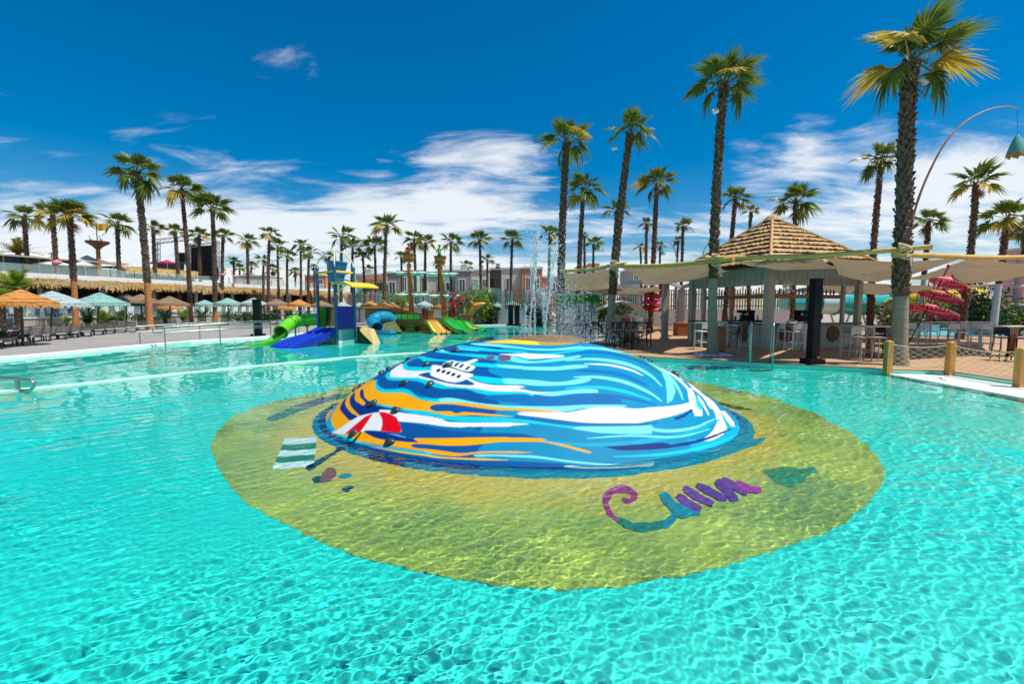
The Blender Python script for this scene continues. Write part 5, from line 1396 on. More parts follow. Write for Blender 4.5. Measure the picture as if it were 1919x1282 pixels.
TF = P(631,645,0); TR = D(664,575,24.3); TL = D(596,575,24.4); TR.z = TL.z = 0; TB = TL+TR-TF
tower = thing('play_tower', 'blue water play tower with tipping bucket, yellow roof and a lime green tube slide', 'play tower', TF)
def tp(v, z): return Vector((v.x-TF.x, v.y-TF.y, z))
for v in (TF,TR,TL,TB):
    b = MB(); b.tube([tp(v,-.45),tp(v,3.85)], .085, 10); b.ball(tp(v,3.9), .11, 8, 6); b.build('post', M_tblue, tower, 50)
for a_, c_ in ((TF,TR),(TR,TB),(TB,TL),(TL,TF)):
    b = MB(); b.bar(tp(a_,3.70),tp(c_,3.70),.07,.09); b.build('crossbeam', M_yel, tower)
def panel(name, a_, c_, z0, z1, m, ins=.09, th=.05):
    A_, C_ = tp(a_,0), tp(c_,0); d_ = (C_-A_).normalized(); A_ = A_+d_*ins; C_ = C_-d_*ins; n_ = Vector((d_.y,-d_.x,0))*th/2
    b = MB(); v = []
    for z in (z0,z1):
        for q in (A_-n_, C_-n_, C_+n_, A_+n_): v.append((q.x,q.y,z))
    b.add(v, [(0,3,2,1),(4,5,6,7),(0,1,5,4),(1,2,6,5),(2,3,7,6),(3,0,4,7)]); return b.build(name, m, tower)
panel('blue_panel', TF, TR, .80, 1.92, M_vblue); panel('lime_panel', TL, TL+(TB-TL)*.45, .80, 1.92, M_slime)
panel('base_panel', TF, TR, -.4, .72, M_teal2); panel('base_panel', TL, TF, -.4, .72, M_teal2); panel('base_panel', TR, TB, -.4, .72, M_teal2)
panel('pale_strip', TF, TF+(TR-TF)*.34, -.38, .71, M_pale2, .10, .08)
panel('mesh_panel', TR, TB, .82, 1.8, M_olive); panel('mesh_panel', TB, TL, .82, 1.9, M_olive, .12, .02)
b = MB(); pl_ = [tp(v,0) for v in (TF,TR,TB,TL)]; b.prism([(q.x*1.0,q.y*1.0) for q in pl_], .722, .79); b.build('platform', M_tblue, tower)
for a_, c_ in ((TL,TR),(TF,TB)):
    A_, C_ = tp(a_,3.9), tp(c_,3.9); mid = (A_+C_)/2; b = MB(); hd = (C_-A_)/2
    b.tube([mid - hd*math.cos(k*math.pi/20) + Vector((0,0,.95*math.sin(k*math.pi/20))) for k in range(21)], .035, 6); b.build('hoop', M_cream, tower, True)
mid = (tp(TF,0)+tp(TB,0))/2
b = MB(); Mtilt = Matrix.Translation((mid.x+.02,mid.y,3.20)) @ Matrix.Rotation(R(5),4,'Y')
b.lathe([(0,0),(.40,0),(.44,.42),(.50,.43),(.50,.52),(.45,.53),(.52,1.02),(.55,1.03),(.55,1.10),(.49,1.10),(.38,.1),(0,.1)], 20, M=Mtilt); b.build('tipping_bucket', M_bucket, tower, 40)
# yellow awning on the right hand side
b = MB(); A_, C_ = tp(TF,3.02), tp(TR,3.02); d_ = (C_-A_); out_ = Vector((.88,-.45,0)).normalized()
rows_ = []
for k in range(7):
    s = k/6; off = out_*1.35*s; z = .10*math.sin(s*math.pi)-.16*s*s
    rows_.append((A_+d_*-.15+off+Vector((0,0,z)), C_+d_*.35+off*.98+Vector((0,0,z))))
for (p_,q_),(r_,s_) in zip(rows_[:-1],rows_[1:]):
    up = Vector((0,0,.07)); b.add([p_,q_,s_,r_,p_+up,q_+up,s_+up,r_+up],[(0,3,2,1),(4,5,6,7),(0,1,5,4),(1,2,6,5),(2,3,7,6),(3,0,4,7)])
b.build('awning', M_yel, tower)
for v in (TF,TR):
    b = MB(); b.bar(tp(v,2.5), tp(v,3.0)+out_*.75, .05); b.build('awning_strut', M_cream, tower)
# three lane blue slide from the left face
s_top = (tp(TL,.76), tp(TF,.76)); e0, e1 = P(503,650,0)-TF, P(552,652,0)-TF
b = MB(); n_, m_ = 14, 25
for j in range(n_+1):
    t = j/n_; z = .80*(1-t)**1.0 - .22*math.sin(t*math.pi)*0 ; z = .78*(1-t)-.12*t+.06*math.sin(t*math.pi*2)*-1
    for i in range(m_):
        s = i/(m_-1); p_ = s_top[0]*(1-s)+s_top[1]*s; q_ = e0*(1-s)+e1*s
        r_ = p_*(1-t)+q_*t; r_.z = z + .10*abs(math.cos(s*math.pi*3))**4
        b.v.append(tuple(r_))
for j in range(n_):
    for i in range(m_-1): k = j*m_+i; b.f.append((k,k+1,k+m_+1,k+m_)); b.mi.append(0)
for side in (0, m_-1):
    base = len(b.v)
    for j in range(n_+1): x,y,z = b.v[j*m_+side]; b.v.append((x,y,max(-.5,z-.35)))
    for j in range(n_): b.f.append((j*m_+side,(j+1)*m_+side,base+j+1,base+j)); b.mi.append(0)
b.build('blue_lane_slide', M_vblue, tower, 50)
# lime tube slide at the back left, ending in an open chute
c0 = tp(TL,1.25)+Vector((.1,.25,0)); path = [c0, D(575,600,24.9)-TF, D(553,602,24.8)-TF, D(538,611,24.3)-TF, D(527,622,23.7)-TF]
path[0].z = 1.25
sp = [Vector(q) for q in smooth_poly(path, 6, closed=False)]
b = MB(); b.tube(sp, .34, 14, cap=False); b.tube(sp[::-1], .31, 14, cap=False); b.build('lime_tube', M_slime, tower, True)
for k in (6,14,len(sp)-1):
    b = MB(); a_, c_ = sp[max(0,k-1)], sp[min(len(sp)-1,k+1)]; d_ = (c_-a_).normalized(); b.tube([sp[k]-d_*.04, sp[k]+d_*.04], .385, 14, cap=False); b.tube([sp[k]+d_*.04, sp[k]+d_*.041], [.385,.31], 14, cap=False); b.build('tube_flange', M_slime, tower, 40)
ch = [sp[-1], D(512,634,23.3)-TF, D(492,642,22.9)-TF, P(462,647,0.02)-TF]
chs = [Vector(q) for q in smooth_poly(ch, 5, closed=False)]
b = MB(); nseg = 9
for j, q in enumerate(chs):
    d_ = (chs[min(j+1,len(chs)-1)]-chs[max(j-1,0)]).normalized(); sd = d_.cross(Vector((0,0,1))).normalized()
    for i in range(nseg): a_ = math.pi*i/(nseg-1); b.v.append(tuple(q + sd*(.34*math.cos(a_)) + Vector((0,0,-.10-.20*math.sin(a_)+(.12 if i in (0,nseg-1) else 0)))))
for j in range(len(chs)-1):
    for i in range(nseg-1): k = j*nseg+i; b.f.append((k,k+1,k+nseg+1,k+nseg)); b.mi.append(0)
b.build('lime_chute', M_slime, tower, True)
for q in (path[1], path[2]): b = MB(); b.tube([q+Vector((0,0,-.3)), Vector((q.x,q.y,-.5))], .05, 6); b.build('tube_leg', M_slime, tower)
# tan climbing board on its right
b = MB(); q = [D(672,613,24.4),D(694,617,24.1),D(706,636,23.6),D(700,640,23.4),D(676,622,24.0)]
q = [p_-TF for p_ in q]; q[2].z = q[3].z = -.05; dn = Vector((.10,.35,0))
b.v = [tuple(p_) for p_ in q]+[tuple(p_+dn) for p_ in q]; b.f = [(0,1,2,3,4),(9,8,7,6,5)]+[(i,(i+1)%5,5+(i+1)%5,5+i) for i in range(5)]; b.mi = [0]*7
b.build('tan_climbing_board', M_tan, tower)
b = MB(); q2 = [D(667,612,24.4)-TF,D(676,616,24.3)-TF,D(698,640,23.6)-TF,D(668,640,24.3)-TF]; q2[2].z=q2[3].z=-.3
b.v = [tuple(p_+Vector((.02,.06,0))) for p_ in q2]+[tuple(p_+dn+Vector((.02,.08,0))) for p_ in q2]; b.f=[(0,1,2,3),(7,6,5,4)]+[(i,(i+1)%4,4+(i+1)%4,4+i) for i in range(4)]; b.mi=[0]*6
b.build('olive_side', M_olive, tower)

# ---------------- pirate ship
SY = 33.5; SO = P(735,623,0); SO.y = SY; SO.x = D(735,600,SY).x
ship = thing('play_ship', 'orange wooden play ship with two barrel topped masts and slides into the pool', 'play ship', SO)
def sx(px): return D(px,600,SY).x-SO.x
def sz(py, dy=0.0): return D(760,py,SY+dy).z
WID = 2.3
# hull from stern to bow: strakes in steps
def strake(name, x0, x1, zb0, zb1, zt0, zt1, m, y0=0.0, flare=.12):
    b = MB(); n_ = 10; L = x1-x0
    for yy, sgn in ((0,1),(WID,-1)):
        base = len(b.v)
        for k in range(n_+1):
            t = k/n_; x = x0+L*t; taper = .0 if x < sx(840) else ((x-sx(840))/(sx(884)-sx(840)))**2*1.05
            y = (yy + sgn*taper) if yy == 0 else yy - taper
            for zz, o_ in ((zb0+(zb1-zb0)*t,.08),(zt0+(zt1-zt0)*t,0.0)):
                b.v.append((x, y + (o_-y0 if yy == 0 else -(o_-y0)), zz)); b.v.append((x, y + (o_-y0+.06 if yy == 0 else -(o_-y0+.06)), zz))
        for k in range(n_):
            o_ = base+k*4; b.f += [(o_,o_+4,o_+6,o_+2),(o_+1,o_+3,o_+7,o_+5),(o_+2,o_+6,o_+7,o_+3),(o_,o_+1,o_+5,o_+4)]; b.mi += [0]*4
        b.f += [(base,base+2,base+3,base+1)]; b.mi += [0]
    return b.build(name, m, ship)
zz0 = -.5
steps = [(622.5,619),(618.6,615),(614.6,611),(610.6,607.5),(607.1,603.5),(603.1,599)]
for k, (lo, hi) in enumerate(steps): strake('hull_plank', sx(735), sx(884), sz(lo) if k else -.5, sz(lo) if k else -.5, sz(hi), sz(hi-(1.5 if k > 3 else 0)), M_hull if k % 2 else M_hull, y0=.02*(k % 2))
for k in range(5):
    a0 = 598.7-4.2*k; strake('stern_plank', sx(738-2*k), sx(792-9*k if k > 1 else 792), sz(a0), sz(a0), sz(a0-3.9), sz(a0-3.9), M_hull, y0=.03*(k % 2))
b = MB(); b.bar((sx(733),-.1,sz(577)),(sx(792),-.1,sz(590)),.10,.16); b.build('rail', M_hulld, ship)
for k in range(4):
    px = 748+11.5*k; b = MB(); b.box((sx(px)-.17,-.12,sz(598)),(sx(px)+.17,-.06,sz(589))); w = b.build('window', M_glow, ship)
    b = MB(); b.bar((sx(px)-.19,-.14,sz(598)),(sx(px)-.19,-.14,sz(589)),.05); b.bar((sx(px)+.19,-.14,sz(598)),(sx(px)+.19,-.14,sz(589)),.05); b.bar((sx(px),-.14,sz(598)),(sx(px),-.14,sz(589)),.04); b.build('window_frame', M_sgreen, w)
b = MB(); b.box((sx(684),.1,sz(600)),(sx(734),WID-.1,sz(578))); b.build('cabin', M_hulld, ship)
for k in range(3): b = MB(); b.box((sx(686),.02,sz(592-6*k)),(sx(733),.09,sz(587.5-6*k))); b.build('cabin_plank', M_hull, ship)
b = MB(); b.box((sx(680),-.1,sz(578)),(sx(737),WID+.1,sz(575.5))); b.add([(sx(697),0,sz(575)),(sx(736),0,sz(575)),(sx(717),0,sz(567)),(sx(697),WID,sz(575)),(sx(736),WID,sz(575)),(sx(717),WID,sz(567))],[(0,1,2),(3,5,4),(0,2,5,3),(1,4,5,2)]); b.build('cabin_roof', M_hull, ship)
for (x0,x1,y0,y1) in ((789,800,580,600),(801,812,582,600),(826,838,583,600),(862,884,590,603)):
    b = MB(); n_ = 4
    for k in range(n_): a0 = x0+(x1-x0)*k/n_; a1 = x0+(x1-x0)*(k+.93)/n_; b.box((sx(a0),.25+.03*(k%2),sz(y1)),(sx(a1),.55,sz(y0)))
    b.box((sx(x0-1),.2,sz(y0)+.005),(sx(x1+1),.6,sz(y0)+.08)); b.build('deck_housing', M_hull if x0 != 789 else M_hulld, ship)
for px in (755,783): b = MB(); b.tube([(sx(px),-.35,sz(616)),(sx(px),.1,sz(616))], .16, 10); b.tube([(sx(px),-.36,sz(616)),(sx(px),-.3,sz(616))], .20, 10); b.build('cannon', M_black, ship, 40)
b = MB(); b.box((sx(735),.1,.95),(sx(880),WID-.1,1.02)); b.build('deck', M_hulld, ship)
def masth(px_t, py_t, px_b, py_b, y):
    A_ = Vector((sx(px_b), y, sz(py_b))); B_ = Vector((sx(px_t), y, sz(py_t)))
    b = MB(); b.tube([A_, A_*.5+B_*.5, B_], [.20,.18,.16], 12); m = b.build('mast', M_mast, ship, 50)
    b = MB(); b.lathe([(0,0),(.30,0),(.42,.32),(.46,.62),(.40,.62),(.30,.1),(0,.1)], 16, c=tuple(B_+Vector((0,0,.12)))); nest = b.build('crow_nest', M_hull, ship, 40)
    for z in (.08,.5):
        b = MB(); b.lathe([(.36+.16*z,z),(.38+.17*z,z),(.39+.17*z,z+.08),(.37+.17*z,z+.08)], 16, c=tuple(B_+Vector((0,0,.12)))); b.build('hoop', M_hulld, nest, 40)
    return B_
B1 = masth(763,492,767,592,.9); B2 = masth(822,496,829,596,1.1)
for (mx, py, w, y) in ((764,507,1.75,.9),(767,549,1.7,.9),(823,509,1.75,1.1),(826,551,1.7,1.1)):
    zc_ = sz(py); xc = sx(mx)
    b = MB(); b.tube([(xc-w*.55,y-.2,zc_),(xc+w*.62,y-.2,zc_+.05)], .05, 7); b.build('yard', M_hulld, ship)
    for k, (o_, l_) in enumerate(((-.62,.55),(.38,.38),(.85,.55))):
        b = MB(); n_ = 9; pts = []; rs = []
        for i in range(n_): t = i/(n_-1); pts.append((xc+o_*w*.6+(t-.5)*l_*1.75, y-.28, zc_-.05-.10*math.sin(t*math.pi))); rs.append(.03+.125*math.sin(t*math.pi)**1.5)
        b.tube(pts, rs, 9); b.build('furled_sail', M_mint, ship, 60)
# bow with a carved orange head
b = MB(); b.tube([(sx(874),1.0,sz(600)),(sx(879),1.0,sz(588)),(sx(886),1.0,sz(576)),(sx(893),1.0,sz(572)),(sx(902),1.0,sz(570)),(sx(908),1.0,sz(569))],[.16,.2,.22,.24,.18,.07],9); b.ball((sx(889),1.0,sz(573)),(.3,.25,.2),8,6)
for sgn in (-1,1): b.bar((sx(886),1.0+sgn*.15,sz(570)),(sx(880),1.0+sgn*.3,sz(564)),.06)
b.build('carved_prow_head', M_sor, ship, 60)
# slides
def chute(parent, name, tops, ends, m_list, hump=.12, rim=.12, lanes=1, n_=14):
    (a0,a1),(e0,e1) = tops, ends
    b = MB(); m_ = 4*lanes+1
    for j in range(n_+1):
        t = j/n_
        for i in range(m_):
            s = i/(m_-1); p_ = a0*(1-s)+a1*s; q_ = e0*(1-s)+e1*s; r_ = p_*(1-t)+q_*t
            r_.z += hump*math.sin(t*math.pi*2)*(1 if True else 0) + (rim if i % 4 == 0 else 0)
            b.v.append(tuple(r_))
    for j in range(n_):
        for i in range(m_-1): k = j*m_+i; b.k = (i//4) % len(m_list) if i % 4 in (1,2) else 0; b.f.append((k,k+1,k+m_+1,k+m_)); b.mi.append(b.k)
    for side_ in (0, m_-1):
        base = len(b.v)
        for j in range(n_+1): x,y,z = b.v[j*m_+side_]; b.v.append((x,y,z-.3))
        for j in range(n_): b.f.append((j*m_+side_,(j+1)*m_+side_,base+j+1,base+j)); b.mi.append(0)
    return b.build(name, m_list, parent, 40)
def sd(px, py, y): q = D(px,py,y); return q-SO
chute(ship, 'striped_slide', (sd(795,603,33.2),sd(812,601,33.4)), (sd(818,626,31.6),sd(846,624,32.0)), [M_syel,M_sor], lanes=3)
chute(ship, 'green_slide', (sd(815,600,33.3),sd(852,597,34.0)), (sd(866,623,31.6),sd(912,620,33.0)), [M_sgreen], lanes=2, rim=.18)
chute(ship, 'striped_slide', (sd(856,600,33.9),sd(866,599,34.2)), (sd(886,618,32.6),sd(900,617,33.0)), [M_syel,M_sor], lanes=2)
tb = [Vector(q) for q in smooth_poly([sd(738,600,33.6),sd(722,594,33.2),sd(705,597,32.6),sd(698,605,32.1),sd(706,614,31.5)],6,closed=False)]
b = MB(); b.tube(tb, .42, 14, cap=False); b.tube(tb[::-1], .38, 14, cap=False); b.build('blue_tube', M_sblue, ship, True)
for k in (4,10,16,len(tb)-1):
    d_ = (tb[min(k+1,len(tb)-1)]-tb[max(0,k-1)]).normalized(); b = MB(); b.tube([tb[k]-d_*.04,tb[k]+d_*.04],.46,14,cap=False); b.tube([tb[k]+d_*.04,tb[k]+d_*.042],[.46,.38],14,cap=False); b.build('tube_flange', M_sblue, ship, 40)
chute(ship, 'blue_chute', (sd(700,621,31.4),sd(714,621,31.6)), (sd(728,626,30.9),sd(744,624,31.4)), [M_sblue], hump=.02)
b = MB(); g = random.Random(2); q = [sd(718,602,33.0),sd(738,600,33.3),sd(752,622,32.3),sd(718,624,32.0)]
b.v=[tuple(p_) for p_ in q]+[tuple(p_+Vector((0,.9,-.2))) for p_ in q]; b.f=[(0,1,2,3),(7,6,5,4)]+[(i,(i+1)%4,4+(i+1)%4,4+i) for i in range(4)]; b.mi=[0]*6; b.build('olive_ramp', M_olive, ship)
# painted statues aboard: plain pirates
M_red = mat('statue_red', (0.42,0.015,0.02), rough=.35, var=.2, scale=6); M_skin = mat('statue_skin', (0.52,0.27,0.16), rough=.5); M_brn = mat('statue_brown', (0.10,0.04,0.02), rough=.5, var=.3); M_grn = mat('statue_green', (0.10,0.42,0.06), rough=.4)
def statue(label, loc, h, coat_m, trou_m, hat_m, arm=40):
    t = thing('pirate_statue', label, 'statue', loc)
    s = h/1.75
    me = bpy.data.meshes.new('body'); bm = bmesh.new()
    pts = [(0,0,.95),(0,0,1.2),(0,0,1.45),(0,0,1.56),(.11,0,.9),(.14,-.03,.48),(.15,0,.06),(.16,-.14,.03),(-.11,0,.9),(-.16,.02,.48),(-.18,0,.06),(-.2,-.14,.03),(.21,0,1.42),(.42,-.04,1.42+.26*math.sin(R(arm))),(.58,-.08,1.42+.6*math.sin(R(arm))),(-.21,0,1.42),(-.32,-.06,1.18),(-.2,-.22,1.05)]
    rr = [.17,.18,.17,.07,.12,.085,.06,.05,.12,.085,.06,.05,.085,.065,.055,.085,.065,.055]
    es = [(0,1),(1,2),(2,3),(0,4),(4,5),(5,6),(6,7),(0,8),(8,9),(9,10),(10,11),(2,12),(12,13),(13,14),(2,15),(15,16),(16,17)]
    b = MB()
    for i, j in es: b.tube([Vector(pts[i])*s, Vector(pts[j])*s], [rr[i]*s, rr[j]*s], 8)
    for i in range(len(pts)): b.ball(Vector(pts[i])*s, rr[i]*s, 8, 5)
    # colour by height: trousers below, coat above
    b.mi = []
    for f_ in b.f:
        z = sum(b.v[k][2] for k in f_)/len(f_)/s; b.mi.append(1 if z < .92 else 0)
    b.build('body', [coat_m, trou_m], t, 60)
    b = MB(); b.ball((0,-.01*s,1.70*s),(.105*s,.115*s,.135*s),10,8); b.ball((0,-.13*s,1.69*s),(.02*s,.03*s,.03*s),6,4)
    for q in (-.04,.04): b.k = 1; b.ball((q*s,-.11*s,1.73*s),(.016*s,.012*s,.016*s),6,4)
    b.build('head', [M_skin, M_black], t, True)
    b = MB(); b.lathe([(.26*s,1.79*s),(.15*s,1.82*s),(.12*s,1.94*s),(0,1.97*s)], 12); b.v = [(x*1.2,y*.8,z+.10*s*abs(x)/(.26*s)*(1 if z < 1.82*s else 0)) for x,y,z in b.v]; b.build('hat', hat_m, t, 40)
    return t
statue('red coated pirate statue in the left crow nest', SO+B1+Vector((0,0,.22)), 1.15, M_red, M_brn, M_brn)
statue('green shirted pirate statue waving from the right crow nest', SO+B2+Vector((-.05,0,.24)), 1.2, M_grn, M_brn, M_red, 60)
statue('big red pirate statue at the bow of the play ship', SO+Vector((sx(848),.7,1.02)), 1.75, M_red, M_red, M_red, 20)
statue('brown pirate statue behind the big red one at the bow', SO+Vector((sx(864),1.1,1.02)), 1.4, M_brn, M_grn, M_red, 50)
statue('small green statue standing on the ship stern rail', SO+Vector((sx(748),1.2,sz(578))), .6, M_grn, M_grn, M_grn, 10)

# ================================================================== lounger side: parasols, loungers, rails, long thatched pergola, upper terrace
M_conc = mat('raw_concrete', (0.34,0.31,0.25), rough=.85, var=.2, scale=1.5, bump=.3, bscale=20, dirt=.5)
M_twhite = mat('terrace_white', (0.72,0.73,0.71), rough=.6, var=.06, scale=1, dirt=.15)
M_glass = bpy.data.materials.new('balustrade_glass'); M_glass.use_nodes = True
_b = M_glass.node_tree.nodes['Principled BSDF']; _b.inputs['Base Color'].default_value = (.55,.75,.72,1); _b.inputs['Roughness'].default_value = .08; _b.inputs['Alpha'].default_value = .16
M_tstraw = mat('pergola_straw', (0.36,0.25,0.12), rough=.95, var=.45, scale=3, trans=.15, color2=(0.42,0.30,0.15))
M_tstrawo = mat('pergola_straw_gold', (0.46,0.27,0.07), rough=.95, var=.4, scale=3, trans=.15)
M_dglass = mat('dark_teal_glazing', (0.015,0.05,0.05), rough=.5, var=.3, scale=.6)
M_pole = mat('parasol_pole', (0.09,0.06,0.04), rough=.7, var=.3)
PC = {'orange': (mat('straw_orange', (0.52,0.22,0.05), rough=.95, var=.3, scale=14, bump=.7, bscale=40, trans=.15)), 'teal': mat('straw_teal', (0.22,0.42,0.36), rough=.95, var=.25, scale=14, bump=.7, bscale=40, trans=.15),
      'pale': mat('straw_pale_blue', (0.36,0.44,0.43), rough=.95, var=.22, scale=14, bump=.7, bscale=40, trans=.15), 'brown': mat('straw_brown', (0.24,0.165,0.10), rough=.95, var=.3, scale=14, bump=.7, bscale=40, trans=.15)}
def parasol(label, col, ax, ay, wpx, base=None, Y=None, hi=False, seed=0):
    g = random.Random(seed)
    if base: b0 = P(base[0], base[1], .10)
    else: q = D(ax, 575, Y); b0 = Vector((q.x, Y, .10))
    top = D(ax, ay, b0.y); h = top.z-.10; r_ = wpx/2/F_PX*b0.y
    t = thing('thatched_parasol', label, 'parasol', b0, 0, 'straw parasols round the pool')
    b = MB(); b.tube([(0,0,-.05),((top.x-b0.x)*.5,0,h*.5),(top.x-b0.x,0,h-.12)], .055, 7); b.build('pole', M_pole, t, 50)
    rise = r_*.42; n_ = 26 if hi else 16; m_ = PC[col]; cx = top.x-b0.x
    b = MB(); L = 4 if hi else 2
    for k in range(L):
        f0, f1 = k/L, (k+1)/L
        b.lathe([(max(.02,r_*f0), h-rise*f0-.02*k), (r_*f1, h-rise*f1-.02*k-(.0)), (r_*f1-.01, h-rise*f1-.06-.02*k)], n_, c=(cx,0,0))
    b.v = [(x+g.uniform(-.02,.02), y+g.uniform(-.02,.02), z+g.uniform(-.02,.015)) for x,y,z in b.v]
    b.build('canopy', m_, t)
    b = MB(); nf = 150 if hi else 60
    for k in range(nf):
        a_ = 2*math.pi*k/nf; w = r_*math.pi/nf*1.3; l_ = g.uniform(.16,.30)*(1.2 if hi else 1)
        x, y = math.cos(a_), math.sin(a_); tx, ty = -y*w, x*w; z = h-rise-.03
        b.add([(cx+x*r_*.98+tx,y*r_*.98+ty,z),(cx+x*r_*.98-tx,y*r_*.98-ty,z),(cx+x*r_*1.03-tx*.6,y*r_*1.03-ty*.6,z-l_),(cx+x*r_*1.03+tx*.6,y*r_*1.03+ty*.6,z-l_*g.uniform(.7,1))],[(0,1,2,3)])
    stuff(b.build('fringe', m_, t))
    return t
parasol('orange straw parasol nearest the pool at the far end of the loungers', 'orange', 38, 542, 102, base=(43,648), hi=True, seed=1)
parasol('pale blue straw parasol right behind the orange one', 'pale', 98, 545, 104, base=(95,629), hi=True, seed=2)
parasol('teal straw parasol in front of the yellow skirted palm', 'teal', 186, 548, 86, base=(182,621), hi=True, seed=3)
parasol('brown straw parasol left of the tall blown palm', 'brown', 236, 551, 52, base=(237,614), hi=True, seed=4)
parasol('brown straw parasol behind the foot of the tall blown palm', 'brown', 264, 551, 52, base=(267,612), seed=5)
parasol('brown straw parasol right of the tall blown palm', 'brown', 318, 555, 60, base=(319,612), hi=True, seed=6)
parasol('small orange straw parasol low behind the brown ones', 'orange', 318, 567, 42, Y=46, seed=7)
parasol('teal straw parasol left of the neat round palm', 'teal', 384, 562, 36, Y=46, seed=8)
parasol('teal straw parasol right of the neat round palm', 'teal', 427, 558, 46, Y=45, seed=9)
parasol('pale straw parasol left of the dark post', 'pale', 475, 558, 46, Y=46, seed=10)
parasol('brown straw parasol right of the dark post', 'brown', 518, 560, 44, Y=47, seed=11)
parasol('low orange straw parasol behind the brown one by the dark post', 'orange', 533, 569, 36, Y=50, seed=12)
parasol('orange straw parasol above the lime tube slide', 'orange', 560, 561, 40, Y=46, seed=13)
parasol('brown straw parasol behind the left posts of the play tower', 'brown', 602, 563, 40, Y=48, seed=14)
parasol('pale straw parasol seen through the play tower', 'pale', 641, 566, 34, Y=50, seed=15)
parasol('teal straw parasol behind the right post of the play tower', 'teal', 673, 567, 26, Y=52, seed=16)
parasol('orange straw parasol between the play tower and the ship', 'orange', 694, 564, 36, Y=47, seed=17)
parasol('pale straw parasol behind the ship cabin roof', 'pale', 735, 565, 30, Y=50, seed=18)
parasol('pale straw parasol behind the left mast', 'pale', 766, 565, 32, Y=49, seed=19)
parasol('grey pale straw parasol between the masts', 'pale', 795, 564, 32, Y=48, seed=20)
parasol('orange straw parasol behind the right mast', 'orange', 828, 567, 34, Y=50, seed=21)
parasol('teal straw parasol right of the carved prow', 'teal', 925, 563, 40, Y=48, seed=22)
parasol('pale straw parasol above the two dark posts', 'pale', 960, 564, 36, Y=49, seed=23)
parasol('grey pale straw parasol left of the fountain jets', 'pale', 997, 568, 32, Y=51, seed=24)
# loungers
M_lf = mat('lounger_frame', (0.025,0.024,0.024), rough=.6, var=.15, spec=.2); M_ls = mat('lounger_sling', (0.035,0.033,0.03), rough=.9, var=.2, scale=30); M_lw = mat('lounger_end', (0.50,0.46,0.38), rough=.6, var=.1)
def lounger_proto():
    t = thing('sun_lounger', 'x', 'sun lounger', (0,0,0), 0, 'sun loungers lined up by the pool')
    for sy in (-.3,.3):
        b = MB(); b.tube([(-.95,sy,.36),(0,sy,.34),(.95,sy,.33)], .028, 6); b.tube([(.95,sy,.33),(1.0,sy,.2),(.98,sy,0)], .026, 6)
        b.tube([(-.95,sy,.36),(-.75,sy,.18),(-.85,sy,0)], .026, 6); b.tube([(-.2,sy,.34),(-.42,sy,.18),(-.45,sy,0)], .026, 6); b.build('side_frame', M_lf, t, 50)
    b = MB()
    for k in range(9): x = -.15+.125*k; b.box((x,-.28,.335),(x+.10,.28,.355))
    b.build('slat_seat', M_ls, t)
    b = MB()
    for k in range(6): q = .11*k; a_ = R(32); x = -.2-q*math.cos(a_); z = .36+q*math.sin(a_); b.add([(x,-.28,z),(x,.28,z),(x-.09*math.cos(a_),.28,z+.09*math.sin(a_)),(x-.09*math.cos(a_),-.28,z+.09*math.sin(a_))],[(0,1,2,3)])
    b.tube([(-.2,-.29,.36),(-.85,-.29,.76),(-.9,-.2,.78),(-.9,.2,.78),(-.85,.29,.76),(-.2,.29,.36)], .024, 6); b.build('backrest', M_ls, t)
    b = MB(); b.tube([(-.75,-.2,.70),(-.82,-.2,.2),(-.82,.2,.2),(-.75,.2,.70)], .018, 5); b.build('back_prop', M_lf, t)
    b = MB(); b.box((.93,-.31,.30),(1.0,.31,.37)); b.build('end_bar', M_lw, t)
    return t
lp = lounger_proto(); first = True
for k, (px, py, rz, lab) in enumerate(((8,652,-62,'dark lounger nearest the frame edge beside the agave'), (33,645,-60,'dark lounger under the orange parasol, left of its pole'), (62,641,-58,'dark lounger under the orange parasol, right of its pole'), (88,638,-56,'dark lounger between the orange and pale parasol poles'),
        (118,635,-55,'dark lounger just past the pale parasol pole'), (140,632,-54,'dark lounger before the orange palm foot, first of two'), (162,630,-53,'dark lounger before the orange palm foot, second of two'), (186,627,-52,'dark lounger under the teal parasol'),
        (205,625,-50,'dark lounger right of the teal parasol pole'), (226,623,-50,'dark lounger under the first brown parasol'), (246,621,-48,'dark lounger where the ramp rail begins'), (268,619,-48,'dark lounger behind the ramp rail before the tall palm'),
        (300,616,-46,'dark lounger behind the rail right of the tall palm'), (325,614,-45,'dark lounger under the brown parasol behind the rail'), (350,612,-45,'dark lounger by the second orange palm foot'), (380,610,-44,'dark lounger left of the neat round palm foot'), (425,608,-42,'dark lounger right of the neat round palm foot'),
        (893,606,10,'black lounger right of the ship bow'), (908,606,8,'black lounger second from the ship bow'), (923,606,5,'black lounger third from the ship bow'), (940,606,3,'black lounger left of the two dark posts'), (985,606,-5,'black lounger right of the two dark posts'))):
    loc = P(px,py,.10)
    if first: o = lp; o.location = loc; o.rotation_euler = (0,0,R(rz)); o['label'] = lab; first = False
    else: dup(lp, loc, R(rz), lab)
for px, py, lab in ((219,611,'small white table behind the loungers, left of the tall palm foot'),(246,610,'small white table close left of the tall palm foot')):
    t = thing('side_table', lab, 'table', P(px,py,.1), .3); b = MB(); b.box((-.4,-.3,.42),(.4,.3,.46)); b.build('table_top', M_white, t)
    for sx_ in (-1,1):
        for sy_ in (-1,1): b = MB(); b.box((sx_*.36-.03,sy_*.26-.03,0),(sx_*.36+.03,sy_*.26+.03,.419)); b.build('leg', M_white, t)
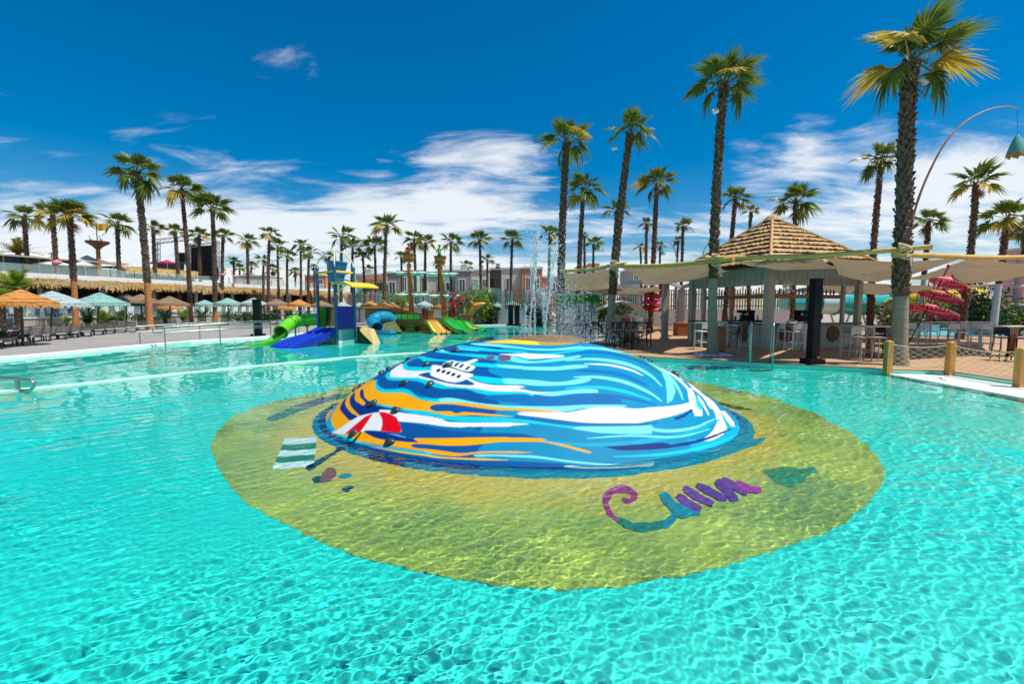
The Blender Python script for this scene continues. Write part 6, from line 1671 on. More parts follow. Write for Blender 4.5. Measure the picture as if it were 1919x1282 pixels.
# stainless ramp rails
def rail(label, base_px, h=.95, ends=True):
    pts = [P(px,py,.10 if i else .0) for i,(px,py) in enumerate(base_px)]
    t = thing('ramp_rail', label, 'handrail', pts[0]); o_ = pts[0]
    for z in (h, h-.28):
        b = MB(); tops = [q-o_+Vector((0,0,z)) for q in pts]; d0 = (tops[0]-tops[1]).normalized()
        pl_ = [tops[0]+d0*.35+Vector((0,0,-.0))]+tops
        b.tube(pl_, .026, 7); b.build('rail', M_steel, t, True)
    b = MB(); d0 = (pts[0]-pts[1]).normalized(); a_ = d0*.35; b.tube([a_+Vector((0,0,h)), a_*1.25+Vector((0,0,h-.06)), a_*1.25+Vector((0,0,h-.22)), a_+Vector((0,0,h-.28))], .026, 7); b.build('return_bend', M_steel, t, True)
    for q in pts: b = MB(); b.tube([q-o_+Vector((0,0,-.5)), q-o_+Vector((0,0,h))], .03, 7); b.build('post', M_steel, t)
rail('stainless ramp rail standing along the pool edge', [(310,650),(413,641.5),(508,636)])
rail('stainless ramp rail behind the pool edge one', [(263,648),(375,638),(476,632.5),(560,626)])
t = thing('steps_rail', 'stainless step rail ending in a loop at the frame edge', 'handrail', P(34,733,0))
o_ = P(34,733,0); b = MB(); e0 = P(-60,728,0)-o_
b.tube([e0+Vector((-.3,.1,.36)), Vector((-.28,0,.30)), Vector((0,0,.27)), Vector((.30,0,.24)), Vector((.37,0,.19)), Vector((.36,0,.10)), Vector((.28,0,.02)), Vector((0,0,.0))], .035, 8); b.build('rail', M_steel, t, True)
b = MB(); b.tube([(0,0,-.5),(0,0,.3)], .045, 8); b.build('post', M_steel, t)
# dark posts
for (px, py, top, lab) in ((484,630,562,'dark square post on the deck behind the ramp rail'),(957,610.5,572,'dark square post across the pool, left of the pair'),(969,610.5,573,'dark square post across the pool, right of the pair')):
    q = P(px,py,.10); h = D(px,top,q.y).z-.1; t = thing('dark_post', lab, 'post', q, .2)
    b = MB(); b.box((-.35,-.3,0),(.35,.3,.14)); b.build('base', M_black, t); b = MB(); b.box((-.2,-.2,.141),(.2,.2,h)); b.box((-.22,-.22,h),(.22,.22,h+.04)); b.build('column', M_black, t)

# ---------------- long thatched pergola with the raised terrace above it
PA, PB_ = Vector((-45.4,44,0)), Vector((-29.2,92,0)); pd = (PB_-PA).normalized(); pn = Vector((-pd.y,pd.x,0))   # pn points away from the pool
if pn.x > 0: pn = -pn
PA = PA-pd*6; PL = (PB_-PA).length
perg = thing('thatched_pergola', 'long dark pergola with a shaggy straw eave under the upper terrace', 'pergola', PA)
def pp(s, d, z): q = pd*s+pn*d; return Vector((q.x,q.y,z))
def pbox(b, s0, s1, d0, d1, z0, z1):
    v = [pp(s,d,z) for z in (z0,z1) for s,d in ((s0,d0),(s1,d0),(s1,d1),(s0,d1))]
    return b.add(v, [(0,1,2,3),(7,6,5,4),(0,4,5,1),(1,5,6,2),(2,6,7,3),(3,7,4,0)])
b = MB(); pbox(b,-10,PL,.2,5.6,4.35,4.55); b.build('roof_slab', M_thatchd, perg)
b = MB(); g = random.Random(12)
nst = 5200
for i in range(nst):
    s = -10+(PL+10)*g.random()**.8; lay = g.random(); z = 4.72-lay*.55+g.uniform(-.08,.08); d = .35-.55*lay+g.uniform(-.1,.1); l_ = g.uniform(.32,.72)*(1.15 if math.sin(s*1.7)+math.sin(s*.61) > .6 else .8); w = g.uniform(.05,.14)
    b.k = 1 if g.random() < .35+.3*math.sin(s*.5) else 0
    o_ = g.uniform(-.25,.25)
    a0, a1 = pp(s-w,d,z), pp(s+w,d,z); c0, c1 = pp(s+o_+w*.35,d-.22*l_,z-l_), pp(s+o_-w*.35,d-.22*l_,z-l_*.96)
    b.add([a0,a1,c0,c1],[(0,1,2,3)])
stuff(b.build('straw_eave', [M_tstraw, M_tstrawo], perg))
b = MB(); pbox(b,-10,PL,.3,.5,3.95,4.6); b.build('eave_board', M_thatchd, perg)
for s in np.arange(1, PL, 5.2): b = MB(); pbox(b,s,s+.28,.6,.88,.9,4.34); b.build('post', M_bgrey, perg)
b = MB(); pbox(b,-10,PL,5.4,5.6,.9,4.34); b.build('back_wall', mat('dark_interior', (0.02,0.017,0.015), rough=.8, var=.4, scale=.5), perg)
pw = thing('terrace_wall', 'low raw concrete wall carrying the pergola floor', 'wall', PA)
b = MB(); pbox(b,-10,PL,-3.0,5.6,-.1,.85); b.build('wall', M_conc, pw)
b = MB(); pbox(b,-10,PL,-3.08,-2.6,.851,.95); b.build('cap', M_twhite, pw)
gl = thing('glass_balustrade', 'glass balustrade on the concrete wall in front of the white chairs', 'balustrade', PA)
for k, s in enumerate(np.arange(-9, PL-2, 2.0)):
    b = MB(); pbox(b,s+.05,s+1.95,-2.86,-2.84,1.0,1.95); b.build('glass_pane', M_glass, gl)
    b = MB(); pbox(b,s-.03,s+.03,-2.88,-2.82,.95,2.0); b.build('post', M_steel, gl)
b = MB(); pbox(b,-9,PL,-2.89,-2.81,2.0,2.05); b.build('top_rail', M_steel, gl)
# white chairs behind the glass
def chair_proto():
    t = thing('dining_chair', 'x', 'chair', (0,0,0), 0, 'white chairs along the pergola edge')
    for sx_ in (-1,1):
        for sy_ in (-1,1): b = MB(); b.bar((sx_*.26,sy_*.24,0),(sx_*.24,sy_*.22,.46),.06); b.build('leg', M_white, t)
    b = MB(); b.box((-.29,-.26,.46),(.29,.26,.52)); b.build('seat', M_white, t)
    b = MB(); b.add([(-.28,.22,.52),(.28,.22,.52),(.30,.34,1.12),(-.30,.34,1.12),(-.28,.27,.52),(.28,.27,.52),(.30,.39,1.12),(-.30,.39,1.12)],[(0,1,2,3),(7,6,5,4),(0,4,5,1),(2,6,7,3),(1,5,6,2),(3,7,4,0)]); b.build('backrest', M_white, t)
    return t
cp_ = chair_proto(); first = True; zrot = math.atan2(pd.y,pd.x)
for k in range(40):
    s = -4+k*1.16+rnd.uniform(-.12,.12)
    if s > PL-3: break
    loc = PA+pd*s+pn*(-2.1)+Vector((0,0,.85)); rz = zrot+math.pi+rnd.uniform(-.12,.12)
    if first: o = cp_; o.location = loc; o.rotation_euler = (0,0,rz); first = False
    else: o = dup(cp_, loc, rz)
    o['label'] = 'white dining chair standing in the row behind the glass balustrade'
# upper terrace
ut = thing('upper_terrace', 'white edged upper terrace deck above the thatched pergola', 'terrace', PA)
b = MB(); pbox(b,-10,PL+2,.8,30,4.62,4.95); b.build('slab', M_conc, ut)
b = MB(); pbox(b,-10,PL+2,.45,.79,4.62,5.15); b.build('white_edge', M_twhite, ut)
gl2 = thing('glass_balustrade', 'glass balustrade along the white edge of the upper terrace', 'balustrade', PA)
for s in np.arange(-9, PL, 2.4):
    b = MB(); pbox(b,s+.05,s+2.35,.98,1.0,4.97,6.0); b.build('glass_pane', M_glass, gl2)
    b = MB(); pbox(b,s-.03,s+.03,.96,1.02,4.96,6.05); b.build('post', M_steel, gl2)
rest = thing('terrace_restaurant', 'dark glazed terrace restaurant behind the white umbrellas', 'building', PA)
def rbox(name, s0,s1,d0,d1,z0,z1,m): b = MB(); pbox(b,s0,s1,d0,d1,z0,z1); return b.build(name, m, rest)
rbox('glazed_wall', -10, 15.2, 7.5, 7.8, 4.96, 7.1, M_dglass); rbox('roof', -10.5, 15.3, 6.6, 14, 7.1, 7.25, M_bgrey)
for s in np.arange(-10, 15, 2.8): rbox('mullion', s, s+.12, 7.4, 7.49, 4.96, 7.1, M_bgrey)
rbox('white_gable', 15.4, 18.2, 8.0, 8.3, 4.96, 6.5, M_twhite); rbox('thatch_porch_wall', 18.4, 28, 9.0, 9.3, 4.96, 6.3, M_dglass)
b = MB(); g = random.Random(5)
for i in range(900):
    s = g.uniform(18,28.5); z = 7.2-g.random()*.7; d = 9.4-(7.4-z)*1.6; l_ = g.uniform(.4,.8); w = .12
    b.k = g.randrange(2); b.add([pp(s-w,d,z),pp(s+w,d,z),pp(s+g.uniform(-.2,.2),d-.5*l_,z-l_*.8)],[(0,1,2)])
stuff(b.build('porch_straw', [M_tstraw,M_tstrawo], rest)); rbox('porch_roof', 18.0, 28.5, 8.9, 12, 6.9, 7.1, M_thatchd)
M_umb = mat('white_canvas', (0.80,0.78,0.72), rough=.8, var=.05, trans=.3)
def umbrella(label, cx, cy, wpx, s_d, m=None, h=2.7, gz=4.95):
    d_ = s_d; top = D(cx,cy,d_); t = thing('canvas_umbrella', label, 'umbrella', (top.x,d_,gz), rnd.uniform(0,.5), 'canvas umbrellas on the upper terrace')
    hh = top.z-gz; r_ = wpx/2/F_PX*d_
    b = MB(); b.tube([(0,0,0),(0,0,hh)], .05, 6); b.build('pole', M_white, t)
    b = MB(); b.lathe([(.03,hh),(r_*.5,hh-.28*r_*.9),(r_,hh-.30*r_*1.3),(r_*1.0,hh-.30*r_*1.3-.18)], 8); b.build('canvas', m or M_umb, t); return t
for cx, cy, w, d_, lab in ((8,474,50,52,'white umbrella at the frame edge on the upper terrace'), (42,467,62,56,'white umbrella under the windblown palm, upper one'), (40,479,60,51,'white umbrella under the windblown palm, lower one'), (100,473,60,55,'white umbrella left of the yellow skirted palm, upper one'), (98,484,58,51,'white umbrella left of the yellow skirted palm, lower one'),
        (163,478,50,55,'white umbrella left of the lookout nest, upper one'), (158,488,44,52,'white umbrella left of the lookout nest, lower one'), (211,482,48,57,'white umbrella right of the lookout nest')): umbrella(lab, cx, cy, w, d_)
umbrella('raspberry red umbrella by the stage truss', 313, 486, 28, 66, M_mag)
# lookout nest with flag
q = D(187,518,54.5); h0 = q.z; t = thing('lookout_nest', 'wicker lookout nest on a pole with a yellow flag', 'lookout', (q.x,54.5,4.95))
b = MB(); zt_ = D(187,466,54.5).z-4.95; b.tube([(0,0,0),(0,0,zt_)], [.24,.2], 8); b.build('pole', M_shavo, t)
b = MB(); b.lathe([(.2,zt_-.1),(.5,zt_+.25),(1.1,zt_+.65),(1.15,zt_+.85),(1.0,zt_+.8),(.3,zt_+.4)], 14); b.build('basket', M_rattan, t, 40)
b = MB(); b.tube([(0,0,zt_+.4),(0,0,zt_+3.0)], .05, 6); b.build('flag_pole', M_black, t)
b = MB()
for k in range(8):
    x0, x1 = .05+1.3*k/8, .05+1.3*(k+1)/8; y0, y1 = .10*math.sin(k*1.1), .10*math.sin(k*1.1+1.1); b.quad((x0,y0,zt_+2.1),(x1,y1,zt_+2.1),(x1,y1,zt_+2.9),(x0,y0,zt_+2.9))
b.build('flag', mat('yellow_flag', (0.75,0.45,0.03), rough=.7, trans=.3), t)
for sg in (-.75,.45):
    b = MB(); b.ball((sg,0,zt_+1.2),(.16,.16,.34),8,6); b.add([(sg,0,zt_+1.4),(sg-.35,-.1,zt_+2.2),(sg+.15,-.1,zt_+1.0)],[(0,1,2)]); b.add([(sg,0,zt_+1.4),(sg+.3,.2,zt_+2.0),(sg+.1,-.1,zt_+1.0)],[(0,1,2)]); b.ball((sg,-.15,zt_+1.55),.11,6,5)
    tag(b.build('gull_figure', M_white, M=Matrix.Translation((q.x,54.5,4.95))), 'white gull figure perched on the '+('near side' if sg > 0 else 'far side')+' of the lookout nest', 'figure')
# flamingos
M_pink = mat('flamingo_pink', (0.72,0.25,0.27), rough=.5, var=.12); M_mg2 = mat('flamingo_magenta', (0.55,0.04,0.22), rough=.5)
def flamingo(label, px, py_top, py_bot, Y, flip=1):
    zt_, zb_ = D(px,py_top,Y).z, D(px,py_bot,Y).z; h = zt_-zb_; q = D(px,py_bot,Y); t = thing('flamingo', label, 'flamingo figure', (q.x,Y,zb_), 0, 'pink flamingo figures')
    s = h/1.6
    b = MB()
    for k in range(1): b.ball((0,0,.85*s),(.33*s,.2*s,.2*s),12,8)
    b.tube([Vector((flip*.22,0,.92))*s,Vector((flip*.42,0,1.1))*s,Vector((flip*.36,0,1.32))*s,Vector((flip*.30,0,1.5))*s,Vector((flip*.38,0,1.6))*s,Vector((flip*.48,0,1.55))*s],[.09*s,.06*s,.05*s,.05*s,.07*s,.05*s],8); b.ball(Vector((-flip*.3,0,.86))*s,(.2*s,.12*s,.1*s),8,6); b.build('body', M_pink, t, 70)
    b = MB(); b.tube([Vector((flip*.48,0,1.55))*s,Vector((flip*.58,0,1.44))*s],[.045*s,.01],6); b.build('beak', M_black, t)
    for o_ in (-.07,.08): b = MB(); b.tube([Vector((o_,0,.7))*s,Vector((o_*1.3,.03,.35))*s,Vector((o_,0,0))*s], .035*s, 6); b.build('leg', M_mg2, t)
flamingo('large pink flamingo figure beside the palm with yellow underfronds', 107, 474, 512, 47, -1)
flamingo('pink flamingo figure at the foot of the neat palm on the terrace edge', 418, 504, 527, 62, 1)
flamingo('pink flamingo figure, smaller of the two near the stage', 441, 507, 530, 64, -1)
# stage
stg = thing('stage', 'open air stage with metal truss and a tall black screen', 'stage', D(380,520,70)); so = D(380,520,70)
def s_(px,py,dy=0): return D(px,py,70+dy)-so
def truss(a_, c_, w=.5):
    a_, c_ = Vector(a_), Vector(c_); d_ = (c_-a_).normalized(); u_ = Vector((0,1,0)); v_ = d_.cross(u_).normalized(); n_ = max(4,int((c_-a_).length/.7)); b = MB()
    cor = [u_*w/2*i+v_*w/2*j for i,j in ((-1,-1),(1,-1),(1,1),(-1,1))]
    for q in cor: b.bar(a_+q,c_+q,.07)
    for k in range(n_):
        p0, p1 = a_+(c_-a_)*k/n_, a_+(c_-a_)*(k+1)/n_
        for i in range(4): b.bar(p0+cor[i],p1+cor[(i+1)%4],.045)
    b.build('truss', M_steel, stg)
truss(s_(295,520),s_(295,452)); truss(s_(357,520),s_(357,455)); truss(s_(406,520),s_(406,450)); truss(s_(291,453),s_(370,444),.6); truss(s_(355,462),s_(408,456),.4)
b = MB(); p0, p1 = s_(361,522), s_(404,460); b.box((p0.x,-.2,p0.z),(p1.x,.1,p1.z)); b.build('screen', M_black, stg)
b = MB(); p0, p1 = s_(336,491), s_(348,474); b.box((p0.x,-.4,p0.z),(p1.x,.3,p1.z)); b.build('speaker', M_black, stg)
b = MB(); p0, p1 = s_(405,527), s_(430,504); b.box((p0.x,-3.4,p0.z),(p1.x,-2.6,p1.z)); b.build('side_stack', M_black, stg)
b = MB(); p0, p1 = s_(302,521), s_(352,496); b.box((p0.x,-1.2,p0.z),(p1.x,-.8,p1.z)); b.box((p0.x-.3,-1.6,p1.z),(p1.x+.3,-.4,p1.z+.25)); b.build('booth', M_dglass, stg)
pb = thing('rooftop_block', 'pale flat rooftop block at the end of the upper terrace', 'building', D(470,530,72)); o_ = D(470,530,72)
b = MB(); p0, p1 = D(440,533,72)-o_, D(500,517,72)-o_; b.box((p0.x,0,p0.z-3),(p1.x,5,p1.z)); b.build('wall', mat('pale_sand_wall', (0.52,0.48,0.38), rough=.8, var=.06), pb)
b = MB(); b.box((p0.x-.1,-.1,p1.z+.001),(p1.x+.1,5.1,p1.z+.12)); b.build('roof_edge', M_twhite, pb)
for px in (452,463,488): b = MB(); q = D(px,517,72)-o_; b.box((q.x-.35,1,p1.z+.121),(q.x+.35,1.6,p1.z+.55)); b.build('roof_unit', M_bgrey, pb)
# round sign
q = D(43,533,41); t = thing('round_sign', 'round cream and orange sign hung under the straw eave', 'sign', q)
b = MB(); b.lathe([(0,-.03),(.42,-.03),(.45,0),(.42,.03),(0,.03)], 24, M=Matrix.Rotation(R(90),4,'X')); b.build('board', mat('cream_sign', (0.72,0.55,0.30), rough=.5), t, 40)
b = MB(); b.lathe([(.36,.034),(.41,.034)], 24, M=Matrix.Rotation(R(90),4,'X')); b.box((-.3,-.045,-.08),(.3,-.034,-.02)); b.box((-.25,-.045,.04),(.25,-.034,.10)); b.build('print', M_sor, t)
b = MB(); b.tube([(0,0,.44),(0,0,.9)], .015, 4); b.build('chain', M_black, t)
# ---------------- planting
M_fern = mat('cycad_leaf', (0.045,0.11,0.018), rough=.5, var=.4, scale=4, trans=.3); M_yg = mat('yellow_green_leaf', (0.28,0.32,0.03), rough=.55, var=.4, scale=4, trans=.35, color2=(0.16,0.26,0.03)); M_shrub = mat('shrub_leaf', (0.028,0.06,0.014), rough=.6, var=.45, scale=5, trans=.25)
M_flower = mat('pink_bloom', (0.62,0.20,0.30), rough=.6, var=.3, trans=.3)
def cycad(label, loc, h, n=22, m=None, seed=0, th=0.0):
    g = random.Random(seed); t = thing('cycad', label, 'plant', loc, 0, 'spiky cycads in the beds')
    b = MB(); b.tube([(0,0,-.1),(0,0,th+h*.18)], h*.09, 7); b.build('stump', M_trunk, t)
    b = MB()
    for i in range(n):
        az = i*2.4+g.uniform(-.3,.3); el_ = R(g.uniform(15,80)); L = h*g.uniform(.7,1.0); pts = []
        for k in range(6):
            s = k/5; e2 = el_-s*s*1.0; pts.append(Vector((0,0,th+h*.18))+Vector((math.cos(az)*math.cos(el_)*L*s*(1+.1*s), math.sin(az)*math.cos(el_)*L*s*(1+.1*s), math.sin(el_)*L*s-.38*L*s*s)))
        for k in range(5):
            d_ = (pts[k+1]-pts[k]).normalized(); sd_ = d_.cross(Vector((0,0,1))).normalized(); up = sd_.cross(d_)
            for sgn in (-1,1):
                w = L*.20*(1-.6*k/5)
                for q in (0,.5):
                    p_ = pts[k]*(1-q)+pts[k+1]*q; b.tri(p_, p_+d_*L*.07, p_+sd_*sgn*w+d_*L*.12+up*.02)
    stuff(b.build('leaves', m or M_fern, t)); return t
for k, (px, py, h, lab, m) in enumerate(((125,612,1.2,'yellowish spiky plant left of the orange palm foot',M_yg),(165,614,2.2,'dark cycad right of the orange palm foot',M_fern),(192,612,1.9,'bright cycad behind the teal parasol pole',M_yg),(228,608,2.0,'dark cycad under the brown parasol',M_fern),(310,606,2.3,'cycad under the right hand brown parasol',M_fern),(345,605,2.2,'yellow green cycad left of the second palm foot',M_yg),
        (378,604,2.4,'dark cycad between the second and third palm feet',M_fern),(425,604,2.0,'dark cycad right of the neat palm foot',M_fern),(460,602,1.8,'low cycad left of the dark post',M_fern),(515,601,3.0,'big dark cycad above the ramp rail end',M_fern),(545,601,2.2,'dark cycad behind the lime tube slide',M_fern),(690,602,2.4,'dark cycad behind the blue tube slide',M_fern),(668,602,2.6,'dark cycad behind the play tower posts',M_fern),
        (1010,607,2.4,'dark cycad behind the fountain jets',M_fern),(1028,608,2.0,'dark cycad by the orange ball',M_fern),(3,650,1.0,'agave at the frame edge beside the loungers',M_fern))):
    cycad(lab, P(px,py,.1), h, m=m, seed=k, n=26)
def bush(label, loc, r_, m, seed=0, n=900, leaf=.12, flowers=0, name='shrub', group='shrubs in the beds'):
    g = random.Random(seed); t = thing(name, label, 'shrub', loc, 0, group); b = MB(); rx, ry, rz_ = r_
    blobs = [(g.uniform(-.55,.55)*rx, g.uniform(-.5,.5)*ry, g.uniform(.25,.75)*rz_, g.uniform(.35,.6)) for _ in range(9)]
    for i in range(n):
        bx, by, bz_, br = blobs[g.randrange(9)]
        v = Vector((g.gauss(0,1),g.gauss(0,1),g.gauss(0,1))).normalized()*br*g.uniform(.55,1.05)
        p_ = Vector((bx+v.x*rx, by+v.y*ry, max(.02, bz_+v.z*rz_)))
        a_ = Vector((g.gauss(0,1),g.gauss(0,1),g.gauss(0,.7))).normalized(); c_ = a_.cross(Vector((g.gauss(0,1),g.gauss(0,1),g.gauss(0,1)))).normalized(); l_ = leaf*g.uniform(.6,1.3)
        b.k = 1 if flowers and g.random() < flowers and v.z > -.2 else 0
        b.add([p_-a_*l_, p_+c_*l_*.5, p_+a_*l_, p_-c_*l_*.5],[(0,1,2,3)])
    stuff(b.build('foliage', [m, M_flower], t))
    b = MB()
    for k in range(5): a_ = k*1.3; b.tube([(0,0,-.1),(math.cos(a_)*rx*.3,math.sin(a_)*ry*.3,rz_*.6)], .03, 5)
    b.build('stems', M_trunk, t); return t
b0 = D(32,560,38); cycad('big yellow green arching plant over the end of the straw eave', (b0.x,38,.1), 3.0, n=60, m=M_yg, seed=71, th=2.6)
b0 = D(2,550,35); cycad('bright yellow green arching plant at the frame edge above the loungers', (b0.x,35,.1), 2.0, n=50, m=M_yg, seed=72, th=1.9)
b0 = D(36,500,50); cycad('yellow banana like plant behind the terrace umbrellas', (b0.x,50,4.95), 2.9, n=30, m=M_leafy, seed=73, th=2.2)
for k, (px, Y, w, h, lab) in enumerate(((215,44,1.8,1.3,'dark shrub in the bed behind the white tables'),(275,46,2.2,1.4,'dark shrub behind the tall palm foot'),(455,50,2.2,1.5,'dark shrub below the white chairs by the dark post'),(490,51,2.2,1.5,'dark shrub right of the dark post'),(570,52,2.4,1.5,'dark shrub left of the play tower'),(720,50,2.6,1.7,'dark shrub behind the ship cabin'))):
    q = D(px,575,Y); bush(lab, (q.x,Y,.1), (w,1.0,h*.72), M_shrub, 20+k, 700, .12)

# ================================================================== flats beyond the pool, picket fence, slides and garden on the right
M_wgrey = mat('flat_grey', (0.30,0.29,0.27), rough=.8, var=.06, dirt=.1); M_wmint = mat('flat_mint', (0.30,0.55,0.47), rough=.8, var=.05, dirt=.1); M_wcream = mat('flat_cream', (0.62,0.58,0.49), rough=.8, var=.05, dirt=.12)
M_worange = mat('flat_orange', (0.55,0.23,0.11), rough=.8, var=.08, dirt=.15); M_pane = mat('window_pane', (0.03,0.06,0.07), rough=.1, var=.3, scale=.8); M_wpink = mat('pink_render', (0.66,0.36,0.35), rough=.75, var=.06)
def flats(label, px0, px1, top, Y, m, wins=(), balc=(), depth=7, roof_up=()):
    a_, c_ = D(px0,575,Y), D(px1,575,Y); zt_ = D((px0+px1)/2, top, Y).z; o_ = Vector((a_.x,Y,.0)); w = c_.x-a_.x
    t = thing('apartment_building', label, 'building', o_, 0, 'coloured flats beyond the pool')
    b = MB(); b.box((0,0,-.1),(w,depth,zt_)); b.build('wall', m, t)
    b = MB(); b.box((-.12,-.12,zt_+.002),(w+.12,depth+.1,zt_+.22)); b.build('roof_edge', M_twhite, t)
    for (x0,x1,y0,y1,mm) in wins:
        p0, p1 = D(x0,y1,Y)-o_, D(x1,y0,Y)-o_
        b = MB(); e = .12
        for bx in (((p0.x-e,-.06,p0.z-e),(p0.x,.05,p1.z+e)),((p1.x,-.06,p0.z-e),(p1.x+e,.05,p1.z+e)),((p0.x,-.06,p1.z),(p1.x,.05,p1.z+e)),((p0.x,-.06,p0.z-e),(p1.x,.05,p0.z)),(((p0.x+p1.x)/2-.04,-.05,p0.z),((p0.x+p1.x)/2+.04,.04,p1.z))): b.box(*bx)
        wf = b.build('window', M_twhite, t)
        b = MB(); b.box((p0.x,-.02,p0.z),((p0.x+p1.x)/2-.042,.04,p1.z)); b.build('pane', mm or M_pane, wf); b = MB(); b.box(((p0.x+p1.x)/2+.042,-.02,p0.z),(p1.x,.04,p1.z)); b.build('pane', mm or M_pane, wf)
    for (x0,x1,y0,y1,mm,out_) in balc:
        p0, p1 = D(x0,y1,Y)-o_, D(x1,y0,Y)-o_
        b = MB(); b.box((p0.x,-out_,p0.z),(p1.x,-.07,p0.z+.12)); b.box((p0.x,-out_,p0.z+.12),(p1.x,-out_+.08,p1.z)); b.box((p0.x,-out_+.09,p0.z+.12),(p0.x+.08,-.07,p1.z)); b.box((p1.x-.08,-out_+.09,p0.z+.12),(p1.x,-.07,p1.z)); b.build('balcony', mm, t)
    for (x0,x1) in roof_up:
        p0, p1 = D(x0,500,Y)-o_, D(x1,500,Y)-o_; b = MB(); b.box((p0.x,2,zt_+.23),(p1.x,4,zt_+1.0)); b.build('roof_unit', M_bgrey, t)
    return t
flats('orange flats wall over the end of the long thatch', 573, 612, 517, 82, M_worange, wins=((596,604,524,532,None),), roof_up=((580,586),))
flats('low cream flats left of the play tower top', 612, 640, 522, 84, M_wcream, wins=((618,626,530,540,None),))
flats('cream flats with a brown shaded porch right of the play tower', 668, 726, 515, 70, M_wcream, wins=((686,698,530,545,None),(706,716,530,545,None)), balc=((680,724,524,528,M_worange,2.2),(672,700,548,560,M_wmint,1.4)), roof_up=((676,688),))
flats('grey flats with a tall white framed window left of the left mast', 727, 752, 512, 67, M_wgrey, wins=((730,740,529,552,None),), balc=((727,741,553,559,M_worange,.9),))
flats('mint flats right behind the left mast', 752.6, 778, 511, 68, M_wmint, wins=((756,761,520,546,None),(770,775,530,546,M_wmint)), balc=((754,776,548,560,M_wcream,1.0),))
flats('cream flats with brown recess between the masts', 778.6, 831, 518, 72, M_wcream, wins=((780,800,522,548,mat('brown_recess',(0.16,0.085,0.05),rough=.8)),(821,830,524,550,mat('brown_recess',(0.16,0.085,0.05)))), balc=((779,803,548,560,M_worange,1.3),(806,830,549,562,M_worange,1.0)), roof_up=((790,797),))
flats('mint flats right behind the right mast', 831.6, 853, 508, 68, M_wmint, wins=((836,848,530,547,None),), balc=((832,852,549,560,M_wmint,1.0),))
flats('grey flats with one tall window beside the second palm of the far pool', 853.6, 884, 508, 66, M_wgrey, wins=((861,871,524,547,None),), balc=((858,884,549,556,M_worange,.9),), roof_up=((862,870),))
flats('cream flats with a small square mint window', 884.6, 917, 507, 67, M_wcream, wins=((888,895,524,541,M_wmint),(905,913,524,541,None)), balc=((885,916,542,560,M_wmint,1.2),), roof_up=((896,903),))
flats('recessed cream flats with a deep flat roof slab', 917.6, 939, 506, 71, M_wcream, wins=((920,937,522,546,None),), balc=((918,940,504,508,M_wcream,3.0),(917,939,541,558,M_wmint,2.6)))
flats('cream flats left of the orange end wall', 939.6, 977, 504, 66, M_wcream, wins=((949,959,522,546,None),), balc=((943,972,548,558,M_worange,1.0),), roof_up=((928,936),))
flats('orange end wall of the flats beside the fountain', 977.6, 1016, 503, 65, M_worange, wins=((986,993,520,544,None),(1002,1010,520,544,None)), balc=((980,1014,548,556,M_worange,.9),))
flats('white flats behind the left shade sail with a red roof edge', 1085, 1135, 500, 62, M_twhite, wins=((1094,1102,512,530,None),(1114,1122,512,530,None)), balc=((1100,1122,494,499,M_worange,.6),))
flats('grey block seen over the sail beam', 1183, 1203, 504, 64, M_wgrey, wins=((1188,1196,512,524,None),))
flats('orange flats behind the white canopy', 1016.6, 1084, 520, 66, M_worange, wins=((1030,1040,530,545,None),(1060,1070,530,545,None)))
flats('white garden house behind the pink column', 1800, 1862, 535, 50, M_twhite, wins=((1812,1822,550,580,None),(1838,1850,550,580,None)), balc=((1826,1836,548,600,M_wpink,.8),))
flats('blue grey garden house at the frame edge', 1862.6, 1940, 540, 52, mat('flat_blue_grey',(0.40,0.47,0.55),rough=.8), wins=((1874,1886,552,580,None),))
# coloured picket fence on a white wall
FA, FB = Vector((D(650,575,53).x,53,0)), Vector((24.5,39,0)); fd = (FB-FA).normalized(); FL = (FB-FA).length
wl_ = thing('boundary_wall', 'long low white wall under the coloured pickets', 'wall', FA, math.atan2(fd.y,fd.x))
b = MB(); b.box((0,0,0),(FL,.25,1.55)); b.build('wall', M_twhite, wl_); b = MB(); b.box((-.05,-.06,1.552),(FL+.05,.31,1.64)); b.build('coping', M_wcream, wl_)
pf = thing('picket_fence', 'tall picket fence in white, mint, green and orange on the white wall', 'fence', FA, math.atan2(fd.y,fd.x))
for z in (1.95,3.0): b = MB(); b.box((0,.15,z),(FL,.20,z+.08)); b.build('rail', M_bgrey, pf)
pk = {}
for nm, m_ in (('w',M_twhite),('m',M_wmint),('o',mat('picket_orange',(0.60,0.22,0.04),rough=.6)),('g',mat('picket_teal',(0.10,0.32,0.27),rough=.6)),('b',mat('picket_brown',(0.28,0.15,0.09),rough=.7)),('c',M_wcream)):
    b = MB(); b.prism([(-.065,0),(.065,0),(.065,.05),(-.065,.05)],0,1.0); pk[nm] = b.mesh('picket', m_)
g = random.Random(8); npk = 215
for k in range(npk):
    o = link('picket', pk['wwmmggooccbw'[int((math.sin(k*.23)+1)*2.5+g.random()*6) % 12]], pf); o.location = (.1+(FL-.2)*k/npk, .06, 1.645); o.scale = (g.uniform(.8,1.2),1,1.75+g.uniform(-.12,.35))
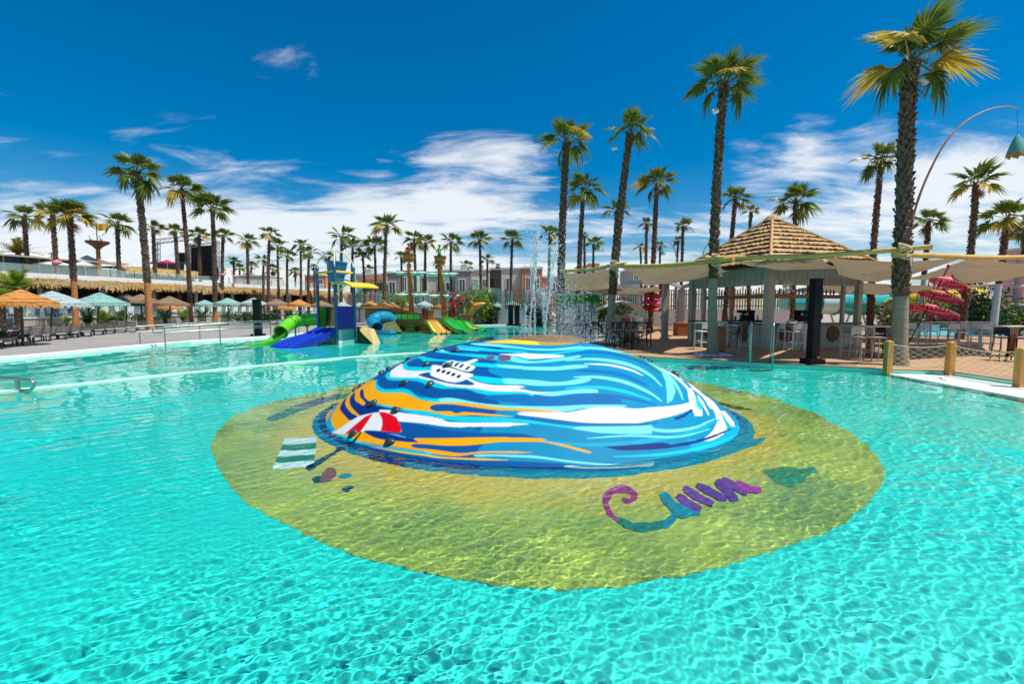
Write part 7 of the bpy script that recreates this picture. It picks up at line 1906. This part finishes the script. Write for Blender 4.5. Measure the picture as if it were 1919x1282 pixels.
# water slides behind the bar
M_aqua = mat('slide_aqua', (0.03,0.46,0.48), rough=.22, var=.1, scale=.8, coat=.4); M_aquaw = mat('slide_pale_aqua', (0.55,0.75,0.73), rough=.25, var=.06, coat=.3)
ts = thing('tube_slide', 'large aqua and white tube slide lying beyond the bar', 'water slide', D(1570,600,42)); o_ = D(1570,600,42)
segs = [1472,1500,1528,1562,1595,1620,1655]
for k in range(len(segs)-1):
    p0, p1 = D(segs[k],567,42)-o_, D(segs[k+1]-.5,567,42)-o_; b = MB(); b.tube([p0,p1], 1.08, 18); b.build('tube_segment', M_aquaw if k in (2,) else M_aqua, ts, 50)
    b = MB(); b.tube([p1-Vector((.05,0,0)),p1+Vector((.07,0,0))], 1.18, 18, cap=True); b.build('flange', mat('slide_dark_teal',(0.01,0.20,0.25),rough=.3), ts, 50)
b = MB(); q = D(1656,567,42)-o_; b.ball((q.x,q.y,q.z),(1.1,1.08,1.08),18,10); b.build('end_bulge', M_aqua, ts, True)
for px in (1490,1545,1605,1650): b = MB(); q = D(px,585,42)-o_; b.bar(q+Vector((-.6,0,-.2)),Vector((q.x-1.0,0,-o_.z+.1)),.12); b.bar(q+Vector((.6,0,-.2)),Vector((q.x+1.0,0,-o_.z+.1)),.12); b.build('support', M_twhite, ts)
b = MB(); b.tube([D(1680,548,44)-o_,D(1720,546,44.5)-o_,D(1775,543,46)-o_], .55, 12); b.build('upper_tube', M_aqua, ts, True)
ys = thing('spiral_slide', 'bright yellow spiral slide behind the magenta parasol', 'water slide', D(1750,605,38)); o_ = D(1750,605,38)
b = MB(); pth = [Vector(q) for q in smooth_poly([D(1828,552,38)-o_,D(1795,556,37)-o_,D(1745,560,36.4)-o_,D(1700,568,37)-o_,D(1672,580,38.5)-o_,D(1700,590,40)-o_,D(1760,590,40)-o_,D(1805,592,38.5)-o_,D(1820,604,37.5)-o_],6,closed=False)]
b.tube(pth, .85, 12); b.build('slide_tube', mat('slide_bright_yellow',(0.80,0.52,0.01),rough=.25,var=.1,scale=.8,coat=.4), ys, True)
for px in (1700,1760,1815): b = MB(); q = D(px,590,39)-o_; b.tube([q,Vector((q.x,q.y,.1-o_.z))], .14, 8); b.build('support', M_twhite, ys)
fp = struct(sheet('far_pool', [(25,27.5),(46,27.5),(52,39),(31,39)], [], .126, mat('far_pool_water', (0.02,0.42,0.45), rough=.08, var=.1, scale=1.5, bump=.3, bscale=12)))
for k, (px, Y, w, h, fl, lab) in enumerate(((1700,30,2.0,1.9,.15,'flowering shrub left of the magenta parasol pole'),(1745,31,2.4,1.8,.12,'flowering shrub right behind the magenta parasol'),(1785,33,2.0,2.4,.2,'flowering shrub by the yellow slide foot'),(1838,31,2.2,3.2,.22,'big pink flowering shrub left of the limewashed palm'),(1870,30,1.8,2.6,.12,'pink flowering shrub right of the limewashed palm'),(1680,33,1.8,2.0,.1,'shrub between the aqua tube and the tallest palm'),(1912,28,1.6,2.0,.05,'shrub at the frame edge by the pink column'),(1815,36,2.0,2.2,.1,'shrub in front of the white garden house'))):
    q = D(px,575,Y); bush(lab, (q.x,Y,.12), (w,1.2,h), M_shrub if k % 2 else mat('bright_shrub',(0.07,0.15,0.02),rough=.6,var=.4,scale=5,trans=.25), 60+k, 1100, .13, fl, 'flowering_shrub', 'flowering shrubs in the slide garden')
pc = thing('pink_column', 'round pink column with a white collar at the frame edge', 'column', D(1905,610,29)); o_ = D(1905,610,29); zt_ = D(1905,480,29).z-o_.z
b = MB(); b.tube([(0,0,-.6),(0,0,zt_)], .27, 14); b.build('shaft', M_wpink, pc, 50)
for z in (1.2,2.4): b = MB(); b.lathe([(.275,z),(.30,z+.03),(.30,z+.12),(.275,z+.15)], 14); b.build('collar', M_twhite, pc)
ht = thing('thatched_tower', 'pink lookout tower under a small thatched roof above the garden', 'tower', D(1906,575,46)); o_ = D(1906,575,46); z1, z2, z3 = D(1906,470,46).z-o_.z, D(1906,446,46).z-o_.z, D(1906,425,46).z-o_.z
b = MB(); b.box((-.9,-.9,-1.8),(.9,.9,z1)); b.build('shaft', M_wpink, ht)
for sx_ in (-1,1):
    for sy_ in (-1,1): b = MB(); b.bar((sx_*.75,sy_*.75,z1),(sx_*.75,sy_*.75,z2+.2),.16); b.build('post', M_wpink, ht)
b = MB(); b.lathe([(1.7,z2),(1.55,z2+.35),(.9,z3-.1),(0,z3+.2)], 14); b.lathe([(1.7,z2),(.2,z2+.1)], 14); b.build('thatched_roof', M_thatch, ht)
b = MB(); b.box((-1.1,-1.1,z1+.002),(1.1,1.1,z1+.2)); b.build('floor', M_wcream, ht)
gw = thing('garden_wall', 'low white wall along the slide garden with grey seats behind', 'wall', (19,30,.12)); b = MB(); b.box((0,0,0),(16,.25,.55)); b.build('wall', M_twhite, gw); b = MB(); b.box((-.05,-.05,.552),(16.05,.3,.62)); b.build('coping', M_conc, gw)
op = thing('play_figure', 'orange rounded play figure beside the fountain palm', 'figure', P(1034,610,.1)); r_ = 7/F_PX*op.location.y*1.2
b = MB(); b.ball((0,0,r_*1.9),(r_,r_*.9,r_*1.1),12,8); b.build('body', M_sor, op, True); b = MB(); b.tube([(0,0,0),(0,0,r_)], r_*.5, 8); b.build('foot', M_worange, op); b = MB(); b.ball((-.2,-r_*.8,r_*2.3),(.14,.08,.14),8,6); b.ball((.2,-r_*.8,r_*2.3),(.14,.08,.14),8,6); b.build('eyes', M_white, op, True)
# floodlights strapped to the palms
for (px, py, Y, s, lab) in ((1732,152,13.6,.26,'white floodlight strapped below the crown of the tallest palm'),(1341,208,16.6,.19,'white floodlight on the grey trunked palm'),(1151,277,21.4,.22,'white floodlight on the leaning palm')):
    t = thing('floodlight', lab, 'floodlight', D(px,py,Y), .4 if px > 1500 else -.3); Mr = Matrix.Rotation(R(-35),4,'X') @ Matrix.Rotation(R(-20),4,'Y')
    b = MB(); b.box((-s*.5,-.05,-s*.35),(s*.5,.05,s*.35),Mr); b.build('housing', M_white, t); b = MB(); b.box((-s*.43,-.056,-s*.29),(s*.43,-.051,s*.29),Mr); b.build('lens', M_pale2, t); b = MB(); b.bar((0,.05,0),(.0,.3,.05),.04); b.build('bracket', M_bgrey, t)
# small bamboo lamps far over the terrace
for (px, py, Y, fl, lab) in ((1316,470,40,1,'far bamboo lamp arc left of the bar roof'),(1268,470,42,-1,'far bamboo lamp arc beside the thin ragged palm')):
    t = thing('bamboo_lamp', lab, 'lamp', D(px,575,Y)); o_ = D(px,575,Y); b = MB()
    b.tube([Vector((0,0,-1.8)), D(px,py+14,Y)-o_, D(px+4*fl,py-4,Y)-o_, D(px+10*fl,py-13,Y)-o_, D(px+18*fl,py-17,Y)-o_, D(px+25*fl,py-15,Y)-o_], [.06,.05,.045,.04,.03,.02], 6); b.build('pole', mat('red_bamboo',(0.36,0.17,0.08)), t)
    q = D(px+25*fl,py-2,Y)-o_; b = MB(); b.tube([q, q+Vector((0,0,.62))], .012, 4); b.lathe([(.05,0),(.16,-.2),(.26,-.45)], 10, c=tuple(q)); b.build('lantern_basket', M_teal, t)
for k, (px, Y, w, h, lab, m_) in enumerate(((742,44,1.7,3.0,'young yellow green tree behind the ship stern',M_yg),(893,46,1.9,3.4,'olive yellow tree left of the grey flats window',M_yg),(912,47,1.6,2.6,'olive green tree under the second palm of the far pool',M_shrub),
        (860,49,1.6,2.2,'green shrub behind the bow of the ship',M_shrub),(1012,44,1.6,1.9,'dark green shrub behind the fountain foot',M_shrub),(1120,33,.8,1.9,'leafy potted plant beside the white canopy',M_yg),(1150,43,2.4,2.6,'green tree behind the leaning palm against the pickets',M_shrub))):
    q = D(px,575,Y); bush(lab, (q.x,Y,.1), (w,1.3,h), m_, 90+k, 1300, .15, 0, 'young_tree', 'young trees along the far pool edge')
# ---------------- fountain on the dome
M_drop = bpy.data.materials.new('water_drops'); M_drop.use_nodes = True
_b = M_drop.node_tree.nodes['Principled BSDF']; _b.inputs['Base Color'].default_value = (.80,.90,.94,1); _b.inputs['Roughness'].default_value = .15; _b.inputs['Transmission Weight'].default_value = .2; _b.inputs['IOR'].default_value = 1.33
fo = thing('fountain', 'water jets spraying up from the crown of the dome', 'fountain', (DOMC[0]+.3,DOMC[1]+.2,DH)); o_ = fo.location
g = random.Random(77)
def drop(b, p_, s, st=1.0):
    b.add([(p_.x,p_.y,p_.z-s*st),(p_.x+s,p_.y,p_.z),(p_.x,p_.y+s,p_.z),(p_.x-s,p_.y,p_.z),(p_.x,p_.y-s,p_.z),(p_.x,p_.y,p_.z+s*st)],[(0,2,1),(0,3,2),(0,4,3),(0,1,4),(5,1,2),(5,2,3),(5,3,4),(5,4,1)])
JY = DOMC[1]+.3
for (bx, tx, ty, n_, sp) in ((990,1008,437,800,.5),(1018,1042,452,760,.6),(1003,1000,492,320,.5),(1022,1016,540,380,.5),(984,985,575,60,.12),(995,994,575,60,.12)):
    b = MB(); p0 = D(bx,640,JY)-o_; p0.z = -.05; p1 = D(tx,ty,JY)-o_; H_ = p1.z-p0.z
    for i in range(n_):
        t = g.random()**.75; w = sp*(.018+.10*t**2.2)
        s_ = g.uniform(.004,.010)*(1.25 if t > .8 else 1)
        p_ = p0*(1-t)+p1*t; drop(b, p_+Vector((g.gauss(0,w),g.gauss(0,w),g.gauss(0,.05))), s_, g.uniform(1,3.2))
    for i in range(26):
        t0_ = i/26*.86; b.tube([p0*(1-t0_)+p1*t0_+Vector((g.gauss(0,.008),0,0)), p0*(1-t0_-.03)+p1*(t0_+.03)+Vector((g.gauss(0,.010),0,0))], .009*(1-.3*t0_), 4, cap=False)
    stuff(b.build('water_jet', M_drop, fo))
b = MB()
for i in range(3600):      # blown spray falling to one side
    t = g.random(); x = g.uniform(-.05,.35)+t*g.uniform(.0,1.25); z = (1.75-1.75*t**1.2)*g.random()**.7
    drop(b, Vector((x, g.gauss(0,.18), z-.02-.05*t)), g.uniform(.0025,.006), g.uniform(1,2.4))
for i in range(1500):
    a_ = g.uniform(0,6.28); r_ = abs(g.gauss(0,.55)); drop(b, Vector((r_*math.cos(a_)+.2, r_*math.sin(a_)*.6, abs(g.gauss(0,.10))-.04)), g.uniform(.002,.006), 1.2)
stuff(b.build('falling_spray', M_drop, fo))
